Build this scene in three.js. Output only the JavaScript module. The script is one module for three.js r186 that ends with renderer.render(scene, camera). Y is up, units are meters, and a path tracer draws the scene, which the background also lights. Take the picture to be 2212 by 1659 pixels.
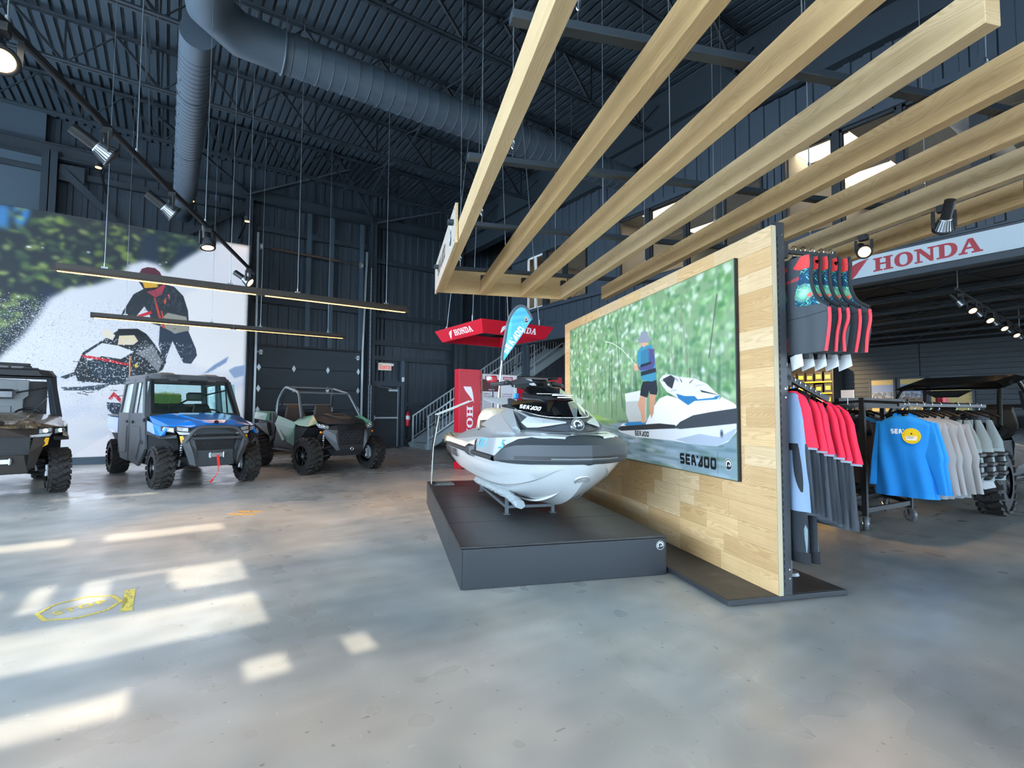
import * as THREE from 'three';
import { RoundedBoxGeometry } from 'three/addons/geometries/RoundedBoxGeometry.js';
import { ConvexGeometry } from 'three/addons/geometries/ConvexGeometry.js';
import { mergeGeometries, toCreasedNormals } from 'three/addons/utils/BufferGeometryUtils.js';
import { RectAreaLightUniformsLib } from 'three/addons/lights/RectAreaLightUniformsLib.js';
RectAreaLightUniformsLib.init();

// ---------------------------------------------------------------- camera, sky, sun, exposure
const W = 2212, H = 1659;
const scene = new THREE.Scene();
const camera = new THREE.PerspectiveCamera(2 * Math.atan(H / 2 / 1092.27) * 180 / Math.PI, W / H, 0.05, 200);
camera.rotation.set(0.0518391, -34.3055 * Math.PI / 180, 0.00501855, 'YXZ');
camera.position.set(0, 1.3, 0);
scene.add(camera);
const renderer = new THREE.WebGLRenderer({ antialias: true });
renderer.toneMapping = THREE.LinearToneMapping;
renderer.toneMappingExposure = 1.0;
renderer.shadowMap.enabled = true;
scene.background = new THREE.Color(0.62, 0.80, 1.0);
scene.backgroundIntensity = 16.0;
const sun = new THREE.DirectionalLight(0xfff1dd, 10);
sun.position.set(0, 6 + 30 * 0.6, 30); sun.target.position.set(0, 6, 0);
sun.castShadow = true;
const sc = sun.shadow.camera; sc.left = -14; sc.right = 14; sc.top = 14; sc.bottom = -14; sc.near = 1; sc.far = 80;
sun.shadow.mapSize.set(4096, 4096);
scene.add(sun, sun.target);

// ---------------------------------------------------------------- helpers
let seed = 7;
const rnd = (a = 0, b = 1) => { seed = (seed * 1664525 + 1013904223) >>> 0; return a + (b - a) * seed / 4294967296; };
const V = (x, y, z) => new THREE.Vector3(x, y, z);
const lerp = (a, b, t) => a + (b - a) * t;
const used = {};
function numbered(n) { const k = used[n] = (used[n] ?? -1) + 1; return k ? n + '_' + String(k).padStart(3, '0') : n; }
function tag(o, label, category, group) { o.userData.label = label; o.userData.category = category; if (group) o.userData.group = group; return o; }
function thing(name, label, category, p = [0, 0, 0], turn = 0, group) {
  const o = new THREE.Group(); o.name = numbered(name); o.position.set(...p); o.rotation.y = turn; scene.add(o);
  return tag(o, label, category, group);
}
function struct(name, p = [0, 0, 0]) { const o = new THREE.Group(); o.name = name; o.position.set(...p); o.userData.kind = 'structure'; scene.add(o); return o; }
function prep(g) {
  let a = g.index ? g.toNonIndexed() : g;
  if (!a.attributes.normal) a.computeVertexNormals();
  if (!a.attributes.uv) boxUV(a);
  for (const k of Object.keys(a.attributes)) if (!['position', 'normal', 'uv', 'color'].includes(k)) a.deleteAttribute(k);
  return a;
}
function join(list) {
  list = list.flat(9).map(prep);
  if (list.length === 1) return list[0];
  const col = list.some((g) => g.attributes.color);
  if (col) for (const g of list) if (!g.attributes.color) g.setAttribute('color', new THREE.BufferAttribute(new Float32Array(g.attributes.position.count * 3).fill(1), 3));
  return mergeGeometries(list);
}
function part(name, geos, m, parent, label) {
  if (geos.sep) { const q = geos.map((g) => part(name, [g], m, parent, label)); return q[0]; }
  const o = new THREE.Mesh(Array.isArray(geos) ? join(geos) : geos, m); o.name = name; o.castShadow = o.receiveShadow = true;
  if (label) o.userData.label = label;
  parent.add(o); return o;
}
// uv in metres from the dominant axis; lengthwise axis gives u
function boxUV(g, along = 'x', off = 0) {
  const p = g.attributes.position, n = g.attributes.normal, uv = new Float32Array(p.count * 2), A = { x: 'X', y: 'Y', z: 'Z' }[along];
  for (let i = 0; i < p.count; i++) {
    const c = { X: p.getX(i), Y: p.getY(i), Z: p.getZ(i) }, a = [Math.abs(n.getX(i)), Math.abs(n.getY(i)), Math.abs(n.getZ(i))];
    const d = a[0] > a[1] && a[0] > a[2] ? 'X' : a[1] > a[2] ? 'Y' : 'Z', r = ['X', 'Y', 'Z'].filter((k) => k !== d);
    const [u, v] = r[1] === A ? [r[1], r[0]] : r;
    uv[2 * i] = c[u] + off; uv[2 * i + 1] = c[v] + off * 0.37;
  }
  g.setAttribute('uv', new THREE.BufferAttribute(uv, 2)); return g;
}
const bx = (w, h, d, x = 0, y = 0, z = 0) => { const g = new THREE.BoxGeometry(w, h, d).translate(x, y, z); return boxUV(g); };
const rb = (w, h, d, x = 0, y = 0, z = 0, r = 0.01, s = 2) => { const g = new RoundedBoxGeometry(w, h, d, s, Math.min(r, w / 2.01, h / 2.01, d / 2.01)).translate(x, y, z); return boxUV(g); };
const cyl = (r0, r1, h, x = 0, y = 0, z = 0, n = 16, open = false) => new THREE.CylinderGeometry(r0, r1, h, n, 1, open).translate(x, y, z);
const cylX = (r, l, x, y, z, n = 16) => new THREE.CylinderGeometry(r, r, l, n).rotateZ(Math.PI / 2).translate(x, y, z);
const cylZ = (r, l, x, y, z, n = 16) => new THREE.CylinderGeometry(r, r, l, n).rotateX(Math.PI / 2).translate(x, y, z);
function orient(g, p, q) { // y axis of g from p to q, middle at midpoint
  const a = V(...p), b = V(...q), d = b.clone().sub(a).normalize();
  const m = new THREE.Matrix4().makeRotationFromQuaternion(new THREE.Quaternion().setFromUnitVectors(V(0, 1, 0), d)).setPosition(a.add(b).multiplyScalar(0.5));
  return g.applyMatrix4(m);
}
const dist = (p, q) => Math.hypot(p[0] - q[0], p[1] - q[1], p[2] - q[2]);
const rod = (p, q, r = 0.02, n = 10, r2 = r) => orient(new THREE.CylinderGeometry(r2, r, dist(p, q), n), p, q);
function bar(p, q, w, h, up = [0, 1, 0]) { // rectangular bar from p to q, w sideways, h along up
  const a = V(...p), b = V(...q), z = b.clone().sub(a).normalize(), x = V(...up).cross(z).normalize(), y = z.clone().cross(x);
  const g = new THREE.BoxGeometry(w, h, dist(p, q)); boxUV(g, 'z');
  return g.applyMatrix4(new THREE.Matrix4().makeBasis(x, y, z).setPosition(a.add(b).multiplyScalar(0.5)));
}
const tube = (pts, r, closed = false, n = 8, seg) => new THREE.TubeGeometry(new THREE.CatmullRomCurve3(pts.map((p) => V(...p)), closed, 'centripetal'), seg ?? Math.max(6, pts.length * 5), r, n, closed);
// a run of tubes with rounded corners
function pipe(pts, r, bend = 0.1, n = 10) {
  const c = new THREE.CurvePath(), P = pts.map((p) => V(...p)); let at = P[0];
  for (let i = 1; i < P.length - 1; i++) {
    const d0 = P[i - 1].clone().sub(P[i]), d1 = P[i + 1].clone().sub(P[i]), b = Math.min(bend, d0.length() * 0.45, d1.length() * 0.45);
    const s = P[i].clone().add(d0.setLength(b)), e = P[i].clone().add(d1.setLength(b));
    c.add(new THREE.LineCurve3(at, s)); c.add(new THREE.QuadraticBezierCurve3(s, P[i], e)); at = e;
  }
  c.add(new THREE.LineCurve3(at, P[P.length - 1]));
  const g = new THREE.TubeGeometry(c, Math.max(8, pts.length * 12), r, n, false);
  return g;
}
const hull = (pts) => new ConvexGeometry(pts.map((p) => V(...p)));
const mirrorPts = (pts) => pts.concat(pts.map(([x, y, z]) => [-x, y, z]));
// outline [a,b] extruded; plane 'xy' (along z), 'zy' (along x), 'xz' (along y)
function prism(pts, d, plane = 'xy', at = 0, bevel = 0, holes = []) {
  const s = new THREE.Shape(pts.map(([a, b]) => new THREE.Vector2(a, b)));
  for (const h of holes) s.holes.push(new THREE.Path(h.map(([a, b]) => new THREE.Vector2(a, b))));
  const g = new THREE.ExtrudeGeometry(s, { depth: Math.max(1e-4, d - 2 * bevel), bevelEnabled: bevel > 0, bevelThickness: bevel, bevelSize: bevel, bevelOffset: -bevel, bevelSegments: 2, curveSegments: 10 });
  g.translate(0, 0, -(d - 2 * bevel) / 2);
  if (plane === 'zy') g.rotateY(-Math.PI / 2).translate(at, 0, 0);      // a -> z, along x
  else if (plane === 'xz') g.rotateX(Math.PI / 2).translate(0, at, 0);  // b -> z, along y
  else g.translate(0, 0, at);
  return boxUV(g);
}
function lathe(pts, n = 24) { return new THREE.LatheGeometry(pts.map(([r, y]) => new THREE.Vector2(Math.max(r, 0.0005), y)), n); }
// loft through rows of equal length ([ [x,y,z], ... ] per row)
function loft(rows, closedRow = false, crease = 0.6, flip = false) {
  const pos = [], idx = [], m = rows[0].length;
  for (const r of rows) for (const p of r) pos.push(...p);
  for (let i = 0; i < rows.length - 1; i++) for (let j = 0; j < (closedRow ? m : m - 1); j++) {
    const a = i * m + j, b = i * m + (j + 1) % m, c = a + m, d = b + m;
    flip ? idx.push(a, b, c, b, d, c) : idx.push(a, c, b, b, c, d);
  }
  const g = new THREE.BufferGeometry(); g.setAttribute('position', new THREE.Float32BufferAttribute(pos, 3)); g.setIndex(idx); g.computeVertexNormals();
  return boxUV(toCreasedNormals(g, crease));
}
const mirrorX = (g) => { const c = g.clone().scale(-1, 1, 1); const h = c.index ? c.toNonIndexed() : c; for (const k of Object.keys(h.attributes)) { const A = h.attributes[k], s = A.itemSize; for (let i = 0; i < A.count; i += 3) for (let q = 0; q < s; q++) { const t = A.array[(i + 1) * s + q]; A.array[(i + 1) * s + q] = A.array[(i + 2) * s + q]; A.array[(i + 2) * s + q] = t; } } h.computeVertexNormals(); return boxUV(h); };
const sep = (a) => { a = a.flat(9); a.sep = true; return a; }; // pieces that stay meshes of their own
const both = (g) => sep([g, mirrorX(g)]);
// ---------------------------------------------------------------- textures
function canvasTex(w, h, draw, o = {}) {
  const c = document.createElement('canvas'); c.width = w; c.height = h; draw(c.getContext('2d'), w, h);
  const t = new THREE.CanvasTexture(c); t.colorSpace = o.data ? THREE.NoColorSpace : THREE.SRGBColorSpace;
  if (o.repeat) { t.wrapS = t.wrapT = THREE.RepeatWrapping; t.repeat.set(...o.repeat); }
  t.anisotropy = 8; return t;
}
// tiling value noise
function noiseGrid(n, s0) { const a = new Float32Array(n * n); let s = s0 >>> 0; for (let i = 0; i < a.length; i++) { s = (s * 1664525 + 1013904223) >>> 0; a[i] = s / 4294967296; } return a; }
function tnoise(g, n, x, y) {
  const xi = Math.floor(x), yi = Math.floor(y); let fx = x - xi, fy = y - yi; fx = fx * fx * (3 - 2 * fx); fy = fy * fy * (3 - 2 * fy);
  const X0 = ((xi % n) + n) % n, X1 = (X0 + 1) % n, Y0 = (((yi % n) + n) % n) * n, Y1 = ((((yi + 1) % n) + n) % n) * n;
  return lerp(lerp(g[Y0 + X0], g[Y0 + X1], fx), lerp(g[Y1 + X0], g[Y1 + X1], fx), fy);
}
function dataTex(w, h, fn, o = {}) {
  const a = new Uint8Array(w * h * 4);
  for (let y = 0; y < h; y++) for (let x = 0; x < w; x++) { const c = fn(x / w, y / h), i = (y * w + x) * 4; a[i] = c[0]; a[i + 1] = c[1]; a[i + 2] = c[2]; a[i + 3] = 255; }
  const t = new THREE.DataTexture(a, w, h); t.colorSpace = o.data ? THREE.NoColorSpace : THREE.SRGBColorSpace; t.wrapS = t.wrapT = THREE.RepeatWrapping;
  t.magFilter = THREE.LinearFilter; t.minFilter = THREE.LinearMipmapLinearFilter; t.generateMipmaps = true; t.repeat.set(...(o.repeat ?? [1, 1])); t.needsUpdate = true; return t;
}
const mat = (color, roughness = 0.6, o = {}) => new THREE.MeshStandardMaterial({ color, roughness, ...o });
const phys = (color, roughness = 0.3, o = {}) => new THREE.MeshPhysicalMaterial({ color, roughness, ...o });
// display frame: u to the right along the wood wall's normal, v away from the camera along it
const DT = 20.7993 * Math.PI / 180, cD = Math.cos(DT), sD = Math.sin(DT);
const D = (u, y, v) => [u * cD + v * sD, y, u * sD - v * cD];
const DR = -DT; // rotation.y that turns local x to u and local -z to v
const S = 512, NG = [noiseGrid(64, 11), noiseGrid(64, 23), noiseGrid(64, 37), noiseGrid(64, 51)];
const fbm = (x, y, n0, oct = 4, g = 0) => { let s = 0, a = 0.5, n = n0; for (let i = 0; i < oct; i++) { s += a * tnoise(NG[(g + i) % 4], Math.min(64, n), x * n, y * n); n *= 2; a *= 0.5; if (n > 64) { n = 64; } } return s / (1 - Math.pow(0.5, oct)); };

// ---------------------------------------------------------------- shared materials
const M = {
  roof: mat(0x37444e, 0.62), steel: mat(0x2a343c, 0.55, { metalness: 0.0 }), steelDark: mat(0x1b2126, 0.55), siding: mat(0x343f49, 0.5), sidingLt: mat(0x44535f, 0.5),
  galv: mat(0xb4bcc0, 0.38, { metalness: 0.75 }), chrome: mat(0xd8dcde, 0.14, { metalness: 1 }), alum: mat(0xa9aeb2, 0.35, { metalness: 0.85 }),
  black: mat(0x14171a, 0.5), blackGloss: phys(0x08090b, 0.12, { clearcoat: 1, clearcoatRoughness: 0.05 }), plastic: mat(0x24282c, 0.48), plasticGrey: mat(0x4a5056, 0.5), rubber: mat(0x17191b, 0.75),
  white: mat(0xe6e8e8, 0.45), red: mat(0xc21228, 0.38), wire: mat(0x9aa2a6, 0.35, { metalness: 0.8 }),
  glass: phys(0xffffff, 0.02, { transmission: 1, thickness: 0, ior: 1.5 }),
};
// ---------------------------------------------------------------- floor
const X0 = -9, X1 = 9.3, XB = 20, ZB = -17, ZF = 2.5;
{
  const col = dataTex(2048, 2048, (x, y) => {
    const a = fbm(x, y, 4, 5, 0), b = fbm(x, y, 16, 3, 1), c = fbm(x, y, 60, 2, 2), st = tnoise(NG[3], 64, x * 14, y * 64) * 0.6 + tnoise(NG[1], 64, x * 30, y * 128) * 0.4, sp = tnoise(NG[2], 64, x * 256, y * 256), d = fbm(x, y, 12, 3, 3);
    let v = 172 + (a - 0.5) * 62 + (b - 0.5) * 34 + (c - 0.5) * 16 + (st - 0.5) * 22;
    if (sp > 0.965) v -= 34; else if (sp < 0.02) v += 18;
    if (d > 0.7) v -= (d - 0.7) * 26;               // old dirty patches
    const w = (b - 0.5) * 14;
    return [v + 1 + w, v + 1, v - 5 - w];
  });
  col.repeat.set(1 / 9, 1 / 9);
  const rough = dataTex(1024, 1024, (x, y) => { const v = 92 + (fbm(x, y, 6, 5, 2) - 0.5) * 120 + (fbm(x, y, 50, 2, 1) - 0.5) * 50; return [v, v, v]; }, { data: true, repeat: [1 / 7, 1 / 7] });
  const fm = mat(0xffffff, 1, { map: col, roughnessMap: rough, bumpMap: rough, bumpScale: 0.0006 });
  const f = struct('floor');
  part('slab', boxUV(new THREE.BoxGeometry(XB + 4 - X0 + 1, 0.25, ZF - ZB + 9)), fm, f).position.set((XB + 4 + X0) / 2, -0.125, (ZF + ZB) / 2 - 3.5);
  const apron = part('apron', [bx(60, 0.2, 40)], mat(0xb2b0aa, 0.9), struct('outside_ground')); apron.position.set(5, -0.13, ZF + 20.2);
}
// ribbed metal sheet: width w along x, length l along y, ribs towards +z
function sheet(w, l, pitch, rib, depth, slope = 0.015) {
  const top = []; const n = Math.round(w / pitch);
  top.push([0, 0]);
  for (let i = 0; i < n; i++) { const x = i * pitch; top.push([x + (pitch - rib) / 2 - slope, 0], [x + (pitch - rib) / 2, depth], [x + (pitch + rib) / 2, depth], [x + (pitch + rib) / 2 + slope, 0]); }
  top.push([w - 0.003, 0]);
  const low = top.map(([x, y]) => [x, y - 0.006]).reverse();
  return prism(top.concat(low), l, 'xz').rotateX(Math.PI).translate(0, 0, 0);
}
// prism 'xz' lays the outline in x,z and runs along y; after the turn the ribs point to -z, so flip
function wallSheets(parent, m, from, to, y0, y1, place, pitch = 0.3, rib = 0.1, depth = 0.032) {
  const w = pitch * 3, n = Math.ceil((to - from) / w - 1e-6), g = sheet(w, y1 - y0, pitch, rib, depth);
  for (let i = 0; i < n; i++) { const o = part('siding_sheet', g, m, parent); place(o, from + i * w, (y0 + y1) / 2); }
}
const onBack = (z) => (o, s, y) => { o.rotation.y = Math.PI; o.position.set(s + 0.9, y, z); };
const onRight = (x) => (o, s, y) => { o.rotation.y = Math.PI / 2; o.position.set(x, y, s + 0.0); };
// ---------------------------------------------------------------- back wall
const wb = struct('wall_back');
part('backing', [bx(XB + 4 - X0, 9.6, 0.25, (XB + 4 + X0) / 2, 4.7, ZB - 0.32)], M.siding, wb);
wallSheets(wb, M.siding, X0, 5.85, 0.0, 8.75, onBack(ZB - 0.12));
wallSheets(wb, M.siding, 5.85, 14, 0.0, 8.75, onBack(ZB - 0.12));
{ // girts (channels), columns and braces in front of the sheets
  const gz = ZB + 0.02;
  for (const [y, xa, xb, h] of [[6.85, 2.1, 5.5, 0.16], [6.45, 5.75, 14, 0.14], [4.55, 5.75, 14, 0.14], [4.62, 2.1, 5.5, 0.14], [3.62, 5.75, 9.0, 0.17], [3.08, 5.75, 9.0, 0.14], [1.5, 6.95, 9.0, 0.12], [7.3, -9, 2.0, 0.14], [0.13, 6.95, 9.0, 0.26]])
    part('girt', [bx(xb - xa, h, 0.02, (xa + xb) / 2, y, gz + 0.06), bx(xb - xa, 0.02, 0.12, (xa + xb) / 2, y + h / 2, gz), bx(xb - xa, 0.02, 0.12, (xa + xb) / 2, y - h / 2, gz)], M.steel, wb);
  const col = (x, z, w = 0.22, y0 = 0, y1 = 7.75) => part('column', [bx(w, y1 - y0, 0.02, x, (y0 + y1) / 2, z + 0.1), bx(0.02, y1 - y0, 0.22, x, (y0 + y1) / 2, z), bx(w, y1 - y0, 0.02, x, (y0 + y1) / 2, z - 0.1)], M.steel, wb);
  col(-2.62, ZB + 0.16, 0.3); col(1.86, ZB + 0.16, 0.2); col(5.68, ZB + 0.14, 0.24); col(8.95, ZB + 0.2, 0.34, 0, 8.2);
  for (const x of [3.62, 4.33, 5.32]) part('stud', [bx(0.14, 4.5, 0.05, x, 5.5, gz + 0.05)], M.sidingLt, wb);
  part('door_post', [bx(0.13, 3.0, 0.14, 6.86, 1.52, gz + 0.02)], M.sidingLt, wb);
  part('eave_beam', [bx(18.5, 0.34, 0.03, 0.2, 7.78, ZB + 0.13), bx(18.5, 0.03, 0.2, 0.2, 7.95, ZB + 0.13), bx(18.5, 0.03, 0.2, 0.2, 7.61, ZB + 0.13)], M.steel, wb);
  for (const [a, b] of [[[-2.4, 7.35], [0.0, 5.0]], [[1.8, 7.35], [-0.6, 5.6]]]) part('brace', [bar([a[0], a[1], ZB + 0.2], [b[0], b[1], ZB + 0.2], 0.03, 0.16)], M.steel, wb);
  for (const x of [-2.2, 1.6]) part('gusset', [bx(0.5, 0.42, 0.02, x, 7.28, ZB + 0.18)], M.steel, wb);
  part('smooth_panel', [bx(6.2, 9, 0.06, -5.85, 4.5, ZB + 0.05)], M.sidingLt, wb);
}
// ---------------------------------------------------------------- left wall (outside the frame), with windows added to bring in sky light
const wl = struct('wall_left');
part('wall_panel', [bx(0.25, 0.4, ZF - ZB, X0 - 0.12, 0.2, (ZF + ZB) / 2), bx(0.25, 3.0, ZF - ZB, X0 - 0.12, 7.6, (ZF + ZB) / 2), bx(0.25, 6, 2.2, X0 - 0.12, 3.2, ZB + 1.1), ...[-11.5, -8, -4.5, -1, 2.3].map((z) => bx(0.25, 6, 0.3, X0 - 0.12, 3.2, z))], M.siding, wl);
const wlw = struct('window_1');
for (const z of [-13.15, -9.75, -6.25, -2.75, 0.65]) part('pane', [bx(0.012, 5.7, 3.2, X0 - 0.12, 3.25, z)], M.glass, wlw);
// ---------------------------------------------------------------- front wall (behind the camera): added low glazing, added sun-blocking canopy, sun windows above
const wf = struct('wall_front');
{
  const y = (z) => 0.6 * (ZF - z), B = (xa, xb, ya, yb) => bx(xb - xa, yb - ya, 0.22, (xa + xb) / 2, (ya + yb) / 2, ZF + 0.11);
  const L = -5.5, R = 0.56;
  part('wall_panel', [B(X0, X1 + 14, -0.1, 0.15), B(X0, L, 2.75, 9.1), B(1.0, X1 + 14, 2.75, 9.1), B(L, 1.0, 2.75, y(-2.76)), B(L, 1.0, y(-6.9), y(-9.5)), B(L, -1.3, y(-9.5), y(-9.85)), B(0.6, 1.0, y(-9.5), y(-9.85)), B(L, 1.0, y(-9.85), 9.1)], M.siding, wf);
  const rails = [];
  for (const [a, b] of [[-3.2, -3.46], [-4.28, -4.42], [-5.22, -5.5], [-5.6, -6.35]]) rails.push(B(L, 1.0, y(a), y(b)));
  rails.push(B(0.56, 0.86, y(-2.76), y(-6.9)), B(0.86, 1.0, y(-3.2), y(-6.9)), B(-0.72, -0.46, y(-6.3), y(-6.9)), B(-0.98, -0.46, y(-5.4), y(-5.7)), B(-2.6, -2.4, y(-3.3), y(-6.9)));
  rails.push(B(-0.3, 0.06, y(-4.62), y(-4.95)), B(-0.02, 0.1, y(-4.45), y(-4.62)), B(-0.9, -0.74, y(-4.4), y(-5.1)), B(-0.62, -0.46, y(-4.6), y(-5.0)));  // added opaque blocks, not mullions: they cast dark rectangles into the sun patches
  rails.push(B(-0.1, 0.36, y(-2.98), y(-3.05)));
  part('mullion', rails, M.steel, wf);
  const posts = []; for (let x = X0; x < X1 + 14; x += 1.55) posts.push(bx(0.09, 2.7, 0.16, x, 1.4, ZF + 0.1));
  part('mullion', posts, M.steel, wf);
  const w2 = struct('window_2');
  for (let x = X0; x < X1 + 13; x += 1.55) part('pane', [bx(1.46, 2.6, 0.012, x + 0.775, 1.45, ZF + 0.1)], M.glass, w2);  // unseen low panes, added so that sky light reaches the hall
  part('pane', [bx(R - L, y(-6.9) - y(-2.76), 0.012, (L + R) / 2, (y(-6.9) + y(-2.76)) / 2, ZF + 0.12), bx(1.9, 0.21, 0.012, -0.35, y(-9.675), ZF + 0.12)], M.glass, w2);
  const cn = struct('added_sun_canopy'); part('sun_block_slab', [bx(26, 0.2, 6, 5, 2.98, ZF + 3.3)], M.siding, cn); for (const x of [-7, -1, 5, 11, 17]) part('sun_block_post', [cyl(0.08, 0.08, 2.9, x, 1.43, ZF + 6)], M.steel, cn);  // unseen slab on posts, added to keep direct sun off the low panes
}
// ---------------------------------------------------------------- roof deck
const roof = struct('ceiling');
{
  part('roof_slab', [bx(XB + 4.3 - X0, 0.25, ZF - ZB + 0.8, (XB + 4 + X0) / 2, 9.0, (ZF + ZB) / 2)], M.roof, roof);
  const w = 0.18 * 5, L = [[-17.1, -10.6], [-10.6, -4.1], [-4.1, 2.4]];
  const top = []; const dp = 0.05;
  for (let i = 0; i < 5; i++) { const x = i * 0.18; top.push([x, 0], [x + 0.118, 0], [x + 0.128, dp], [x + 0.17, dp]); }
  top.push([0.9, 0]);
  const g = prism(top.concat(top.map(([x, y]) => [x, y + 0.006]).reverse()), 6.5, 'xy');
  for (const [a, b] of L) for (let x = -9; x < 9.4; x += w) part('deck_sheet', g, M.roof, roof).position.set(x, 8.74, (a + b) / 2);
}
// ---------------------------------------------------------------- open-web steel joists
{
  const yb = 7.78, yt = 8.6; let first = null;
  const zs = [-14.66, -12.32, -9.98, -7.64, -5.3, -2.96, -0.62];
  const names = ['nearest the back wall', 'second from the back wall', 'third from the back wall, above the perforated duct', 'fourth from the back wall, beside the big duct', 'fifth from the back wall', 'sixth from the back wall', 'nearest the camera'];
  zs.forEach((z, k) => {
    let t;
    const lab = 'dark painted open-web roof joist, ' + names[k];
    if (first) { t = first.clone(); t.name = numbered('steel_joist'); scene.add(t); t.position.z = z; t.userData = { ...first.userData, label: lab }; }
    else {
      t = first = thing('steel_joist', lab, 'joist', [0, 0, z], 0, 'roof joists');
      const xa = -8.95, xb = 9.08, L = xb - xa, m = (xa + xb) / 2;
      for (const [n, y] of [['bottom_chord', yb], ['top_chord', yt]]) part(n, [-1, 1].map((s) => [bx(L, 0.012, 0.06, m, y + (n === 'top_chord' ? 0.03 : 0), s * 0.05), bx(L, 0.06, 0.012, m, y + 0.03, s * 0.024)]).flat(), M.steel, t);
      const P = 1.5;
      for (let x = xa + 0.4; x < xb - 0.4; x += P) {
        part('web_member', [bar([x, yt, 0], [x + P / 2, yb, 0], 0.045, 0.045)], M.steelDark, t); part('web_member', [rod([x + P / 2, yb, 0], [x + P, yt, 0], 0.016, 8)], M.steel, t);
        part('web_member', [bar([x + P / 2, yb, 0], [x + P / 2, yt, 0.001], 0.03, 0.03)], M.steelDark, t);
      }
    }
  });
  // bridging bars between the joists, fixed to the roof
  for (const x of [-0.55, 4.9]) for (let k = 0; k < zs.length - 1; k++) { part('bridging_bar', [bar([x, yb + 0.08, zs[k] - 0.08], [x, yt - 0.05, zs[k + 1] + 0.08], 0.035, 0.035)], M.steel, roof); part('bridging_bar', [bar([x + 0.05, yt - 0.05, zs[k] - 0.08], [x + 0.05, yb + 0.08, zs[k + 1] + 0.08], 0.035, 0.035)], M.steel, roof); }
}
// knee braces at the back wall
for (const [a, b, l] of [[[1.8, 7.7, -16.75], [4.3, 8.45, -15.0], 'flat steel roof brace rising right from above the picture wall'], [[1.9, 7.7, -16.75], [-0.4, 8.5, -15.0], 'flat steel roof brace rising left from above the picture wall'], [[5.8, 7.7, -16.75], [8.6, 8.4, -15.2], 'flat steel roof brace rising right from the tall column'], [[5.7, 7.7, -16.75], [3.9, 8.6, -14.8], 'flat steel roof brace rising left from the tall column']])
  tag(part(numbered('roof_brace'), [bar(a, b, 0.12, 0.05)], M.steel, scene), l, 'brace');
// ---------------------------------------------------------------- ducts
{
  const t = thing('air_duct', 'large round dark spiral duct running across the ceiling', 'duct');
  const y = 6.78, z = -8.2, r = 0.3, body = [], seams = [];
  body.push(pipe([[9.3, y, z], [0.25, y, z], [0.25, y, 2.4]], r, 0.75, 28));
  for (let x = 9; x > 1.3; x -= 0.2) seams.push(new THREE.TorusGeometry(r + 0.002, 0.006, 5, 32).rotateY(Math.PI / 2).translate(x, y, z));
  for (let q = -7; q < 2; q += 0.2) seams.push(new THREE.TorusGeometry(r + 0.002, 0.006, 5, 32).translate(0.25, y, q));
  const dm = mat(0x46535e, 0.5); part('duct_body', body, dm, t); part('seam', seams, dm, t);
  part('collar', [new THREE.TorusGeometry(r + 0.01, 0.02, 6, 32).rotateY(Math.PI / 2).translate(1.3, y, z), rod([1.3, y, z + r], [1.3, 8.7, z + r], 0.008), rod([4.6, y, z - r], [4.6, 8.7, z - r], 0.008), rod([7.4, y, z - r], [7.4, 8.7, z - r], 0.008)], dm, t);
  const p = thing('perforated_duct', 'narrower round duct with a row of round holes, below the joists', 'duct');
  const py = 6.70, pr = 0.235, px = 0.2, sm = [];
  part('duct_body', [cylZ(pr, 8.2, px, py, -12.45, 32), new THREE.SphereGeometry(pr, 24, 12, 0, Math.PI * 2, 0, Math.PI / 2).scale(1, 0.3, 1).rotateX(-Math.PI / 2).translate(px, py, -16.55)], dm, p);
  for (let q = -8.8; q > -16.5; q -= 0.13) sm.push(new THREE.TorusGeometry(pr + 0.001, 0.0045, 4, 32).translate(px, py, q));
  part('seam', sm, mat(0x2c363e, 0.5), p);
  const a = 3.5, hm = dm; for (let k = 0; k < 18; k++) { const nx = Math.cos(a), ny = Math.sin(a), z = -9.5 - k * 0.38; part('hole_rim', [orient(new THREE.TorusGeometry(0.06, 0.012, 8, 20).rotateX(Math.PI / 2), [px + nx * (pr - 0.02), py + ny * (pr - 0.02), z], [px + nx * (pr + 0.006), py + ny * (pr + 0.006), z])], hm, p); }
  for (const z of [-10.0, -12.34, -14.68]) part('strap', [new THREE.TorusGeometry(pr + 0.006, 0.008, 5, 32).translate(px, py, z), rod([px, py + pr, z], [px, 7.8, z], 0.008)], dm, p);
}
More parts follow.
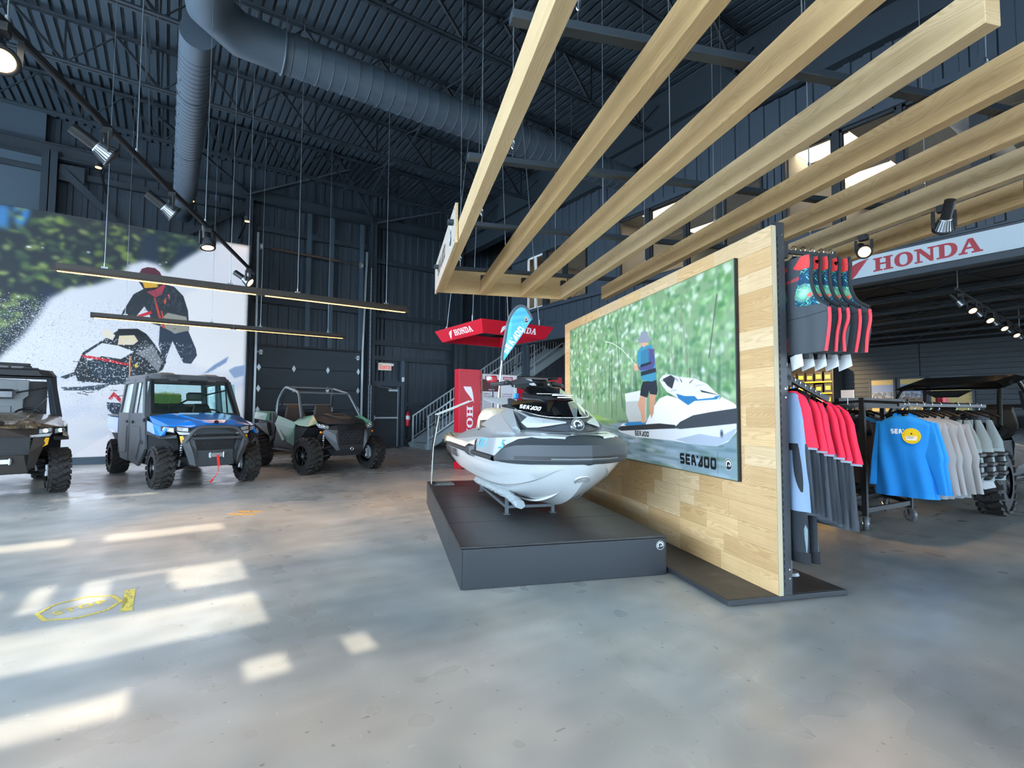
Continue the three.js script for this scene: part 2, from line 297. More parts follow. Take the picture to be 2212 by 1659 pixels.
// ---------------------------------------------------------------- flat prints (lettering, emblems, the two lit pictures)
function seadoo(c, x, y, w, color) { // wide block letters, y = baseline
  const h = w * 0.175, L = w / 6.05, t = h * 0.25; c.save(); c.translate(x, y - h); c.strokeStyle = c.fillStyle = color; c.lineWidth = t; c.lineJoin = 'miter'; c.lineCap = 'butt';
  const P = (i, pts) => { c.beginPath(); pts.forEach(([a, b], k) => c[k ? 'lineTo' : 'moveTo'](i * L + t / 2 + a * (L * 0.86 - t), t / 2 + b * (h - t))); c.stroke(); };
  P(0, [[1.05, 0], [0.1, 0], [0, 0.1], [0, 0.42], [0.1, 0.5], [0.9, 0.5], [1, 0.6], [1, 0.95], [0.9, 1], [-0.05, 1]]);
  P(1, [[1.08, 0], [0.1, 0], [0, 0.2], [0, 0.9], [0.1, 1], [1.08, 1]]); P(1, [[0, 0.5], [1, 0.5]]);
  P(2, [[0, 1.12], [0, 0.15], [0.15, 0], [0.45, 0], [1, 1.12]]); P(2, [[0, 0.6], [0.7, 0.6]]);
  c.beginPath(); c.arc(3.02 * L - L * 0.02, t * 0.55, t * 0.55, 0, 7); c.fill();
  P(3, [[0.05, 1], [0.85, 1], [1, 0.9], [1, -0.12]]); P(3, [[0.05, 1.1], [1, 0]]);
  for (const i of [4, 5]) P(i, [[0.5, 0], [0.9, 0], [1, 0.12], [1, 0.88], [0.9, 1], [0.1, 1], [0, 0.88], [0, 0.12], [0.1, 0], [0.5, 0]]);
  c.restore();
}
function brp(c, x, y, r, ring = '#eef2f4', disc = '#1d2a33', edge = '#f4f6f7') {
  c.save(); c.translate(x, y); c.fillStyle = edge; c.beginPath(); c.arc(0, 0, r, 0, 7); c.fill(); c.fillStyle = disc; c.beginPath(); c.arc(0, 0, r * 0.93, 0, 7); c.fill();
  c.strokeStyle = ring; c.lineWidth = r * 0.34; c.beginPath(); c.arc(0, 0, r * 0.62, 2.35, 6.28); c.stroke();
  c.fillStyle = disc; for (let k = 0; k < 7; k++) { c.save(); c.rotate(2.6 + k * 0.56); c.fillRect(r * 0.68, -r * 0.08, r * 0.16, r * 0.16); c.restore(); }
  c.fillStyle = ring; c.font = `italic bold ${r * 0.46}px sans-serif`; c.textAlign = 'center'; c.fillText('BRP', r * 0.3, r * 0.34); c.restore();
}
function honda(c, x, y, w, h, color) { c.save(); c.fillStyle = color; c.font = 'bold 100px serif'; c.textAlign = 'left'; c.textBaseline = 'alphabetic'; const m = c.measureText('HONDA').width; c.translate(x, y); c.scale(w / m, h / 70); c.fillText('HONDA', 0, 0); c.lineWidth = 3; c.strokeStyle = color; c.strokeText('HONDA', 0, 0); c.restore(); }
function wing(c, x, y, w, h, color, flip = 1) { // five swept feathers rising to the right
  c.save(); c.translate(x, y); c.scale(w * flip, h); c.fillStyle = color;
  for (let i = 0; i < 5; i++) { const a = 0.12 + i * 0.17; c.beginPath(); c.moveTo(0, a + 0.25); c.quadraticCurveTo(0.25, a - 0.02, 1 - i * 0.13, a * 0.92 - 0.12); c.quadraticCurveTo(0.8 - i * 0.1, a + 0.08, 0.05, a + 0.37); c.fill(); }
  c.restore();
}
const poly = (c, p, fx, fill) => { c.fillStyle = fill; c.beginPath(); for (let i = 0; i < p.length; i += 2) c[i ? 'lineTo' : 'moveTo'](...fx(p[i], p[i + 1])); c.closePath(); c.fill(); };
const MU = {snow:[-327,209,-300,240,-273,278,-248,326,-227,376,-193,405,-152,418,-119,436,-100,454,-85,479,-57,492,-30,488,-9,471,12,498,51,533,86,564,118,573,195,591,212,-28,-332,4],
  spray:[-303,310,-261,366,-228,397,-186,430,-141,442,-114,430,-116,363,-106,308,-164,281,-257,253,-300,230],
  sky:[-294,573,-265,571,-268,552,-280,523,-288,527],
  jacket:[-58,420,-75,406,-93,364,-97,352,-68,353,-53,379,-43,364,-35,338,-19,334,11,319,41,328,39,357,37,379,26,415,6,436,-19,441,-38,439],
  hem:[-19,353,-5,369,34,363,41,328,11,319,-19,334],
  gloveL:[-94,364,-71,371,-53,380,-68,355,-95,354],
  barred:[-67,355,-39,370,-37,363,-57,353],
  zip:[-35,401,-32,404,-20,360,-9,331,-13,328,-25,360],
  zip2:[-20,372,-17,373,-11,350,-14,349],
  patch:[-7,415,-3,416,-1,403,-4,402],
  patch2:[-15,397,-10,409,-9,395,-12,388],
  helm:[-65,461,-61,471,-50,477,-35,477,-25,469,-19,456,-22,446,-64,440],
  visor:[-59,439,-24,446,-28,430,-54,424],
  chin:[-66,439,-58,437,-54,425,-28,431,-18,444,-12,440,-17,416,-31,404,-42,410,-56,422],
  chinpink:[-50,416,-33,423,-16,440,-12,438,-19,413,-32,404],
  pants:[-20,337,11,318,39,328,57,283,60,266,48,244,32,245,19,271,7,299,-1,270,-8,241,-21,287],
  ski_body:[-177,214,-164,258,-131,288,-102,315,-63,316,-44,309,-28,286,-4,246,-11,226,-26,212,-74,187,-127,189,-170,192],
  ski_white1:[-160,254,-130,283,-100,279,-69,267,-94,247,-129,252,-155,237],
  ski_grey:[-67,263,-44,283,-34,288,-12,245,-20,219,-46,252],
  ski_grey2:[-65,270,-46,294,-36,286,-54,271],
  ski_blk:[-102,319,-64,323,-45,311,-52,303,-101,308],
  light1:[-131,312,-121,318,-106,303,-111,291,-130,299],
  light2:[-99,303,-70,307,-62,293,-71,283,-101,281],
  redstripe:[-166,253,-129,248,-101,242,-70,234,-86,233,-129,242,-163,247],
  dark2:[-155,241,-129,238,-86,227,-60,217,-66,191,-109,185,-141,204],
  skitip:[-199,177,-162,179,-107,189,-133,171,-194,170],
  skiarm:[-201,200,-164,219,-159,215,-191,196],
  skiend:[-117,144,-90,142,-87,112,-105,117,-114,128],
  skired:[-114,152,-104,169,-90,153,-90,143,-97,150,-103,158,-108,150],
  shadow1:[72,217,99,244,131,268,126,252,92,226],
  shadow2:[132,231,145,241,176,249,181,224,146,211],
  shadow3:[-177,18,-116,64,-110,70,-92,14],
  yel:[-67,236,-61,239,-60,229,-67,228]} ;
const PO = {emblem_ref:[4013,1512],water:[9064,969,6873,1067,5890,1122,4722,1218,3909,1260,2851,1328,2876,501,9043,-933],
  bush:[6961,1003,6893,1145,6398,1243,5964,1237,5672,1192,5322,1162,5322,1125,6517,1021],
  hull:[5386,1068,5323,1052,4937,1017,4269,1023,3931,1008,3574,1015,3434,1060,3319,1152,3292,1220,3879,1168,4184,1135,5323,1088],
  hullsh:[4186,1035,3811,1105,3552,1091,3319,1176,3395,1087,3574,1015,3931,1008],
  deck:[5364,1105,5281,1154,5121,1167,4725,1181,4592,1326,4465,1420,4317,1448,4125,1413,3899,1352,3544,1388,3503,1413,3369,1366,3297,1323,3651,1284,3975,1232,4184,1158,5323,1088],
  bump:[4198,1143,4103,1200,3901,1261,3651,1291,3296,1325,3288,1250,3318,1207,3654,1175,4104,1135],
  rail:[5398,1095,5322,1122,4470,1176,4184,1169,4184,1139,5323,1070],
  mat:[5240,1146,5121,1174,4725,1181,4760,1146,5161,1127],
  hood:[4462,1603,4386,1645,4256,1644,4120,1613,3870,1583,3689,1525,3584,1454,3523,1426,3544,1388,3899,1350,4125,1413,4316,1479,4403,1544],
  hoodblue:[4164,1459,4021,1433,3564,1421,3519,1426,3564,1395,3874,1387,3972,1350,4125,1413],
  hoodwhite:[3873,1429,3691,1444,3563,1434,3606,1409,3827,1400],
  screen:[4401,1607,4256,1637,4174,1609,4231,1506,4315,1540],
  cooler:[5203,1490,4857,1511,4720,1476,4725,1194,5121,1174,5190,1273],
  coolertop:[5215,1491,4857,1514,4703,1488,4721,1409,5196,1400],
  legs1:[4840,1479,4720,1451,4756,1326,4742,1177,4828,1175,4844,1276,4913,1361],
  legs2:[4654,1474,4520,1470,4559,1374,4577,1278,4626,1220,4663,1326],
  shorts:[4793,1604,4517,1606,4494,1501,4514,1457,4647,1470,4660,1507,4704,1434,4858,1463,4835,1547],
  torso:[4904,1930,4814,1980,4612,1972,4555,1908,4527,1727,4517,1606,4619,1595,4827,1623,4846,1753,4923,1828],
  sleeve:[4662,1937,4555,1916,4545,1777,4584,1715,4853,1727,4888,1765,4665,1771],
  vest2:[4832,1922,4645,1951,4622,1784,4835,1760],
  belt1:[4842,1786,4615,1800,4615,1775,4839,1757],
  belt2:[4833,1709,4527,1727,4522,1686,4830,1666],
  hair:[4848,2036,4677,2013,4671,1963,4746,1930,4832,1974],
  face:[4830,2042,4710,2029,4718,1973,4779,1964,4821,1998],
  hat:[4919,2068,4840,2086,4829,2128,4742,2135,4682,2106,4669,2062,4611,2026,4677,2002,4848,2019],
  hand:[5005,1801,4924,1811,4889,1730,4980,1732],
  rod:[4942,1786,5110,1900,5310,2013,5524,2100,5756,2156],
  eye:[3511,1119],
  brp:[3435,885,3434,929],
  text:[4115,912,3568,871,4117,820,3566,929],
  side:[4983,1072,4668,1043,4984,1020,4667,1089],
  trunks:[6681,2382,6545,1220,6083,2400,6067,1226,5433,2333,5278,1328,4704,2345,4668,2137,3940,1680,3937,1594,4078,2328,3966,1639,3542,2252,3661,1738,6117,1602,5664,1858,5548,2002,5558,1213,4277,1984,4186,1669]} ;
// draws fn on a layer of its own and lays it down blurred once
function layer(c, w, h, blur, fn) { const k = document.createElement('canvas'); k.width = w; k.height = h; const q = k.getContext('2d'); fn(q); c.save(); c.filter = blur ? `blur(${blur}px)` : 'none'; c.drawImage(k, 0, 0); c.restore(); }
const muralTex = canvasTex(2048, 1900, (C, w, h) => { // metres: x -4.2 to 1.72, y 0.17 to 5.72
  const fx = (x, y) => [(x / 100 + 4.2) / 5.92 * w, (5.72 - y / 100) / 5.55 * h], F = (c, n, f) => poly(c, MU[n], fx, f);
  C.fillStyle = '#27343c'; C.fillRect(0, 0, w, h);
  const green = ['#7e9a4e', '#93ae55', '#5a7a48', '#3c5a46', '#a9bd6c', '#54704e', '#233039', '#1f2b36'];
  layer(C, w, h, 14, (c) => F(c, 'sky', '#3d86d2'));
  layer(C, w, h, 9, (c) => { for (let i = 0; i < 900; i++) { const x = rnd(0, w), y = rnd(0, h * 0.62), k = Math.abs(Math.sin(x / w * 13 + Math.sin(y / 160))); c.fillStyle = k > 0.5 ? green[Math.floor(rnd(0, 6))] : green[Math.floor(rnd(3, 8))]; c.globalAlpha = 0.65; c.beginPath(); c.ellipse(x, y, rnd(12, 46), rnd(9, 26), rnd(-0.6, 0.9), 0, 7); c.fill(); } });
  layer(C, w, h, 18, (c) => { c.fillStyle = '#243548'; c.fillRect(w * 0.72, h * 0.04, w * 0.07, h * 0.34); c.fillRect(w * 0.6, h * 0.02, w * 0.06, h * 0.3); c.fillRect(w * 0.3, h * 0.3, w * 0.05, h * 0.1); c.fillStyle = '#3f86c8'; c.fillRect(w * 0.17, 0, w * 0.035, h * 0.09); });
  layer(C, w, h, 3, (c) => { c.fillStyle = '#e3edf6'; for (let i = 0; i < 26; i++) { c.globalAlpha = rnd(0.5, 1); c.beginPath(); c.ellipse(rnd(w * 0.1, w * 0.9), rnd(h * 0.05, h * 0.5), rnd(5, 16), rnd(4, 9), 0, 0, 7); c.fill(); } });
  layer(C, w, h, 16, (c) => { F(c, 'snow', '#dfe6f2'); c.fillStyle = '#eef2f8'; c.beginPath(); c.ellipse(w * 0.9, h * 0.42, w * 0.2, h * 0.2, 0.2, 0, 7); c.fill(); c.fillStyle = '#b7cbe9'; for (let i = 0; i < 34; i++) { c.globalAlpha = 0.3; c.beginPath(); c.ellipse(rnd(0, w), rnd(h * 0.62, h), rnd(60, 190), rnd(14, 40), -0.25, 0, 7); c.fill(); } });
  layer(C, w, h, 4, (c) => { F(c, 'shadow3', '#e9edf8'); F(c, 'shadow1', '#7f9cc6'); F(c, 'shadow2', '#8fa9cf'); });
  for (let i = 0; i < 15000; i++) { const t = rnd(0, 1), x = rnd(w * 0.2, w * 0.72) + (rnd() - rnd()) * 160, y = lerp(h * 0.37, h * 0.74, rnd()) + (rnd() - 0.5) * 130; C.globalAlpha = rnd(0.25, 0.95); C.fillStyle = t > 0.16 ? '#eef3fb' : '#8496a2'; C.fillRect(x, y, rnd(2, 7), rnd(2, 6)); }
  C.globalAlpha = 1;
  layer(C, w, h, 1.5, (c) => {
    for (const [n, f] of Object.entries({ skired: '#c3202f', skiend: '#26364c', skitip: '#3b4a5c', skiarm: '#27333f', ski_body: '#202a33', ski_white1: '#dfe7ee', ski_grey: '#79828a', ski_grey2: '#3a434b', ski_blk: '#141b21', dark2: '#22384a', redstripe: '#d21f31', light1: '#ece6d6', light2: '#e9dcbc', yel: '#e6cf2e', pants: '#2c3b50', gloveL: '#2b3a4b', jacket: '#2a333d', hem: '#9a9c93', barred: '#d0303a', zip: '#d2473c', zip2: '#d2473c', patch: '#d86070', patch2: '#cf5a3a', helm: '#5c2c3d', chin: '#2b2126', chinpink: '#b04054', visor: '#e3b23c' })) F(c, n, f);
    c.strokeStyle = '#161d24'; c.lineWidth = 5; for (let i = 0; i < 26; i++) { const x = w * rnd(0.42, 0.72), y = h * rnd(0.6, 0.74); c.beginPath(); c.moveTo(x, y); c.lineTo(x + rnd(-70, 70), y + rnd(-30, 30)); c.stroke(); }
    c.fillStyle = '#46525e'; for (let i = 0; i < 60; i++) { const p = fx(...[MU.jacket[(i % 17) * 2], MU.jacket[(i % 17) * 2 + 1]]), q = fx(3, 415); const t = rnd(0.1, 0.9); c.globalAlpha = 0.5; c.beginPath(); c.ellipse(lerp(p[0], q[0], t), lerp(p[1], q[1], t), rnd(6, 26), rnd(3, 8), rnd(0, 3), 0, 7); c.fill(); }
  });
  for (let i = 0; i < 4200; i++) { const x = lerp(0.3, 0.9, rnd()) * w, y = lerp(0.5, 0.86, rnd()) * h; C.globalAlpha = rnd(0.4, 1) * (x < w * 0.76 || y > h * 0.6 ? 1 : 0.3); C.fillStyle = '#eaf0f8'; C.beginPath(); C.ellipse(x, y, rnd(1, 7), rnd(1, 4), rnd(0, 3), 0, 7); C.fill(); }
  C.globalAlpha = 1;
});
const posterTex = canvasTex(2048, 955, (C, w, h) => { // metres: v 7.0 to 3.33 left to right, y 0.77 to 2.48
  const fx = (v, y) => [(7.0 - v / 1000) / 3.67 * w, (2.48 - y / 1000) / 1.71 * h], F = (c, n, f) => poly(c, PO[n], fx, f), at = (n, i = 0) => fx(PO[n][2 * i], PO[n][2 * i + 1]);
  C.fillStyle = '#7fa27c'; C.fillRect(0, 0, w, h);
  const cols = ['#5f9a5a', '#8fbf84', '#b9d9b0', '#3f7a50', '#a4cf8e', '#e4f0ea', '#6aa16a', '#4a8458'];
  layer(C, w, h, 6, (c) => { for (let i = 0; i < 1500; i++) { c.fillStyle = cols[Math.floor(rnd(0, 8))]; c.globalAlpha = 0.6; c.beginPath(); c.ellipse(rnd(0, w), rnd(0, h * 0.62), rnd(8, 34), rnd(6, 20), rnd(-0.5, 0.5), 0, 7); c.fill(); }
    c.fillStyle = '#2f5a44'; for (let i = 0; i < 90; i++) { c.globalAlpha = 0.3; c.fillRect(rnd(0, w), rnd(h * 0.35, h * 0.55), rnd(6, 30), rnd(60, 230)); }
    c.fillStyle = '#d9ded2'; for (let i = 0; i < 60; i++) { c.globalAlpha = 0.45; c.fillRect(rnd(0, w), rnd(h * 0.1, h * 0.4), rnd(3, 8), rnd(200, 380)); } });
  layer(C, w, h, 2, (c) => { c.globalAlpha = 0.8; const T = PO.trunks; for (let i = 0; i < T.length; i += 4) { c.strokeStyle = i % 8 ? '#8a8a7c' : '#4a5348'; c.lineWidth = 9; c.beginPath(); c.moveTo(...fx(T[i], T[i + 1])); c.lineTo(...fx(T[i + 2], T[i + 3])); c.stroke(); } });
  layer(C, w, h, 5, (c) => F(c, 'bush', '#8fb866')); layer(C, w, h, 8, (c) => F(c, 'water', '#7d98a6'));
  layer(C, w, h, 5, (c) => { for (let i = 0; i < 260; i++) { c.globalAlpha = 0.35; c.fillStyle = ['#3e5d63', '#b9cdea', '#dbe6f6', '#54764f', '#2c4a4c'][Math.floor(rnd(0, 5))]; c.beginPath(); c.ellipse(rnd(0, w), rnd(h * 0.74, h), rnd(40, 170), rnd(2, 12), 0, 0, 7); c.fill(); } });
  layer(C, w, h, 0.8, (c) => {
    for (const [n, f] of Object.entries({ cooler: '#c3cacb', coolertop: '#e6ebeb', hull: '#d7e0ea', hullsh: '#a9b9cc', deck: '#eef2f6', mat: '#2f86c8', rail: '#2b3138', bump: '#3d454e', hood: '#dfe7ee', hoodblue: '#2a79b0', hoodwhite: '#eef3f6', screen: '#2a3340', legs1: '#d9a489', legs2: '#cf9a80', shorts: '#1d2838', hair: '#c9a878', torso: '#3b8fae', vest2: '#2f7d9c', sleeve: '#4a4f86', belt1: '#152634', belt2: '#152634', face: '#d7a58a', hat: '#8d93a2', hand: '#d9a78c' })) F(c, n, f);
    c.fillStyle = '#b83a6a'; for (let i = 0; i < 14; i++) { const p = at('sleeve', i % 6); c.fillRect(p[0] + rnd(-14, 8), p[1] + rnd(-8, 14), rnd(3, 9), rnd(3, 8)); }
    const hd = PO.hood; for (let i = 0; i < 16; i++) { const k = Math.floor(rnd(0, 13)), p = fx(hd[2 * k], hd[2 * k + 1]), q = at('emblem_ref') ; c.fillStyle = i % 2 ? '#1f2a34' : '#8fa0ae'; c.beginPath(); c.moveTo(...p); c.lineTo(lerp(p[0], q[0], 0.5), lerp(p[1], q[1], 0.4)); c.lineTo(lerp(p[0], q[0], 0.55), lerp(p[1], q[1], 0.62)); c.fill(); }
    c.strokeStyle = '#e8eef0'; c.lineWidth = 4; c.beginPath(); for (let i = 0; i < 5; i++) c[i ? 'lineTo' : 'moveTo'](...at('rod', i)); c.stroke();
    const e = at('eye'); c.fillStyle = '#8796a8'; c.beginPath(); c.ellipse(e[0], e[1], 13, 20, 0, 0, 7); c.fill(); c.fillStyle = '#39434e'; c.beginPath(); c.ellipse(e[0], e[1], 6, 11, 0, 0, 7); c.fill();
  });
  const s0 = at('side', 0), s1 = at('side', 1); seadoo(C, s0[0], s1[1] + 6, s1[0] - s0[0], '#20262c');
  const t0 = at('text', 0), t1 = at('text', 1); seadoo(C, t0[0], Math.max(t0[1], t1[1]) + 26, t1[0] - t0[0], '#14191e');
  const b = at('brp', 0), b1 = at('brp', 1); brp(C, b[0], b[1], Math.abs(b[1] - b1[1]) * 1.02); C.fillStyle = '#3a4650'; C.fillRect(b[0] - 75, b[1] - 50, 2, 100);
});
// wood: pale oak, grain along u (metres)
function woodTex(seed0, base = [214, 184, 143], k = 1) {
  return dataTex(1024, 1024, (x, y) => { // 2.4 m x 0.4 m
    const warp = (fbm(x, y, 3, 3, seed0) - 0.5) * 0.5, f = fbm(x, (y + warp * 0.4) * 1, 6, 2, seed0 + 1);
    const g = Math.sin((y * 34 + warp * 26 + f * 7) * 6.283) * 0.5 + 0.5, fine = tnoise(NG[(seed0 + 2) % 4], 64, x * 8, y * 256) - 0.5, pores = tnoise(NG[seed0 % 4], 64, x * 24, y * 512);
    let v = -(g * g) * 16 * k + fine * 20 * k - (pores > 0.86 ? 16 : 0) + (f - 0.5) * 16;
    return [base[0] + v, base[1] + v * 1.05, base[2] + v * 1.15];
  }, { repeat: [1 / 2.4, 1 / 0.4] });
}
// ---------------------------------------------------------------- picture wall, garage door, exit door and their fittings
{
  const t = thing('picture_lightbox', 'huge lit fabric picture of a snowmobile rider in powder snow', 'picture', [0, 0, -15.2]);
  part('box', [bx(6.02, 5.74, 0.3, -1.27, 2.87, -0.16)], M.siding, t);
  const g = new THREE.PlaneGeometry(5.92, 5.55).translate(-1.24, 2.945, 0.004);
  part('lit_picture', g, new THREE.MeshStandardMaterial({ color: 0x999999, map: muralTex, roughness: 0.7, emissive: 0xffffff, emissiveMap: muralTex, emissiveIntensity: 0.55 }), t);
  part('skirting', [bx(6.02, 0.16, 0.03, -1.27, 0.08, 0.01)], M.sidingLt, t);
  const l = new THREE.RectAreaLight(0xdfe9ff, 0.9, 5.9, 5.5); l.position.set(-1.24, 2.95, -15.1); l.lookAt(-1.24, 2.95, 0); scene.add(l);
}
{ // sectional garage door
  const d = struct('door_2'); const dm = mat(0x2b363e, 0.6);
  for (let k = 0; k < 5; k++) part('door_panel', [rb(3.12, 0.632, 0.05, 3.76, 0.32 + 0.64 * k, ZB + 0.1, 0.008), ...[0.16, 0.3, 0.46].map((y) => bx(3.12, 0.008, 0.006, 3.76, y + 0.64 * k, ZB + 0.126))], dm, d);
  for (let k = 1; k < 5; k++) for (const x of [2.26, 3.25, 4.28, 5.27]) part('hinge', [prism([[0, -0.11], [0.06, 0], [0, 0.11], [-0.06, 0]], 0.012, 'xy', 0, 0.003).translate(x, 0.64 * k, ZB + 0.135), bx(0.03, 0.05, 0.02, x, 0.64 * k, ZB + 0.145)], M.galv, d);
  for (const x of [2.3, 5.24]) part('roller_bracket', [bx(0.09, 0.14, 0.05, x, 3.02, ZB + 0.15), cylX(0.02, 0.16, x - 0.03, 3.02, ZB + 0.17)], M.galv, d);
  part('door_seal', [bx(3.3, 0.06, 0.06, 3.76, 3.25, ZB + 0.1)], M.steelDark, d);
  for (const [x, xt, s] of [[2.15, 2.1, 'left'], [5.37, 5.42, 'right']]) part('track', [bar([x, 0, ZB + 0.2], [x, 3.2, ZB + 0.2], 0.06, 0.07, [0, 0, 1]), bar([x, 3.2, ZB + 0.2], [xt, 6.6, ZB + 0.34], 0.055, 0.07, [0, 0, 1])], M.galv, d);
  part('shaft', [rod([2.2, 6.2, ZB + 0.3], [5.25, 6.14, ZB + 0.3], 0.016), rod([2.5, 6.19, ZB + 0.3], [4.5, 6.155, ZB + 0.3], 0.042, 14)], mat(0x5a4c42, 0.6, { metalness: 0.4 }), d);
  part('cable_drum', [cylX(0.1, 0.07, 5.25, 6.14, ZB + 0.3, 24), cylX(0.1, 0.07, 2.2, 6.2, ZB + 0.3, 24), cylX(0.12, 0.01, 5.21, 6.14, ZB + 0.3, 24)], M.galv, d);
  const chain = thing('hand_chain', 'long silver hoist chain looping down beside the garage door', 'chain'); const lk = [];
  for (let y = 0.35; y < 6.1; y += 0.075) for (const x of y < 2.1 ? [5.56, 5.63] : [5.58]) lk.push(new THREE.TorusGeometry(0.02, 0.009, 5, 8).scale(0.7, 1.5, 1).rotateY((y * 13.34) % 2 > 1 ? 1.57 : 0).translate(x + Math.sin(y) * 0.006, y, ZB + 0.36));
  part('links', lk, M.galv, chain);
}
{ // exit door
  const d = struct('door_1'), z = ZB + 0.1;
  part('leaf', [rb(0.88, 2.08, 0.05, 6.22, 1.05, z, 0.006)], mat(0x1f272e, 0.5), d);
  part('frame', [bx(0.09, 2.2, 0.14, 5.735, 1.1, z - 0.02), bx(0.06, 2.2, 0.14, 6.72, 1.1, z - 0.02), bx(1.06, 0.17, 0.2, 6.25, 2.19, z - 0.0)], M.siding, d);
  part('edge_strip', [bx(0.02, 2.08, 0.03, 6.675, 1.05, z + 0.02)], M.galv, d);
  part('panic_bar', [bx(0.86, 0.05, 0.05, 6.24, 1.02, z + 0.06), bx(0.05, 0.15, 0.05, 5.83, 1.02, z + 0.05)], M.galv, d);
  part('door_closer', [rb(0.33, 0.08, 0.06, 6.5, 1.97, z + 0.05, 0.01), rod([6.42, 2.03, z + 0.08], [5.9, 2.1, z + 0.1], 0.01)], M.galv, d);
}
{
  const t = thing('exit_sign', 'beige exit sign with red lettering above the dark door', 'sign', [6.18, 2.78, ZB + 0.12]);
  part('housing', [rb(0.48, 0.26, 0.07, 0, 0, 0, 0.01)], mat(0xb9b3a6, 0.5), t);
  const tx = canvasTex(256, 128, (c, w, h) => { c.fillStyle = '#b9b3a6'; c.fillRect(0, 0, w, h); c.fillStyle = '#ff2a35'; c.font = 'bold 84px sans-serif'; c.textAlign = 'center'; c.save(); c.translate(w / 2 + 8, 108); c.scale(0.78, 1.0); c.fillText('SORTIE', 0, 0); c.restore(); c.strokeStyle = '#5b5a52'; c.lineWidth = 5; c.beginPath(); c.moveTo(24, 44); c.lineTo(24, 20); c.lineTo(70, 22); c.moveTo(24, 24); c.lineTo(60, 40); c.stroke(); });
  part('face', new THREE.PlaneGeometry(0.46, 0.24).translate(0, 0, 0.037), new THREE.MeshStandardMaterial({ map: tx, roughness: 0.5, emissive: 0xffffff, emissiveMap: tx, emissiveIntensity: 0.5 }), t);
  part('lamp_head', [rb(0.1, 0.09, 0.09, 0.26, 0.07, 0.03, 0.02)], M.white, t);
  const s = thing('motion_sensor', 'small white motion sensor on the post beside the exit door', 'sensor', [6.84, 2.36, ZB + 0.18]); part('case', [rb(0.09, 0.16, 0.07, 0, 0, 0, 0.02)], M.white, s); part('lens', [rb(0.06, 0.07, 0.02, 0, -0.02, 0.036, 0.009)], mat(0xcfd3d3, 0.3), s);
  const e = thing('fire_extinguisher', 'red fire extinguisher hung on the dark siding by the stair', 'extinguisher', [7.05, 0.72, ZB + 0.16]);
  part('cylinder', lathe([[0, 0], [0.07, 0], [0.075, 0.02], [0.075, 0.4], [0.06, 0.46], [0.025, 0.49], [0.025, 0.53]]), M.red, e); part('label_band', lathe([[0.0765, 0.24], [0.0765, 0.37]]), M.white, e);
  part('valve', [cyl(0.03, 0.03, 0.06, 0, 0.55, 0), bar([0, 0.58, 0], [0.1, 0.6, 0.02], 0.02, 0.02)], M.steelDark, e); part('hose', [tube([[0.03, 0.55, 0.02], [0.1, 0.5, 0.04], [0.1, 0.25, 0.05], [0.08, 0.1, 0.05]], 0.012)], M.rubber, e); part('bracket', [bx(0.1, 0.3, 0.02, 0, 0.3, -0.085)], M.steelDark, e);
}
// small downlights on the back wall
[[-1.5, 6.95, 'left one above the picture'], [0.35, 6.6, 'middle one above the picture'], [1.62, 6.35, 'right one above the picture, near the tall post']].forEach(([x, y, l]) => {
  const t = thing('wall_downlight', 'small dark downlight with a warm glow, ' + l, 'light', [x, y, -15.0]);
  part('body', [cyl(0.07, 0.075, 0.12, 0, 0.03, 0), bar([0, 0.05, -0.02], [0, 0.05, -1.9], 0.04, 0.05)], M.steelDark, t); part('lamp', [cyl(0.06, 0.06, 0.01, 0, -0.035, 0)], new THREE.MeshStandardMaterial({ color: 0, emissive: 0xffb060, emissiveIntensity: 8 }), t);
  const s = new THREE.SpotLight(0xffc080, 6, 8, 0.9, 0.6); s.position.set(x, y - 0.05, -15.0); s.target.position.set(x, 0, -15.0); scene.add(s, s.target);
});
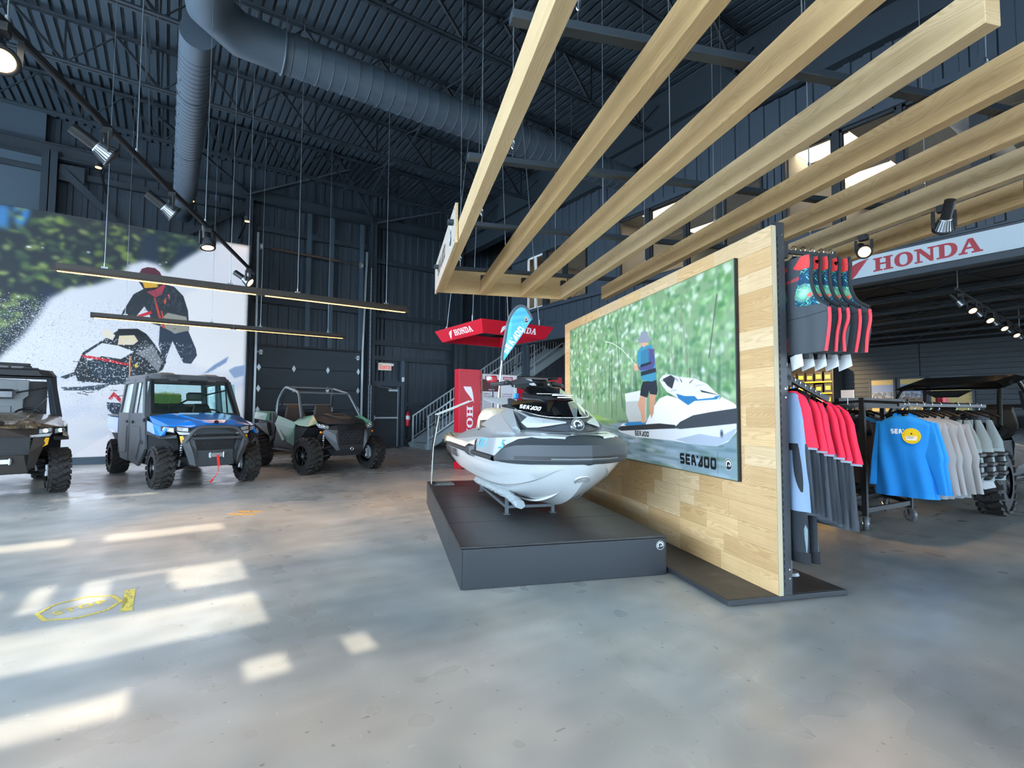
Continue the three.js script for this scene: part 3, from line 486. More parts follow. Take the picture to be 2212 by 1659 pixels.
// ---------------------------------------------------------------- mezzanine wall
const wr = struct('wall_right');
{
  const Za = -13.7, Zb = ZF, L = Zb - Za, m = (Za + Zb) / 2, x = X1;
  part('header_beam', [bx(0.03, 0.5, L, x + 0.02, 3.63, m), bx(0.24, 0.03, L, x + 0.1, 3.4, m), bx(0.24, 0.03, L, x + 0.1, 3.87, m)], M.siding, wr);
  const fit = (za, zb, y0, y1) => { const n = Math.max(1, Math.round((zb - za) / 0.9)), k = (zb - za) / n / 0.9, g = sheet(0.9, y1 - y0, 0.3, 0.1, 0.03); for (let i = 0; i < n; i++) { const o = part('siding_sheet', g, M.siding, wr); o.rotation.y = Math.PI / 2; o.scale.x = k; o.position.set(x + 0.03, (y0 + y1) / 2, za + (i + 1) * 0.9 * k); } };
  fit(Za, Zb, 3.9, 4.34); fit(Za, Zb, 6.16, 7.2);
  const win = [[-12.78, -11.97, 1], [-11.76, -11.04], [-10.93, -10.07], [-8.85, -8.0], [-7.86, -6.91], [-6.84, -6.08], [-5.97, -5.15], [-4.74, -3.89], [-3.78, -2.96], [-2.89, -2.08], [-1.91, -1.1], [-1.0, -0.2], [-0.1, 0.7], [0.8, 1.6]];
  for (const [a, b] of [[Za, -12.78], [-10.07, -8.85], [-5.15, -4.74], [1.6, Zb]]) fit(a, b, 4.34, 6.16);
  part('sill', [bx(0.16, 0.09, L, x - 0.01, 4.38, m)], M.siding, wr); part('head', [bx(0.14, 0.1, L, x, 6.13, m)], M.siding, wr);
  const gaps = [[-11.97, -11.76], [-11.04, -10.93], [-8.0, -7.86], [-6.91, -6.84], [-6.08, -5.97], [-3.89, -3.78], [-2.96, -2.89], [-2.08, -1.91], [-1.1, -1.0], [-0.2, -0.1], [0.7, 0.8]];
  for (const [a, b] of gaps) part('mullion', [bx(0.12, 1.8, b - a, x + 0.02, 5.25, (a + b) / 2)], M.steelDark, wr);
  win.forEach(([a, b, wht], i) => { const o = struct('window_' + (i + 3)); part('window_frame', [bx(0.06, 0.05, b - a, x + 0.02, 4.45, (a + b) / 2), bx(0.06, 0.05, b - a, x + 0.02, 6.06, (a + b) / 2), bx(0.06, 1.66, 0.04, x + 0.02, 5.25, a + 0.02), bx(0.06, 1.66, 0.04, x + 0.02, 5.25, b - 0.02), ...(wht ? [bx(0.06, 1.6, 0.05, x + 0.01, 5.25, (a + b) / 2)] : [])], wht ? M.white : M.steelDark, o); part('pane', [bx(0.012, 1.6, b - a - 0.06, x + 0.02, 5.25, (a + b) / 2)], M.glass, o); });
  part('girder', [bx(0.03, 0.6, 20, x - 0.02, 7.48, -7.5), bx(0.3, 0.04, 20, x - 0.02, 7.2, -7.5), bx(0.3, 0.04, 20, x - 0.02, 7.78, -7.5), bx(0.2, 1.1, 20, x + 0.16, 8.3, -7.5)], M.steel, wr);
  part('column', [bx(0.3, 3.4, 0.03, x + 0.1, 1.7, -13.0), bx(0.03, 3.4, 0.26, x + 0.1, 1.7, -13.0)], M.siding, wr);
  // mezzanine floor and the offices behind the windows
  const fl = struct('mezzanine_floor'); part('floor_slab', [bx(XB + 4 - x - 0.3, 0.16, L + 4.5, (XB + 4 + x) / 2 + 0.16, 4.05, m - 2.25)], M.steelDark, fl);
  const beige = mat(0xb5ab98, 0.8), wo = struct('wall_office'); part('office_wall', [bx(0.15, 2.3, L, 14.4, 5.25, m), bx(5, 2.3, 0.15, 11.9, 5.25, Za + 0.1), bx(5, 2.3, 0.15, 11.9, 5.25, Zb - 0.1), bx(4.6, 2.3, 0.12, 12.1, 5.25, -9.45), bx(4.6, 2.3, 0.12, 12.1, 5.25, -4.95)], beige, wo);
  const oc = struct('office_ceiling'); const tm = mat(0xc9c5ba, 0.85); part('grid', [bx(5, 0.02, L, 11.9, 6.39, m)], M.white, oc);
  const lit = new THREE.MeshStandardMaterial({ color: 0xffffff, emissive: 0xfff2da, emissiveIntensity: 2.6 });
  const tg = new THREE.BoxGeometry(0.6, 0.02, 1.19), isL = (i, k) => (k % 3 === 1) && (i === 1 || i === 4);
  for (let i = 0; i < 8; i++) for (let k = 0; k < 13; k++) { const X = 9.75 + i * 0.615, Z = Za + 0.7 + k * 1.21, o = part(isL(i, k) ? 'light_panel' : 'ceiling_tile', tg, isL(i, k) ? lit : tm, oc); o.position.set(X, 6.365, Z); if (isL(i, k)) { const q = new THREE.RectAreaLight(0xfff0d8, 5, 0.58, 1.16); q.position.set(X, 6.34, Z); q.rotation.x = -Math.PI / 2; scene.add(q); } }
  const du = thing('white_duct', 'round white duct seen through the upper office windows', 'duct', [10.6, 6.1, -3.0]); part('duct_body', [cylX(0.2, 3.2, 0.6, -0.02, 0.55, 24)], M.white, du); part('flange', [new THREE.TorusGeometry(0.21, 0.02, 6, 24).rotateY(Math.PI / 2).translate(-0.98, -0.02, 0.55)], M.white, du);
  for (const [z, s, l] of [[-11.35, 1, 'dark green spiky plant standing behind the second upper window from the corner'], [-10.4, 1.1, 'dark green spiky plant behind the third upper window from the corner']]) {
    const p = thing('potted_plant', l, 'plant', [9.75, 4.13, z]); part('pot', lathe([[0, 0], [0.1, 0], [0.13, 0.26], [0.11, 0.26], [0.1, 0.2], [0, 0.2]], 16), M.steelDark, p);
    const gm = mat(0x23432a, 0.6); for (let k = 0; k < 16; k++) { const a = k * 2.4, r = rnd(0.14, 0.34), y = rnd(0.4, 0.85) * s; part('leaf', [loft([0, 0.35, 0.7, 1].map((t) => { const w = 0.03 * Math.sin(Math.PI * (0.15 + t * 0.85)), cx = Math.cos(a) * r * t, cz = Math.sin(a) * r * t, cy = 0.2 + y * t - 0.2 * t * t; return [[cx - Math.sin(a) * w, cy, cz + Math.cos(a) * w], [cx, cy - 0.012, cz], [cx + Math.sin(a) * w, cy, cz - Math.cos(a) * w]]; }))], new THREE.MeshStandardMaterial({ color: gm.color, roughness: 0.6, side: THREE.DoubleSide }), p); }
  }
}
{ // sign band over the shop opening
  const tx = canvasTex(2048, 192, (c, w, h) => { c.fillStyle = '#c6d4da'; c.fillRect(0, 0, w, h); wing(c, 327, 24, 110, 150, '#b01228'); honda(c, 456, 158, 518, 118, '#b01228'); });
  const t = thing('shop_sign', 'long pale sign board with red lettering and wing over the shop opening', 'sign', [X1 - 0.02, 3.645, -1.9]);
  part('board', [bx(0.04, 0.325, 5.2, 0, 0, 0)], mat(0xc6d4da, 0.4), t); const f = part('face', new THREE.PlaneGeometry(5.2, 0.325), mat(0xffffff, 0.4, { map: tx }), t); f.rotation.y = -Math.PI / 2; f.position.x = -0.0225;
  part('screw', [0, 1, 2, 3].map((k) => cylX(0.008, 0.01, -0.02, 0.21, -2 + k * 1.3, 8)), M.chrome, t);
}
// ---------------------------------------------------------------- the shop behind the opening
{
  const w = struct('wall_shop'); const sm = mat(0x333c42, 0.55), g = new RoundedBoxGeometry(0.04, 0.146, 4.78, 1, 0.006);
  part('backing', [bx(0.25, 9.4, ZF - ZB + 6, XB + 4, 4.6, -6), bx(0.2, 4, 18, XB + 0.1, 2, -5)], mat(0x14181b, 0.7), w);
  for (let k = 0; k < 23; k++) for (const z of [-9.6, -4.8, 0]) part('slat_board', g, sm, w).position.set(XB - 0.02, 0.09 + k * 0.152, z + 1.2);
  const pics = [['beige and blue framed landscape, left one of three on the slat wall', -7.39, -6.68, 1], ['beige and blue framed landscape, middle one of three on the slat wall', -6.56, -5.82, 2], ['beige framed picture, right one of three, partly behind the black buggy', -5.75, -4.7, 3]];
  for (const [l, a, b, s] of pics) {
    const t = thing('framed_picture', l, 'picture', [XB - 0.09, 1.85, (a + b) / 2]); const ww = b - a;
    const tx = canvasTex(256, 384, (c, W2, H2) => { c.fillStyle = '#c8b070'; c.fillRect(0, 0, W2, H2); if (s < 3) { c.fillStyle = '#7f93b8'; c.fillRect(0, 60, W2, 150); c.fillStyle = '#9aa6b4'; c.fillRect(0, 150, W2, 70); c.fillStyle = '#6a7078'; for (let i = 0; i < 40; i++) c.fillRect(rnd(0, W2), rnd(150, 190), rnd(3, 30), rnd(5, 40)); c.fillStyle = '#8a7560'; c.fillRect(0, 220, W2, 60); c.fillStyle = '#5a4a44'; for (let i = 0; i < 30; i++) c.fillRect(rnd(0, W2), rnd(200, 270), rnd(5, 40), rnd(3, 16)); } else { c.fillStyle = '#b89a5a'; for (let i = 0; i < 14; i++) c.fillRect(rnd(0, W2), rnd(0, H2), rnd(20, 60), rnd(4, 10)); } });
    part('frame', [bx(0.05, 1.16, 0.06, 0, 0, -ww / 2), bx(0.05, 1.16, 0.06, 0, 0, ww / 2), bx(0.05, 0.06, ww, 0, 0.56, 0), bx(0.05, 0.06, ww, 0, -0.56, 0), bx(0.02, 1.1, ww - 0.02, 0.025, 0, 0)], M.siding, t);
    const f = part('print', new THREE.PlaneGeometry(ww - 0.06, 1.06), mat(0xffffff, 0.5, { map: tx }), t); f.rotation.y = -Math.PI / 2; f.position.x = 0.01;
  }
  const c = struct('ceiling_shop'); for (let x = 10.2; x < 20; x += 0.9) part('deck_sheet', [bx(0.86, 0.05, 14, x, 3.94, -5)], mat(0x15191c, 0.7), c);
  for (let k = 0; k < 6; k++) { const x = 11.9 + k * 1.45, t = thing('shop_joist', 'grey open-web joist under the shop ceiling, ' + ['first', 'second', 'third', 'fourth', 'fifth', 'sixth'][k] + ' from the opening', 'joist', [x, 0, -5.5], 0, 'shop joists'); for (const y of [3.52, 3.86]) part('chord', [bx(0.12, 0.05, 15, 0, y, 0)], M.steel, t); for (let z = -7; z < 7; z += 1.2) { part('web_member', [rod([0, 3.85, z], [0, 3.53, z + 0.6], 0.016, 6)], M.steel, t); part('web_member', [rod([0, 3.53, z + 0.6], [0, 3.85, z + 1.2], 0.016, 6)], M.steel, t); } }
}
{ // lit shelving far behind the hanging clothes
  const t = thing('shelf_unit', 'tall dark shelving with yellow price edges seen behind the hanging clothes', 'shelf', [XB - 0.7, 0, -9.1]);
  part('back_panel', [bx(0.04, 2.9, 1.9, 0.35, 1.45, 0)], mat(0x2a2622, 0.7), t); for (const z of [-0.95, 0.95]) part('upright', [bx(0.7, 2.9, 0.05, 0, 1.45, z)], M.steelDark, t);
  const ym = mat(0xd9a81e, 0.5); const rows = [0.4, 0.85, 1.2, 1.55, 1.95, 2.35];
  for (const y of rows) { const s = part('shelf_board', [bx(0.6, 0.03, 1.84, 0, y, 0)], M.steelDark, t); part('price_edge', [bx(0.01, 0.045, 1.84, -0.305, y, 0)], ym, s); }
  const kinds = [['small yellow carton on the far shelf', 'box', 0xd8b02a, 0.24], ['red plastic bottle on the far shelf', 'bottle', 0xb32a20, 0.2], ['black clear-fronted package on the far shelf', 'package', 0x23211f, 0.34]];
  rows.forEach((y, r) => { for (let k = 0; k < 6; k++) { const q = kinds[r >= 4 ? 2 : r === 3 ? 2 : r === 2 ? (k > 3 ? 1 : 0) : r % 2 ? 0 : 1], h = q[3] * rnd(0.85, 1.05), z = -9.85 + k * 0.3; const o = thing(q[1] === 'box' ? 'carton' : q[1], q[0], q[1], [XB - 0.85, y + 0.016, z], 0, q[0].replace('far', 'lit far'));
    if (q[1] === 'bottle') { part('bottle_body', lathe([[0, 0], [0.07, 0], [0.075, 0.02], [0.075, h * 0.6], [0.03, h * 0.8], [0.03, h]], 12), mat(q[2], 0.4), o); part('cap', [cyl(0.033, 0.033, 0.03, 0, h + 0.015, 0)], M.white, o); }
    else { part('carton_body', [rb(0.2, h, 0.24, 0, h / 2, 0, 0.006)], mat(q[2], 0.5), o); part('label_print', [bx(0.004, h * 0.4, 0.16, -0.102, h * 0.5, 0)], mat(q[1] === 'box' ? 0x2b2a28 : 0xc9c13a, 0.5), o); } } });
  const s = new THREE.SpotLight(0xffd9a0, 90, 8, 0.9, 0.7); s.position.set(XB - 3, 3.3, -8.6); s.target.position.set(XB - 0.7, 1.2, -9.1); scene.add(s, s.target);
}
// ---------------------------------------------------------------- spotlight fixture (origin at the mounting point on the rail, beam along dir)
function spotlight(label, p, dir, group, power = 30, size = 1) {
  const t = thing('spotlight', label, 'spotlight', p, 0, group); const d = V(...dir).normalize(), C = [0, -0.2 * size, 0], q = (k) => [C[0] + d.x * k, C[1] + d.y * k, C[2] + d.z * k];
  const side = V(0, 1, 0).cross(d).normalize().multiplyScalar(0.085 * size);
  part('yoke', [bx(0.07 * size, 0.05, 0.1 * size, 0, -0.02, 0), ...[-1, 1].map((s) => bar([side.x * s, -0.04, side.z * s], [C[0] + side.x * s, C[1] - 0.01, C[2] + side.z * s], 0.018 * size, 0.03 * size, [side.x, 0.001, side.z]))], M.black, t);
  part('driver_can', [rod(q(-0.26 * size), q(-0.08 * size), 0.045 * size, 20)], M.black, t);
  part('reflector', [rod(q(-0.08 * size), q(0.035 * size), 0.05 * size, 24, 0.085 * size)], M.alum, t);
  const fins = []; for (let k = 0; k < 20; k++) { const a = k / 20 * Math.PI * 2, u = side.clone().normalize(), w = d.clone().cross(u), o = u.multiplyScalar(Math.cos(a)).add(w.multiplyScalar(Math.sin(a))); fins.push(bar([...q(-0.07 * size)].map((v, i) => v + o.getComponent(i) * 0.053 * size), q(0.03 * size).map((v, i) => v + o.getComponent(i) * 0.085 * size), 0.004 * size, 0.012 * size, [o.x, o.y, o.z])); }
  part('fin', fins, M.steelDark, t);
  part('front_ring', [orient(new THREE.TorusGeometry(0.08 * size, 0.013 * size, 8, 28).rotateX(Math.PI / 2), q(0.03 * size), q(0.05 * size))], M.black, t);
  part('lamp', [rod(q(0.036 * size), q(0.042 * size), 0.07 * size, 24)], new THREE.MeshStandardMaterial({ color: 0x222222, emissive: 0xffc98a, emissiveIntensity: 5 }), t);
  if (power) { const l = new THREE.SpotLight(0xffca8e, power, 14, 0.55, 0.6); l.position.set(p[0] + q(0.07 * size)[0], p[1] + q(0.07 * size)[1], p[2] + q(0.07 * size)[2]); l.target.position.set(p[0] + q(3)[0], p[1] + q(3)[1], p[2] + q(3)[2]); l.shadow.radius = 3; scene.add(l, l.target); }
  return t;
}
{ // spot track in the shop
  const a = [10.4, 3.28, -2.62], b = [17.5, 3.28, -3.1], t = thing('shop_track', 'black lighting track hung under the shop ceiling', 'track'); part('rail', [bar(a, b, 0.035, 0.04)], M.black, t); part('hanger', [rod([10.5, 3.28, -2.62], [10.5, 3.92, -2.62], 0.008), rod([16.5, 3.28, -3.03], [16.5, 3.92, -3.03], 0.008)], M.wire, t);
  for (let k = 0; k < 9; k++) spotlight(['first', 'second', 'third', 'fourth', 'fifth', 'sixth', 'seventh', 'eighth', 'ninth'][k] + ' spotlight from the near end of the shop track', [lerp(a[0], b[0], (k + 0.5) / 9.5), 3.26, lerp(a[2], b[2], (k + 0.5) / 9.5)], [k % 2 ? -0.5 : 0.3, -0.8, k % 2 ? 0.5 : 0.6], 'spotlights on the shop track', k % 2 ? 0 : 7, 0.85);
}
// ---------------------------------------------------------------- stair
{
  const t = thing('steel_stair', 'galvanised steel stair with slim balustrades climbing to the mezzanine', 'stair', [7.08, 0, -15.85]);
  const run = 0.285, rise = 0.18, n = 21, gm = mat(0x8f9ba0, 0.42, { metalness: 0.45 });
  for (let k = 0; k < n; k++) { part('tread', [bx(run + 0.03, 0.035, 1.2, k * run + run / 2, (k + 1) * rise - 0.018, 0)], gm, t); part('riser', [bx(0.012, rise - 0.03, 1.2, k * run + 0.01, k * rise + rise / 2 - 0.015, 0)], gm, t); }
  const slope = rise / run;
  for (const z of [-0.62, 0.62]) {
    part('stringer', [bar([-0.1, 0.04, z], [n * run, n * rise + 0.0, z], 0.03, 0.26)], gm, t); const h = 0.98;
    part('handrail', [bar([-0.02, 0.1 + h, z], [n * run, n * rise + h + 0.12, z], 0.045, 0.045), bar([0.0, 0.1 + 0.24, z], [n * run, n * rise + 0.34, z], 0.035, 0.035)], M.galv, t);
    part('handrail', [rod([0.25, 0.82, z + (z < 0 ? 0.08 : -0.08)], [n * run, n * rise + 0.82, z + (z < 0 ? 0.08 : -0.08)], 0.018)], M.steel, t);
    for (let k = 0; k <= 45; k++) { const x = k * 0.131, y = 0.1 + x * slope, post = k % 11 === 0; part(post ? 'rail_post' : 'baluster', [bx(post ? 0.05 : 0.018, post ? h + 0.2 : h - 0.22, post ? 0.05 : 0.018, x, post ? y + h / 2 - 0.08 : y + 0.24 + (h - 0.26) / 2, z)], M.galv, t); }
  }
}
// ---------------------------------------------------------------- display platform
const dthing = (name, label, cat, u, y, v, group, turn = 0) => thing(name, label, cat, D(u, y, v), DR + turn, group);
{
  const t = dthing('display_platform', 'low black display platform carrying the silver watercraft', 'platform', 0.512, 0, 3.70);
  const pm = mat(0x23282d, 0.42), tm = dataTex(512, 512, (x, y) => { const s = fbm(x, y, 5, 4, 1), k = fbm(x, y, 40, 2, 2), v = 34 + (s > 0.62 ? (s - 0.62) * 130 : 0) + (k - 0.5) * 10; return [v + 2, v, v]; }); tm.repeat.set(0.6, 0.6);
  const top = mat(0xffffff, 0.42, { map: tm });
  const vs = [0, 0.8, 1.5, 2.2, 2.9, 3.455];
  part('core', [bx(1.61, 0.29, 3.41, 0.826, 0.146, -1.727)], M.steelDark, t);
  for (let k = 0; k < 5; k++) {
    const a = vs[k] + 0.002, b = vs[k + 1] - 0.002, L = b - a, m = -(a + b) / 2;
    part('top_panel', [rb(1.653, 0.018, L, 0.8265, 0.2985, m, 0.004)], top, t); part('side_panel', [rb(0.018, 0.287, L, 0.009, 0.146, m, 0.003)], pm, t); part('side_panel', [rb(0.018, 0.287, L, 1.644, 0.146, m, 0.003)], pm, t);
  }
  part('front_panel', [rb(1.62, 0.287, 0.018, 0.826, 0.146, 0, 0.003)], pm, t); part('back_panel', [rb(1.62, 0.287, 0.018, 0.826, 0.146, -3.45, 0.003)], pm, t);
  const bt = canvasTex(256, 256, (c) => { c.fillStyle = '#23282d'; c.fillRect(0, 0, 256, 256); brp(c, 128, 128, 122, '#d5dadd', '#20262b', '#e8ecee'); });
  part('badge', [cylZ(0.037, 0.006, 1.59, 0.236, 0.012, 32)], M.chrome, t, 'small round badge'); part('badge_print', new THREE.CircleGeometry(0.0365, 40).translate(1.59, 0.236, 0.0155), mat(0xffffff, 0.35, { map: bt }), t);
}
// ---------------------------------------------------------------- wood feature wall (gondola), its poster
const oak = woodTex(0), oakBeam = woodTex(1, [206, 178, 136], 0.8);
{
  const t = dthing('display_wall', 'tall oak-clad display wall on a black base with a slotted black end post', 'wall', 2.61, 0, 2.98);
  const bm = mat(0x2b2f33, 0.45), tops = dataTex(256, 256, (x, y) => { const s = fbm(x, y, 6, 4, 2), v = 43 + (s > 0.64 ? (s - 0.64) * 160 : 0) + (fbm(x, y, 40, 1, 0) - 0.5) * 8; return [v, v + 3, v + 6]; });
  const base = part('base', [rb(0.965, 0.035, 4.32, 0.06, 0.0305, -2.16, 0.004)], bm, t); part('base_top', [bx(0.93, 0.002, 4.28, 0.06, 0.0485, -2.16)], mat(0xffffff, 0.42, { map: tops }), base);
  for (const u of [-0.38, 0.5]) for (const v of [-0.06, -2.2, -4.2]) part('levelling_foot', [cyl(0.016, 0.018, 0.013, u, 0.0065, v)], M.chrome, base);
  const core = part('core_panel', [bx(0.028, 2.56, 4.32, -0.002, 1.33, -2.16)], mat(0xcfc4ac, 0.7), t);
  // oak staves, row by row, each a piece of its own
  const tones = [0xffffff, 0xf3e8d8, 0xe9dcc6, 0xfff6e6].map((c) => mat(c, 0.5, { map: oak }));
  const rows = 18, h = 2.56 / rows, seams = [0, 1.2, 2.4, 3.6, 4.325];
  for (let r = 0; r < rows; r++) for (let p = 0; p < 4; p++) {
    let a = seams[p]; while (a < seams[p + 1] - 0.02) {
      let b = Math.min(seams[p + 1], a + rnd(0.28, 0.75)); if (seams[p + 1] - b < 0.15) b = seams[p + 1];
      const L = b - a, g = new THREE.BoxGeometry(0.008 + rnd(0, 0.0012), h - 0.0012, L - 0.0012); boxUV(g, 'z', rnd(0, 40));
      part('oak_stave', g, tones[Math.floor(rnd(0, 4))], core).position.set(-0.019, 0.05 + (r + 0.5) * h, -(a + b) / 2); a = b;
    }
  }
  part('edge_band', [bx(0.034, 2.56, 0.004, -0.005, 1.33, 0.003), bx(0.034, 0.004, 4.32, -0.005, 2.612, -2.16)], mat(0xb3a689, 0.6), core);
  for (const v of [-0.02, -1.4, -2.85, -4.3]) {
    const p = part('slotted_post', [bx(0.07, 2.59, 0.04, 0.05, 1.345, v), bx(0.004, 2.59, 0.008, 0.014, 1.345, v + 0.024)], bm, t);
    const sl = []; for (let y = 0.12; y < 2.55; y += 0.05) sl.push(bx(0.006, 0.03, 0.004, 0.025, y, v + 0.0205)); part('slot', sl, mat(0x050506, 0.9), p);
    part('bolt', [0.16, 0.22, 1.4, 1.46, 2.46, 2.55].map((y) => cylZ(0.006, 0.004, 0.066, y, v + 0.021, 10)), M.chrome, p);
  }
  part('back_panel', [bx(0.02, 2.56, 4.3, 0.024, 1.33, -2.17)], bm, t);
  const f = dthing('poster_lightbox', 'large lit poster of a woman fishing from a watercraft, on the oak wall', 'poster', 2.585, 0, 3.33);
  part('frame', [rb(0.03, 1.71, 3.67, -0.0155, 1.625, -1.835, 0.004)], M.black, f);
  const g = part('lit_print', new THREE.PlaneGeometry(3.655, 1.70), new THREE.MeshStandardMaterial({ color: 0xbbbbbb, map: posterTex, roughness: 0.4, emissive: 0xffffff, emissiveMap: posterTex, emissiveIntensity: 0.55 }), f); g.rotation.y = -Math.PI / 2; g.position.set(-0.0312, 1.625, -1.835);
  const l = new THREE.RectAreaLight(0xe6f2ea, 0.7, 3.65, 1.7); l.position.set(...D(2.545, 1.625, 5.165)); l.lookAt(...D(0, 1.625, 5.165)); scene.add(l);
}
// ---------------------------------------------------------------- slatted oak canopy hung over the display
{
  const yb = 2.935, bh = 0.19, bw = 0.088, us = [0, 1, 2, 3, 4, 5, 6, 7].map((i) => 0.612 + i * 0.596);
  const ord = ['leftmost', 'second from left', 'third from left', 'fourth from left, ending at the end board', 'fifth from left, the first beyond the end board', 'sixth from left', 'seventh from left, carrying spotlights', 'rightmost, lit by the spotlights'];
  us.forEach((u, i) => {
    const t = dthing('oak_beam', 'long oak canopy beam, ' + ord[i], 'beam', u, yb, 7.0 - (i > 3 ? 0.13 : 0), 'oak canopy beams'), L = 5.48 - (i > 3 ? 0.13 : 0);
    // three laminations of finger-jointed staves
    for (let k = 0; k < 1; k++) { const g = new RoundedBoxGeometry(bw, bh, L, 2, 0.004).translate(bw / 2, bh / 2, L / 2); boxUV(g, 'z', i * 3.3 + 1); part('beam_body', g, mat([0xffffff, 0xf4ead8, 0xfbf2e4][i % 3], 0.5, { map: oakBeam }), t); }
  });
  const e = dthing('canopy_end_board', 'oak board closing the far end of the canopy', 'board', 0.612, yb, 7.002); { const g = new RoundedBoxGeometry(1.9, 0.335, 0.03, 2, 0.003).translate(0.95, 0.1675, -0.016); boxUV(g, 'x', 5); part('board_body', g, mat(0xf0e6d2, 0.5, { map: oakBeam }), e);
    part('bracket', [1, 2, 3].map((i) => bx(0.07, 0.07, 0.05, i * 0.596 + 0.04, 0.235, 0.026)), M.black, e); }
  const tx = canvasTex(1024, 176, (c, w, h) => { c.fillStyle = '#bdb1a2'; c.fillRect(0, 0, w, h); seadoo(c, 190, 118, 430, '#15181a'); brp(c, 850, 84, 60); });
  const s = dthing('canopy_sign', 'beige sign board with black lettering and round emblem on the canopy side', 'sign', 0.608, 2.915, 7.06);
  { const g = new RoundedBoxGeometry(0.028, 0.39, 2.27, 2, 0.003).translate(-0.015, 0.195, 1.135); boxUV(g, 'z', 9); part('board_body', g, mat(0xffffff, 0.5, { map: oakBeam }), s); const f = part('face', new THREE.PlaneGeometry(2.255, 0.385), mat(0xffffff, 0.45, { map: tx }), s); f.rotation.y = -Math.PI / 2; f.position.set(-0.0295, 0.195, 1.135); }
  part('screw', [0.04, 0.35].flatMap((y) => [0.05, 2.2].map((z) => cylX(0.007, 0.006, -0.03, y, z, 10))), M.steelDark, s);
  [2.234, 3.588, 4.919, 6.525].forEach((v, i) => {
    const t = dthing('hanging_crossbar', 'dark steel crossbar over the canopy on thin cables, ' + ['nearest the camera', 'second from the camera', 'third from the camera', 'farthest, by the end board'][i], 'crossbar', 0.62, 3.128, v, 'canopy crossbars');
    part('bar', [rb(4.9, 0.045, 0.065, 2.35, 0.025, 0, 0.006)], M.steel, t);
    for (const u of [0.24, 1.55, 2.9, 4.2]) { const c = part('cable', [rod([u, 0.05, 0], [u, 4.6, 0], 0.004, 6)], M.wire, t); part('turnbuckle', [new THREE.TorusGeometry(0.018, 0.004, 6, 12).scale(0.7, 1.9, 1).translate(u, 0.16, 0), rod([u, 0.05, 0], [u, 0.12, 0], 0.006, 8), rod([u, 0.2, 0], [u, 0.27, 0], 0.006, 8), new THREE.TorusGeometry(0.014, 0.003, 6, 12).scale(0.8, 2, 1).translate(u, 0.32, 0)], M.chrome, c); part('stop', [new THREE.SphereGeometry(0.012, 8, 6).translate(u, 4.58, 0)], M.chrome, c); }
  });
  // spotlights under the seventh beam
  const B = (u, v) => D(u, 2.93, v);
  spotlight('spotlight under the canopy shining at the camera, left of three', B(4.235, 3.72), [-0.75, -0.5, 0.42], 'canopy spotlights', 6, 0.72);
  spotlight('spotlight under the canopy turned away, its ribbed back showing', B(4.23, 3.02), [0.55, -0.75, -0.35], 'canopy spotlights', 10, 0.8);
  spotlight('spotlight under the canopy at the right edge of the picture', B(4.235, 2.42), [-0.75, -0.5, 0.3], 'canopy spotlights', 6, 0.72);
}
// ---------------------------------------------------------------- left spotlight track and two linear pendants
{
  const t = dthing('light_track', 'long black lighting track crossing the upper left of the hall', 'track', -2.21, 3.5, 8.95); part('rail', [rb(0.036, 0.045, 6.6, 0, 0.022, 3.3, 0.004)], M.black, t); part('channel', [bx(0.012, 0.004, 6.5, 0, -0.001, 3.3)], M.steelDark, t);
  for (const z of [0.35, 2.25, 3.95, 5.5]) part('cable', [rod([0, 0.045, z], [0, 4.2, z], 0.004, 6), cyl(0.012, 0.012, 0.04, 0, 0.065, z)], M.wire, t);
  const sp = [[3.41, 'big one at the left edge', [0.25, -0.8, 0.75]], [4.53, 'second from the left edge', [0.95, -0.55, -0.25]], [5.74, 'third from the left edge', [0.95, -0.62, -0.2]], [6.80, 'fourth, shining straight down', [0.1, -1, 0.25]], [8.62, 'last one, at the far end', [0.75, -0.6, 0.45]]];
  for (const [v, l, d] of sp) spotlight('black spotlight on the left track, ' + l, D(-2.21, 3.495, v), d, 'left track spotlights', 22, 0.95);
  const lit = new THREE.MeshStandardMaterial({ color: 0x332211, emissive: 0xffb765, emissiveIntensity: 7 }), y = 3.05;
  [[-8.55, -1.276, 4.83, 'nearer of two long pendants glowing warm over the buggies'], [-12.6, -1.275, 4.87, 'farther of two long pendants glowing warm over the buggies']].forEach(([z, xa, L2, l]) => {
    const p = thing('linear_pendant', l, 'pendant', [xa, y, z]); const h = L2 / 2 + 0.22;
    for (let k = 0; k < 2; k++) { const xa2 = k * (L2 / 2) + 0.004, len = L2 / 2 - 0.008, m = xa2 + len / 2; const s = part('housing', [prism([[-0.045, 0.1], [0.045, 0.1], [0.045, 0.035], [0.032, 0.0], [-0.032, 0.0], [-0.045, 0.035]], len, 'zy', m, 0.002)], mat(0x2c241d, 0.45), p); part('diffuser', [bx(len - 0.12, 0.004, 0.05, m, -0.002, 0)], lit, s); part('end_cap', [bx(0.05, 0.068, 0.092, xa2 + (k ? len - 0.025 : 0.025), 0.067, 0)], M.black, s);
      const r = new THREE.RectAreaLight(0xffb870, 16, len, 0.06); r.position.set(xa + m, y - 0.012, z); r.rotation.x = -Math.PI / 2; scene.add(r);
      for (const q of [0.22, 0.83]) part('cable', [rod([xa2 + len * q, 0.1, 0], [xa2 + len * q, 4.68, 0], 0.004, 6), bx(0.07, 0.03, 0.03, xa2 + len * q, 0.112, 0), cyl(0.009, 0.009, 0.05, xa2 + len * q, 0.15, 0)], M.wire, s); }
  });
}
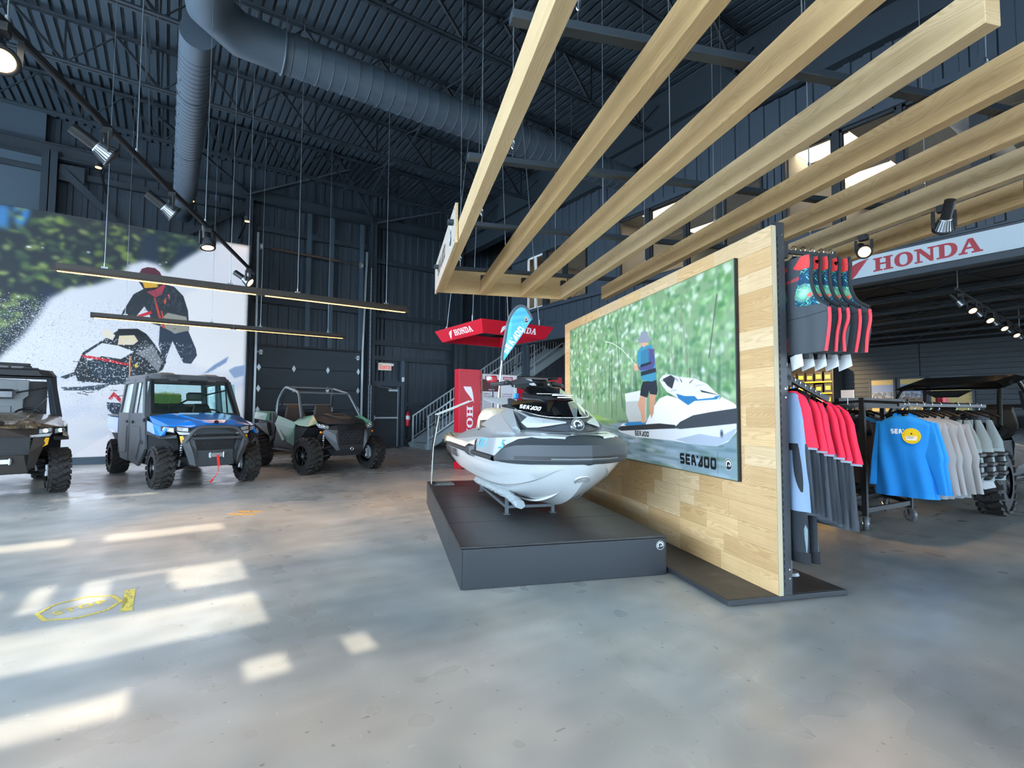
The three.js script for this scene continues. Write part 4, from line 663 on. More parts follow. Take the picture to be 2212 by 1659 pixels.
// ---------------------------------------------------------------- red dealer displays under the mezzanine
const vertHonda = (bg, fg, w, h) => canvasTex(w, h, (c) => { c.fillStyle = bg; c.fillRect(0, 0, w, h); c.save(); c.translate(w * 0.5, h * 0.16); c.rotate(Math.PI / 2); c.restore(); c.save(); c.translate(w * 0.66, h * 0.17); c.rotate(Math.PI / 2); wing(c, 0, -w * 0.02, h * 0.17, w * 0.42, fg); c.restore(); c.save(); c.translate(w * 0.36, h * 0.37); c.rotate(Math.PI / 2); honda(c, 0, 0, h * 0.56, w * 0.27, fg); c.restore(); });
{
  const rm = mat(0xc40f2a, 0.4);
  const p = thing('sign_pillar', 'tall red sign pillar with white lettering running down it', 'pillar', [5.645, 0, -10.06]); part('pillar_body', [rb(0.56, 2.22, 0.22, 0, 1.11, 0, 0.006)], rm, p); part('face', new THREE.PlaneGeometry(0.55, 2.2).translate(0, 1.11, 0.1115), mat(0xffffff, 0.4, { map: vertHonda('#c40f2a', '#efe9ee', 256, 1024) }), p); part('foot', [bx(0.4, 0.02, 0.5, 0, 0.01, 0)], M.steelDark, p);
  // hanging ring
  const c = thing('hanging_sign', 'square red sign ring with white lettering hung from cables', 'sign', [5.1, 2.62, -8.15]); const W2 = 0.78, D2 = 0.9, hh = 0.22, k = 0.86;
  const tx = canvasTex(1024, 160, (q, w, h) => { q.fillStyle = '#c40f2a'; q.fillRect(0, 0, w, h); wing(q, 300, 38, 90, 90, '#f1ecef'); honda(q, 410, 114, 380, 68, '#f1ecef'); }), fm = mat(0xffffff, 0.4, { map: tx });
  const side = (a, b, na, nb) => { const g = new THREE.BufferGeometry(); const A = [a[0], hh, a[1]], B2 = [b[0], hh, b[1]], C2 = [b[0] * k, 0, b[1] * k], E2 = [a[0] * k, 0, a[1] * k]; g.setAttribute('position', new THREE.Float32BufferAttribute([...E2, ...C2, ...B2, ...E2, ...B2, ...A], 3)); g.setAttribute('uv', new THREE.Float32BufferAttribute([0.08, 0, 0.92, 0, 1, 1, 0.08, 0, 1, 1, 0, 1], 2)); g.computeVertexNormals(); const cor = [[...A], [...B2], [...C2], [...E2]]; const inn = cor.map(([x, y, z]) => [x * 0.95, y, z * 0.95]); part('panel', [hull([...cor.map(([x, y, z]) => [x * 0.998, y, z * 0.998]), ...inn])], rm, c); part('print', g, fm, c); };
  const q = [[-W2, D2], [W2, D2], [W2, -D2], [-W2, -D2]]; for (let i = 0; i < 4; i++) side(q[i], q[(i + 1) % 4]);
  for (const [x, z, tx2, tz] of [[-W2 * 0.96, D2 * 0.6, -0.5, 0.4], [W2 * 0.6, D2 * 0.96, 0.3, 0.4], [W2 * 0.95, -D2 * 0.6, 0.4, -0.4], [-W2 * 0.7, -D2 * 0.95, -0.2, -0.4]]) part('cable', [rod([x, hh * 0.9, z], [tx2, 5.2, tz], 0.006, 6), cyl(0.012, 0.012, 0.1, x, hh + 0.06, z)], M.wire, c);
  // two product boards
  [[6.62, 'white product poster with small red header, left of two behind the handlebars', ['Module', 'Système à', 'outils multiples']], [7.15, 'white product poster with small red header, right of two behind the handlebars', ['Le meilleur allié', 'pour les travaux', "d'aménagement paysager"]]].forEach(([x, l, T], i) => {
    const b = thing('product_board', l, 'poster', [x, 0, -10.62]); part('board', [bx(0.52, 1.3, 0.03, 0, 1.55, -0.02), bx(0.05, 1.0, 0.03, -0.2, 0.5, -0.03), bx(0.05, 1.0, 0.03, 0.2, 0.5, -0.03), bx(0.5, 0.03, 0.4, 0, 0.015, -0.05)], mat(0x9c8468, 0.6), b);
    const t = canvasTex(256, 640, (q2, w, h) => { q2.fillStyle = '#e9e4ea'; q2.fillRect(0, 0, w, h); q2.fillStyle = '#b31f2c'; q2.fillRect(40, 22, 150, 40); honda(q2, 52, 55, 124, 24, '#f5eef0'); q2.fillStyle = '#5a1a22'; if (!i) { q2.fillRect(0, 64, w, 150); q2.fillStyle = '#f1e8ea'; q2.font = 'bold 26px sans-serif'; q2.fillText('Module', 70, 92); q2.fillText('moteur', 90, 200); } q2.fillStyle = '#2a2426'; q2.font = 'bold 21px sans-serif'; (i ? T : T.slice(1)).forEach((s, k) => q2.fillText(s, i ? 20 : 16, 250 + k * 27)); q2.fillStyle = '#8b8588'; for (let k = 0; k < 9; k++) q2.fillRect(18, 330 + k * 14, 120, 4); q2.strokeStyle = '#2a2a2a'; q2.lineWidth = 4; q2.beginPath(); q2.moveTo(150, 400); q2.lineTo(235, 270); q2.moveTo(160, 300); q2.lineTo(240, 380); q2.stroke(); });
    part('print', new THREE.PlaneGeometry(0.49, 1.27).translate(0, 1.55, -0.003), mat(0xffffff, 0.5, { map: t }), b);
  });
  const g = thing('string_trimmer', 'red-headed string trimmer standing upright beside the red pillar', 'tool', [6.12, 0, -9.75]); part('engine', [rb(0.16, 0.17, 0.18, 0, 2.0, 0, 0.04), cyl(0.05, 0.06, 0.08, 0, 1.9, 0)], M.red, g); part('tank', [rb(0.1, 0.1, 0.14, -0.09, 2.02, 0, 0.03)], M.white, g); part('shaft', [rod([0, 1.88, 0], [0.05, 0.3, 0], 0.014)], M.steel, g); part('handle', [tube([[0.01, 1.3, 0.02], [-0.12, 1.25, 0.1], [-0.16, 1.18, 0.02], [0.02, 1.14, 0]], 0.014), rb(0.14, 0.05, 0.05, 0.1, 1.22, 0, 0.015)], M.black, g); part('cutter_head', [lathe([[0, 0], [0.07, 0], [0.08, 0.06], [0.03, 0.12], [0.03, 0.3]], 16).translate(0.05, 0.02, 0)], M.black, g); part('stand', [bx(0.3, 0.02, 0.3, 0.05, 0.01, 0)], M.steelDark, g);
  const o = thing('dealer_counter', 'red display counter with orange panel and black top behind the watercraft', 'counter', [8.45, 0, -11.25]); part('carcass', [rb(1.0, 2.14, 0.5, 0, 1.07, 0, 0.006)], rm, o);
  const ot = canvasTex(512, 512, (q2, w, h) => { q2.fillStyle = '#d23a22'; q2.fillRect(0, 0, w, h); honda(q2, 200, 120, 220, 46, '#f0e2da'); }); part('orange_panel', new THREE.PlaneGeometry(0.84, 1.9).translate(-0.04, 1.08, 0.2515), mat(0xffffff, 0.4, { map: ot }), o); part('top', [rb(1.14, 0.06, 0.6, 0, 2.19, 0.02, 0.01)], M.black, o);
  const r = thing('red_side_panel', 'plain red panel with white wing beside the display counter', 'panel', [9.15, 0, -11.2]); part('panel_body', [rb(0.38, 2.24, 0.1, 0, 1.12, 0, 0.006)], rm, r); const wt = canvasTex(128, 512, (q2, w, h) => { q2.fillStyle = '#c40f2a'; q2.fillRect(0, 0, w, h); q2.save(); q2.translate(92, 130); q2.rotate(Math.PI / 2); wing(q2, 0, 0, 110, 70, '#f0ebee'); q2.restore(); }); part('print', new THREE.PlaneGeometry(0.36, 2.2).translate(0, 1.12, 0.0515), mat(0xffffff, 0.4, { map: wt }), r);
}
// ---------------------------------------------------------------- feather flag
{
  const o = [[1.372, 1.9], [1.379, 2.022], [1.417, 2.243], [1.457, 2.435], [1.505, 2.548], [1.569, 2.623], [1.634, 2.646], [1.692, 2.621], [1.733, 2.559], [1.775, 2.481], [1.75, 2.46], [1.62, 2.251], [1.459, 2.024]];
  const t = dthing('feather_flag', 'sky blue teardrop flag with white lettering and grey sleeve on a thin pole', 'flag', 0, 0, 6.45), k = 6.45 / 6.25, P = o.map(([u, y]) => [u * k, 1.3 + (y - 1.3) * k]);
  const tx = canvasTex(512, 1024, (c, w, h) => { c.fillStyle = '#56bce6'; c.fillRect(0, 0, w, h); c.globalAlpha = 0.5; for (let i = 0; i < 7; i++) { c.strokeStyle = i % 2 ? '#3faad8' : '#79d0f0'; c.lineWidth = 26; c.beginPath(); c.moveTo(0, 60 + i * 60); c.quadraticCurveTo(200, 90 + i * 50, 420, i * 60); c.stroke(); } c.globalAlpha = 1; const Q = (u, y) => [(u * k - 1.41) / 0.44 * w, (2.76 - (1.3 + (y - 1.3) * k)) / 0.86 * h]; const a = Q(1.412, 2.02), b = Q(1.655, 2.36); c.save(); c.translate(...a); c.rotate(Math.atan2(b[1] - a[1], b[0] - a[0])); c.scale(1, 1.15); seadoo(c, 0, 22, Math.hypot(b[0] - a[0], b[1] - a[1]), '#e6eff4'); c.restore(); const e = Q(1.688, 2.469); c.save(); c.translate(...e); c.scale(0.86, 1.1); brp(c, 0, 0, 46, '#e8eef2', '#32404c'); c.restore(); c.strokeStyle = '#bfe4f4'; c.lineWidth = 4; c.beginPath(); c.moveTo(...Q(1.62, 2.45)); c.lineTo(...Q(1.665, 2.33)); c.stroke(); });
  const g = prism(P, 0.006, 'xy'); const p = g.attributes.position, uv = g.attributes.uv; for (let i = 0; i < p.count; i++) uv.setXY(i, (p.getX(i) - 1.41) / 0.44, (p.getY(i) - 1.9) / 0.86);
  for (let i = 0; i < p.count; i++) p.setZ(i, p.getZ(i) + 0.012 * Math.sin(p.getX(i) * 14 + p.getY(i) * 9)); g.computeVertexNormals();
  part('cloth', g, mat(0xffffff, 0.7, { map: tx }), t); const z = (q) => [q[0], q[1], 0.012 * Math.sin(q[0] * 14 + q[1] * 9)];
  part('sleeve', [tube([...P.slice(0, 10)].map((q) => { const r = z(q); return [r[0] - 0.006, r[1], r[2]]; }), 0.02, false, 8, 50).scale(1, 1, 0.7)], mat(0x5b6570, 0.7), t);
  part('pole', [tube([[1.33, 0.33, 0], [1.355, 1.2, 0], [1.40, 1.85, 0.0], z(P[1])], 0.009)], M.chrome, t); part('base', [cyl(0.14, 0.15, 0.02, 1.33, 0.318, 0, 24), cyl(0.02, 0.03, 0.08, 1.33, 0.36, 0)], M.black, t);
}
// ---------------------------------------------------------------- clear lectern on the platform
{
  const t = dthing('acrylic_lectern', 'clear acrylic lectern with a slanted top on the platform corner', 'lectern', 0.7, 0.308, 6.9); const am = phys(0xdfeef0, 0.04, { transmission: 0.92, thickness: 0.01, ior: 1.48, attenuationColor: new THREE.Color(0.7, 0.9, 0.88), attenuationDistance: 0.2 });
  part('base_plate', [rb(0.29, 0.012, 0.34, 0, 0.006, 0, 0.003)], am, t); part('base_mat', [bx(0.22, 0.004, 0.24, 0.02, 0.015, 0)], mat(0x6d7678, 0.4), t);
  part('stem', [loft([[-0.16, 0.01], [-0.14, 0.5], [-0.08, 0.86], [-0.06, 0.94]].map(([x, y]) => [[x, y, -0.15], [x, y, 0.15], [x + 0.01, y, 0.15], [x + 0.01, y, -0.15]]), true)], am, t);
  part('top_sheet', [bar([-0.1, 0.92, 0.02], [0.38, 1.12, 0.02], 0.36, 0.008)], am, t); part('edge', [rod([-0.1, 0.925, -0.16], [0.38, 1.125, -0.16], 0.005), rod([-0.1, 0.925, 0.2], [0.38, 1.125, 0.2], 0.005), rod([-0.16, 0.02, 0.15], [-0.14, 0.5, 0.15], 0.004), rod([-0.14, 0.5, 0.15], [-0.07, 0.92, 0.15], 0.004)], mat(0xc9dcdc, 0.2), t);
}
// ---------------------------------------------------------------- painted floor marks
{
  const fl = (name, label, x, z, w, d, turn, px, draw) => { const tx = canvasTex(px[0], px[1], draw); const o = new THREE.Mesh(new THREE.PlaneGeometry(w, d).rotateX(-Math.PI / 2), mat(0xffffff, 0.6, { map: tx, transparent: true, alphaTest: 0.0 })); o.name = numbered(name); o.position.set(x, 0.0016, z); o.rotation.y = turn; scene.add(o); return tag(o, label, 'marking'); };
  const wear = (c, w, h, n) => { c.globalCompositeOperation = 'destination-out'; for (let i = 0; i < n; i++) { c.globalAlpha = rnd(0.3, 1); c.beginPath(); c.ellipse(rnd(0, w), rnd(0, h), rnd(1, 9), rnd(1, 4), rnd(0, 3), 0, 7); c.fill(); } };
  fl('floor_stop_mark', 'worn yellow stop octagon painted on the concrete floor', -0.42, -4.37, 0.47, 0.47, 0.36, [512, 512], (c, w, h) => { c.strokeStyle = '#ead05a'; c.lineWidth = 26; c.beginPath(); for (let k = 0; k < 8; k++) { const a = (k + 0.5) * Math.PI / 4; c[k ? 'lineTo' : 'moveTo'](256 + 230 * Math.cos(a), 256 + 230 * Math.sin(a)); } c.closePath(); c.stroke(); c.fillStyle = '#ead05a'; c.font = 'bold 130px sans-serif'; c.textAlign = 'center'; c.fillText('STOP', 256, 300); wear(c, w, h, 900); });
  fl('floor_line', 'short solid yellow bar painted on the concrete floor', -0.17, -4.36, 0.062, 0.47, 0.0, [32, 256], (c, w, h) => { c.fillStyle = '#ecd25a'; c.fillRect(0, 0, w, h); wear(c, w, h, 40); });
  fl('floor_lettering', 'two short lines of yellow lettering painted on the floor', 0.86, -7.16, 0.42, 0.34, -0.67, [512, 380], (c, w, h) => { c.fillStyle = c.strokeStyle = '#eab85c'; c.lineWidth = 12; c.font = 'bold 120px sans-serif'; c.textAlign = 'center'; c.save(); c.translate(256, 150); c.scale(0.95, 1.1); c.fillText('PIÈCES', 0, 0); c.strokeText('PIÈCES', 0, 0); c.restore(); c.save(); c.translate(256, 330); c.scale(0.86, 1.1); c.fillText('SERVICE', 0, 0); c.strokeText('SERVICE', 0, 0); c.restore(); wear(c, w, h, 60); });
}
// ---------------------------------------------------------------- the silver watercraft on its stand
{
  const t = thing('watercraft', 'silver and black personal watercraft with grey bumper facing the camera', 'watercraft', [3.309, 0.447, -4.628], -16.0 * Math.PI / 180);
  const silver = phys(0xb9c0c2, 0.3, { metalness: 0.35, clearcoat: 0.8, clearcoatRoughness: 0.08 }), pearl = phys(0xd3d8d8, 0.28, { metalness: 0.1, clearcoat: 0.8, clearcoatRoughness: 0.06 }), grey = mat(0x3a4045, 0.5), dark = mat(0x2a2f33, 0.52), cream = mat(0xc9c4b2, 0.55), bronze = mat(0x4a443c, 0.5);
  // hull: half sections keel -> gunwale, stern to bow
  const HS = [
    [-1.62, [0, 0.07], [0.25, 0.1], [0.44, 0.17], [0.54, 0.31], [0.57, 0.415]], [-1.0, [0, 0.0], [0.28, 0.05], [0.48, 0.14], [0.575, 0.29], [0.605, 0.41]], [-0.2, [0, -0.05], [0.28, 0.02], [0.49, 0.125], [0.59, 0.28], [0.615, 0.405]],
    [0.45, [0, -0.065], [0.27, 0.01], [0.475, 0.125], [0.585, 0.28], [0.615, 0.405]], [0.85, [0, -0.045], [0.24, 0.04], [0.43, 0.15], [0.555, 0.295], [0.6, 0.405]], [1.12, [0, 0.02], [0.2, 0.095], [0.36, 0.195], [0.49, 0.315], [0.56, 0.41]],
    [1.34, [0, 0.13], [0.15, 0.185], [0.27, 0.255], [0.38, 0.345], [0.45, 0.415]], [1.49, [0, 0.25], [0.1, 0.285], [0.18, 0.325], [0.26, 0.375], [0.31, 0.42]], [1.58, [0, 0.35], [0.05, 0.362], [0.1, 0.38], [0.15, 0.4], [0.18, 0.42]], [1.62, [0, 0.405], [0.02, 0.408], [0.04, 0.412], [0.06, 0.416], [0.07, 0.42]],
  ];
  const secs = []; // refine with splines along z
  { const N = HS[0].length - 1; const cur = []; for (let j = 1; j <= N; j++) cur.push(new THREE.CatmullRomCurve3(HS.map((s) => V(s[j][0], s[j][1], s[0])), false, 'centripetal')); for (let i = 0; i <= 40; i++) secs.push(cur.map((c) => c.getPoint(i / 40))); }
  const hrow = secs.map((r) => [...r.slice().reverse().map((p) => [-p.x, p.y, p.z]), ...r.slice(1).map((p) => [p.x, p.y, p.z])]);
  part('hull', [loft(hrow, false, 0.5), hull(hrow[0].map((p) => [p[0], p[1], p[2] + 0.005]).concat(hrow[0].map((p) => [p[0] * 0.98, p[1], p[2] - 0.01])))], pearl, t);
  // raised lower-side step: runs along the chine and turns up towards the bow
  { const rows = []; for (let i = 6; i <= 33; i++) { const r = secs[i], f = (i - 6) / 27, k = 0.12 + 0.75 * Math.pow(f, 5), o = 0.014 * Math.sin(Math.min(1, f * 5, (1 - f) * 6) * 1.57); const lo = r[2].clone().lerp(r[3], k), hi = r[3].clone().lerp(r[4], 0.82); rows.push([[-lo.x + 0.004, lo.y - 0.006, lo.z], [-lo.x - o, lo.y - 0.002, lo.z], [-lerp(lo.x, hi.x, 0.5) - o * 1.1, lerp(lo.y, hi.y, 0.5), lo.z], [-hi.x - o * 0.6, hi.y, hi.z], [-hi.x + 0.002, hi.y + 0.012, hi.z]]); } part('hull_step', both(loft(rows, false, 0.5)), pearl, t); }
  part('hull_strake', sep([-1, 1].flatMap((s) => [tube([[0.2 * s, -0.015, -0.6], [0.21 * s, -0.028, 0.3], [0.19 * s, 0.005, 0.85], [0.15 * s, 0.08, 1.14], [0.115 * s, 0.16, 1.3], [0.12 * s, 0.2, 1.36]], 0.011, false, 8, 30)])), pearl, t);
  part('tow_eye', [new THREE.TorusGeometry(0.06, 0.013, 10, 32).rotateX(0.95).translate(0, 0.272, 1.485), new THREE.SphereGeometry(0.056, 20, 12).scale(1, 1, 0.35).rotateX(0.95).translate(0, 0.268, 1.478)], silver, t); part('tow_ring', [new THREE.TorusGeometry(0.026, 0.006, 8, 18, 3.4).rotateX(0.6).translate(0, 0.275, 1.5)], M.chrome, t);
  // bumper: outline stations from the left flank round the bow
  const BP = [[0.614, 0.98, 0.402, 0.44, 0.452, 0.0], [0.604, 1.07, 0.402, 0.478, 0.5, 0.012], [0.582, 1.17, 0.404, 0.525, 0.555, 0.03], [0.53, 1.29, 0.407, 0.556, 0.605, 0.06], [0.44, 1.41, 0.41, 0.567, 0.64, 0.09], [0.3, 1.53, 0.415, 0.57, 0.66, 0.12], [0.16, 1.615, 0.418, 0.572, 0.662, 0.13], [0.0, 1.655, 0.42, 0.574, 0.655, 0.13]];
  const full = BP.map((p) => [-p[0], ...p.slice(1)]).concat(BP.slice(0, -1).reverse());
  const inn = (x, z, d) => { const l = Math.hypot(x * 1.2, z - 0.5) || 1; return [x - x * 1.2 / l * d, z - (z - 0.5) / l * d]; };
  const rowB = full.map(([x, z, l, h, c, d]) => { const [ix, iz] = inn(x, z, d), [gx, gz] = inn(x, z, -0.018), [lx, lz] = inn(x, z, 0.05); return [[lx, l - 0.012, lz], [x, l, z], [gx, l + (h - l) * 0.18, gz], [gx, h, gz], [ix, c, iz], [inn(x, z, d + 0.08)[0], c - 0.012, inn(x, z, d + 0.08)[1]]]; });
  part('bumper', [loft(rowB, false, 0.35, true)], grey, t);
  { const rows = full.slice(3, -3).map(([x, z, l, h]) => { const [gx, gz] = inn(x, z, -0.0205); return [[gx, l + (h - l) * 0.22, gz], [gx, l + (h - l) * 0.42, gz]]; }); part('bumper_slot', [loft(rows, false, 0.4, true)], mat(0x15181a, 0.5), t); const r2 = full.slice(5, -5).map(([x, z, l, h]) => { const [gx, gz] = inn(x, z, -0.0225); return [[gx, l + (h - l) * 0.25, gz], [gx, l + (h - l) * 0.3, gz]]; }); part('bumper_trim', [loft(r2, false, 0.4, true)], mat(0x747c80, 0.4), t); }
  part('bumper_bolt', sep([-1, 1].map((s) => cylX(0.007, 0.01, s * 0.622, 0.43, 0.985, 10))), M.chrome, t);
  // deck: half sections gunwale -> centre
  const DS = [[-0.95, [0.6, 0.42], [0.57, 0.5], [0.5, 0.56], [0.3, 0.55], [0, 0.55]], [-0.4, [0.612, 0.42], [0.575, 0.53], [0.47, 0.64], [0.3, 0.66], [0, 0.66]], [0.1, [0.615, 0.42], [0.57, 0.57], [0.47, 0.665], [0.3, 0.7], [0, 0.72]], [0.6, [0.615, 0.42], [0.57, 0.585], [0.48, 0.665], [0.3, 0.715], [0, 0.74]], [0.95, [0.608, 0.425], [0.563, 0.605], [0.47, 0.665], [0.28, 0.7], [0, 0.725]], [1.2, [0.56, 0.455], [0.505, 0.622], [0.41, 0.662], [0.24, 0.68], [0, 0.695]], [1.42, [0.38, 0.55], [0.33, 0.64], [0.26, 0.656], [0.15, 0.664], [0, 0.668]], [1.54, [0.2, 0.58], [0.17, 0.635], [0.13, 0.645], [0.07, 0.65], [0, 0.652]]];
  const drow = DS.map((s) => [...s.slice(1).map(([x, y]) => [-x, y, s[0]]), ...s.slice(1, -1).reverse().map(([x, y]) => [x, y, s[0]])]);
  { const cur = drow[0].map((_, j) => new THREE.CatmullRomCurve3(drow.map((r) => V(...r[j])), false, 'centripetal')), rows = []; for (let i = 0; i <= 30; i++) rows.push(cur.map((c) => { const p = c.getPoint(i / 30); return [p.x, p.y, p.z]; })); part('deck', [loft(rows, false, 0.3), hull(drow[0].concat(drow[0].map(([x, y, z]) => [x, y - 0.05, z + 0.1])))], silver, t); }
  // side wings of the hood
  const slab = (pts, dx, dy) => hull(pts.concat(pts.map(([x, y, z]) => [x - dx, y - dy, z])));
  part('side_wing', both(slab([[0.50, 0.70, 0.04], [0.45, 0.795, 0.34], [0.42, 0.825, 0.5], [0.455, 0.76, 0.74], [0.475, 0.70, 1.0], [0.50, 0.66, 1.14], [0.535, 0.648, 0.7]], 0.07, 0.04)), silver, t);
  part('wing_top', both(slab([[0.42, 0.825, 0.5], [0.37, 0.868, 0.52], [0.36, 0.86, 0.72], [0.40, 0.79, 0.9], [0.43, 0.71, 1.06], [0.47, 0.70, 1.0], [0.45, 0.765, 0.74]], 0.04, 0.05)), silver, t);
  // grey V-shaped cowl with the round emblem, silver accents
  part('cowl', [hull(mirrorPts([[0.41, 0.70, 0.86], [0.38, 0.81, 0.76], [0.36, 0.84, 0.86], [0.36, 0.69, 1.08], [0.24, 0.68, 1.29], [0.235, 0.765, 1.19], [0, 0.675, 1.43], [0.09, 0.675, 1.41], [0.07, 0.765, 1.36], [0.0, 0.77, 1.37], [0, 0.8, 0.8]]))], grey, t);
  part('cowl_lip', [hull(mirrorPts([[0.43, 0.665, 0.92], [0.34, 0.66, 1.12], [0.2, 0.655, 1.34], [0, 0.65, 1.47], [0, 0.685, 1.455], [0.2, 0.69, 1.3], [0.34, 0.7, 1.08], [0.42, 0.7, 0.9]]))], dark, t);
  part('accent', both(hull([[0.31, 0.79, 1.08], [0.33, 0.80, 1.06], [0.385, 0.745, 1.03], [0.36, 0.70, 1.12], [0.30, 0.705, 1.24], [0.27, 0.74, 1.27], [0.10, 0.745, 1.392], [0.10, 0.757, 1.38], [0.25, 0.785, 1.21]])), mat(0xc2c8ca, 0.3, { metalness: 0.3 }), t); part('accent', both(hull([[0.385, 0.855, 0.82], [0.36, 0.868, 0.8], [0.305, 0.79, 1.09], [0.33, 0.78, 1.09], [0.37, 0.835, 0.9]])), mat(0xc2c8ca, 0.3, { metalness: 0.3 }), t);
  { const em = canvasTex(256, 256, (c) => { c.fillStyle = '#30363a'; c.fillRect(0, 0, 256, 256); brp(c, 128, 128, 124, '#dfe4e6', '#33393d', '#c9cfd2'); }); const f = part('emblem', [orient(new THREE.CylinderGeometry(0.062, 0.066, 0.02, 32), [0, 0.722, 1.385], [0, 0.735, 1.407])], M.chrome, t); const p = part('emblem_print', new THREE.CircleGeometry(0.06, 36), mat(0xffffff, 0.3, { map: em }), f); p.position.set(0, 0.7345, 1.4072); p.rotation.x = -0.53; }
  // glossy black hood
  part('hood', [hull(mirrorPts([[0.0, 0.79, 1.325], [0.2, 0.795, 1.19], [0.345, 0.85, 0.86], [0.375, 0.9, 0.70], [0.33, 0.945, 0.62], [0.24, 0.955, 0.74], [0.14, 0.945, 1.06], [0.0, 0.925, 1.2], [0.1, 0.935, 1.12], [0.3, 0.9, 0.4], [0, 0.98, 0.45]]))], M.blackGloss, t);
  part('hood_ridge', both(hull([[0.14, 0.94, 1.07], [0.175, 0.955, 1.0], [0.26, 0.985, 0.62], [0.22, 0.99, 0.6], [0.12, 0.955, 0.98], [0.085, 0.82, 1.27], [0.13, 0.81, 1.24]])), phys(0x15181a, 0.22, { clearcoat: 0.6 }), t);
  part('hood_edge', [tube([[-0.345, 0.853, 0.86], [-0.2, 0.797, 1.195], [0, 0.79, 1.332], [0.2, 0.797, 1.195], [0.345, 0.853, 0.86]], 0.006, false, 6, 40)], M.chrome, t);
  // windscreen pod
  part('pod', [hull(mirrorPts([[0.13, 0.95, 1.05], [0.0, 0.955, 1.12], [0.22, 0.99, 0.66], [0.2, 1.03, 0.5], [0.0, 1.0, 0.98], [0.08, 0.995, 0.95], [0.15, 1.0, 0.75]]))], dark, t);
  part('air_scoop', [hull(mirrorPts([[0.095, 0.963, 1.1], [0, 0.965, 1.13], [0, 0.985, 1.1], [0.095, 0.982, 1.06]]))], mat(0x050506, 0.3), t); part('scoop_trim', [bx(0.2, 0.006, 0.01, 0, 0.993, 1.075), bx(0.14, 0.005, 0.01, 0, 0.972, 1.125)], M.chrome, t);
  part('windscreen', [hull(mirrorPts([[0.14, 1.0, 0.93], [0, 1.0, 1.02], [0.18, 1.01, 0.7], [0.165, 1.085, 0.58], [0.13, 1.1, 0.62], [0, 1.1, 0.72], [0.1, 1.07, 0.8], [0, 1.075, 0.82], [0.17, 1.05, 0.5], [0, 1.06, 0.4]]))], M.blackGloss, t);
  part('screen_trim', [tube([[-0.165, 1.012, 0.86], [-0.1, 1.008, 0.98], [0, 1.006, 1.03], [0.1, 1.008, 0.98], [0.165, 1.012, 0.86]], 0.005, false, 6, 30)], M.chrome, t);
  // steering cover, bars, grips
  part('steering_cover', [hull(mirrorPts([[0.21, 1.12, 0.33], [0.24, 1.16, 0.2], [0.12, 1.195, 0.15], [0.14, 1.19, 0.36], [0.09, 1.14, 0.56], [0.0, 1.135, 0.6], [0, 1.2, 0.3], [0.2, 1.1, 0.22], [0.1, 1.08, 0.4], [0.05, 1.08, 0.15]]))], dark, t);
  part('steering_trim', [hull(mirrorPts([[0.14, 1.205, 0.14], [0.17, 1.2, 0.3], [0.11, 1.185, 0.48], [0.05, 1.165, 0.59], [0, 1.165, 0.61], [0, 1.215, 0.16], [0.0, 1.18, 0.3]])), ...both(hull([[0.12, 1.195, 0.3], [0.15, 1.18, 0.34], [0.09, 1.09, 0.58], [0.06, 1.1, 0.59], [0.09, 1.17, 0.5]]))], silver, t);
  part('steering_neck', [hull(mirrorPts([[0.07, 1.1, 0.25], [0.07, 1.1, 0.45], [0.1, 0.93, 0.4], [0.1, 0.93, 0.2]]))], M.black, t);
  part('handlebar', sep([-1, 1].map((s) => rod([s * 0.18, 1.15, 0.26], [s * 0.31, 1.14, 0.2], 0.02))), M.black, t); part('grip', sep([-1, 1].map((s) => rod([s * 0.29, 1.142, 0.21], [s * 0.42, 1.128, 0.14], 0.021, 14))), mat(0x3a3d40, 0.8), t);
  part('lever', sep([-1, 1].map((s) => tube([[s * 0.24, 1.13, 0.3], [s * 0.33, 1.12, 0.29], [s * 0.4, 1.11, 0.22]], 0.008))), M.black, t); part('switch_pod', sep([-1, 1].map((s) => rb(0.05, 0.05, 0.06, s * 0.265, 1.145, 0.23, 0.012))), M.black, t);
  part('key_float', [rb(0.05, 0.06, 0.05, -0.2, 1.0, 0.35, 0.015)], mat(0x1f8fd6, 0.5), t, 'bright blue key float');
  part('lanyard', [tube([[-0.2, 1.02, 0.35], [-0.215, 1.08, 0.33], [-0.2, 1.14, 0.3]], 0.005)], mat(0x9fb6bf, 0.5), t);
  // mirrors
  part('mirror', both(hull([[0.36, 0.915, 0.58], [0.35, 0.975, 0.5], [0.5, 0.99, 0.36], [0.56, 0.975, 0.37], [0.55, 0.945, 0.42], [0.44, 0.905, 0.56], [0.38, 0.9, 0.42]])), silver, t); part('mirror_base', both(hull([[0.25, 0.93, 0.62], [0.37, 0.91, 0.6], [0.38, 0.89, 0.4], [0.3, 0.98, 0.45], [0.34, 0.97, 0.52], [0.3, 0.86, 0.6]])), grey, t);
  // seat, saddle, footwells, swim deck
  const seatRow = (z, w, y, d) => { const r = []; for (let k = 0; k <= 10; k++) { const a = Math.PI * k / 10; r.push([-w * Math.sign(Math.cos(a)) * Math.pow(Math.abs(Math.cos(a)), 0.6), y - d + d * Math.pow(Math.sin(a), 0.6), z]); } return r; };
  part('seat', [loft([seatRow(0.12, 0.12, 0.84, 0.12), seatRow(-0.1, 0.17, 0.82, 0.16), seatRow(-0.45, 0.2, 0.80, 0.2), seatRow(-0.66, 0.22, 0.815, 0.22), seatRow(-0.72, 0.215, 0.87, 0.25), seatRow(-1.15, 0.22, 0.89, 0.3), seatRow(-1.34, 0.19, 0.85, 0.3)], false, 0.7, true), hull(seatRow(-1.34, 0.19, 0.85, 0.3).concat(seatRow(-1.36, 0.16, 0.8, 0.24)))], mat(0xbfc2b4, 0.5), t);
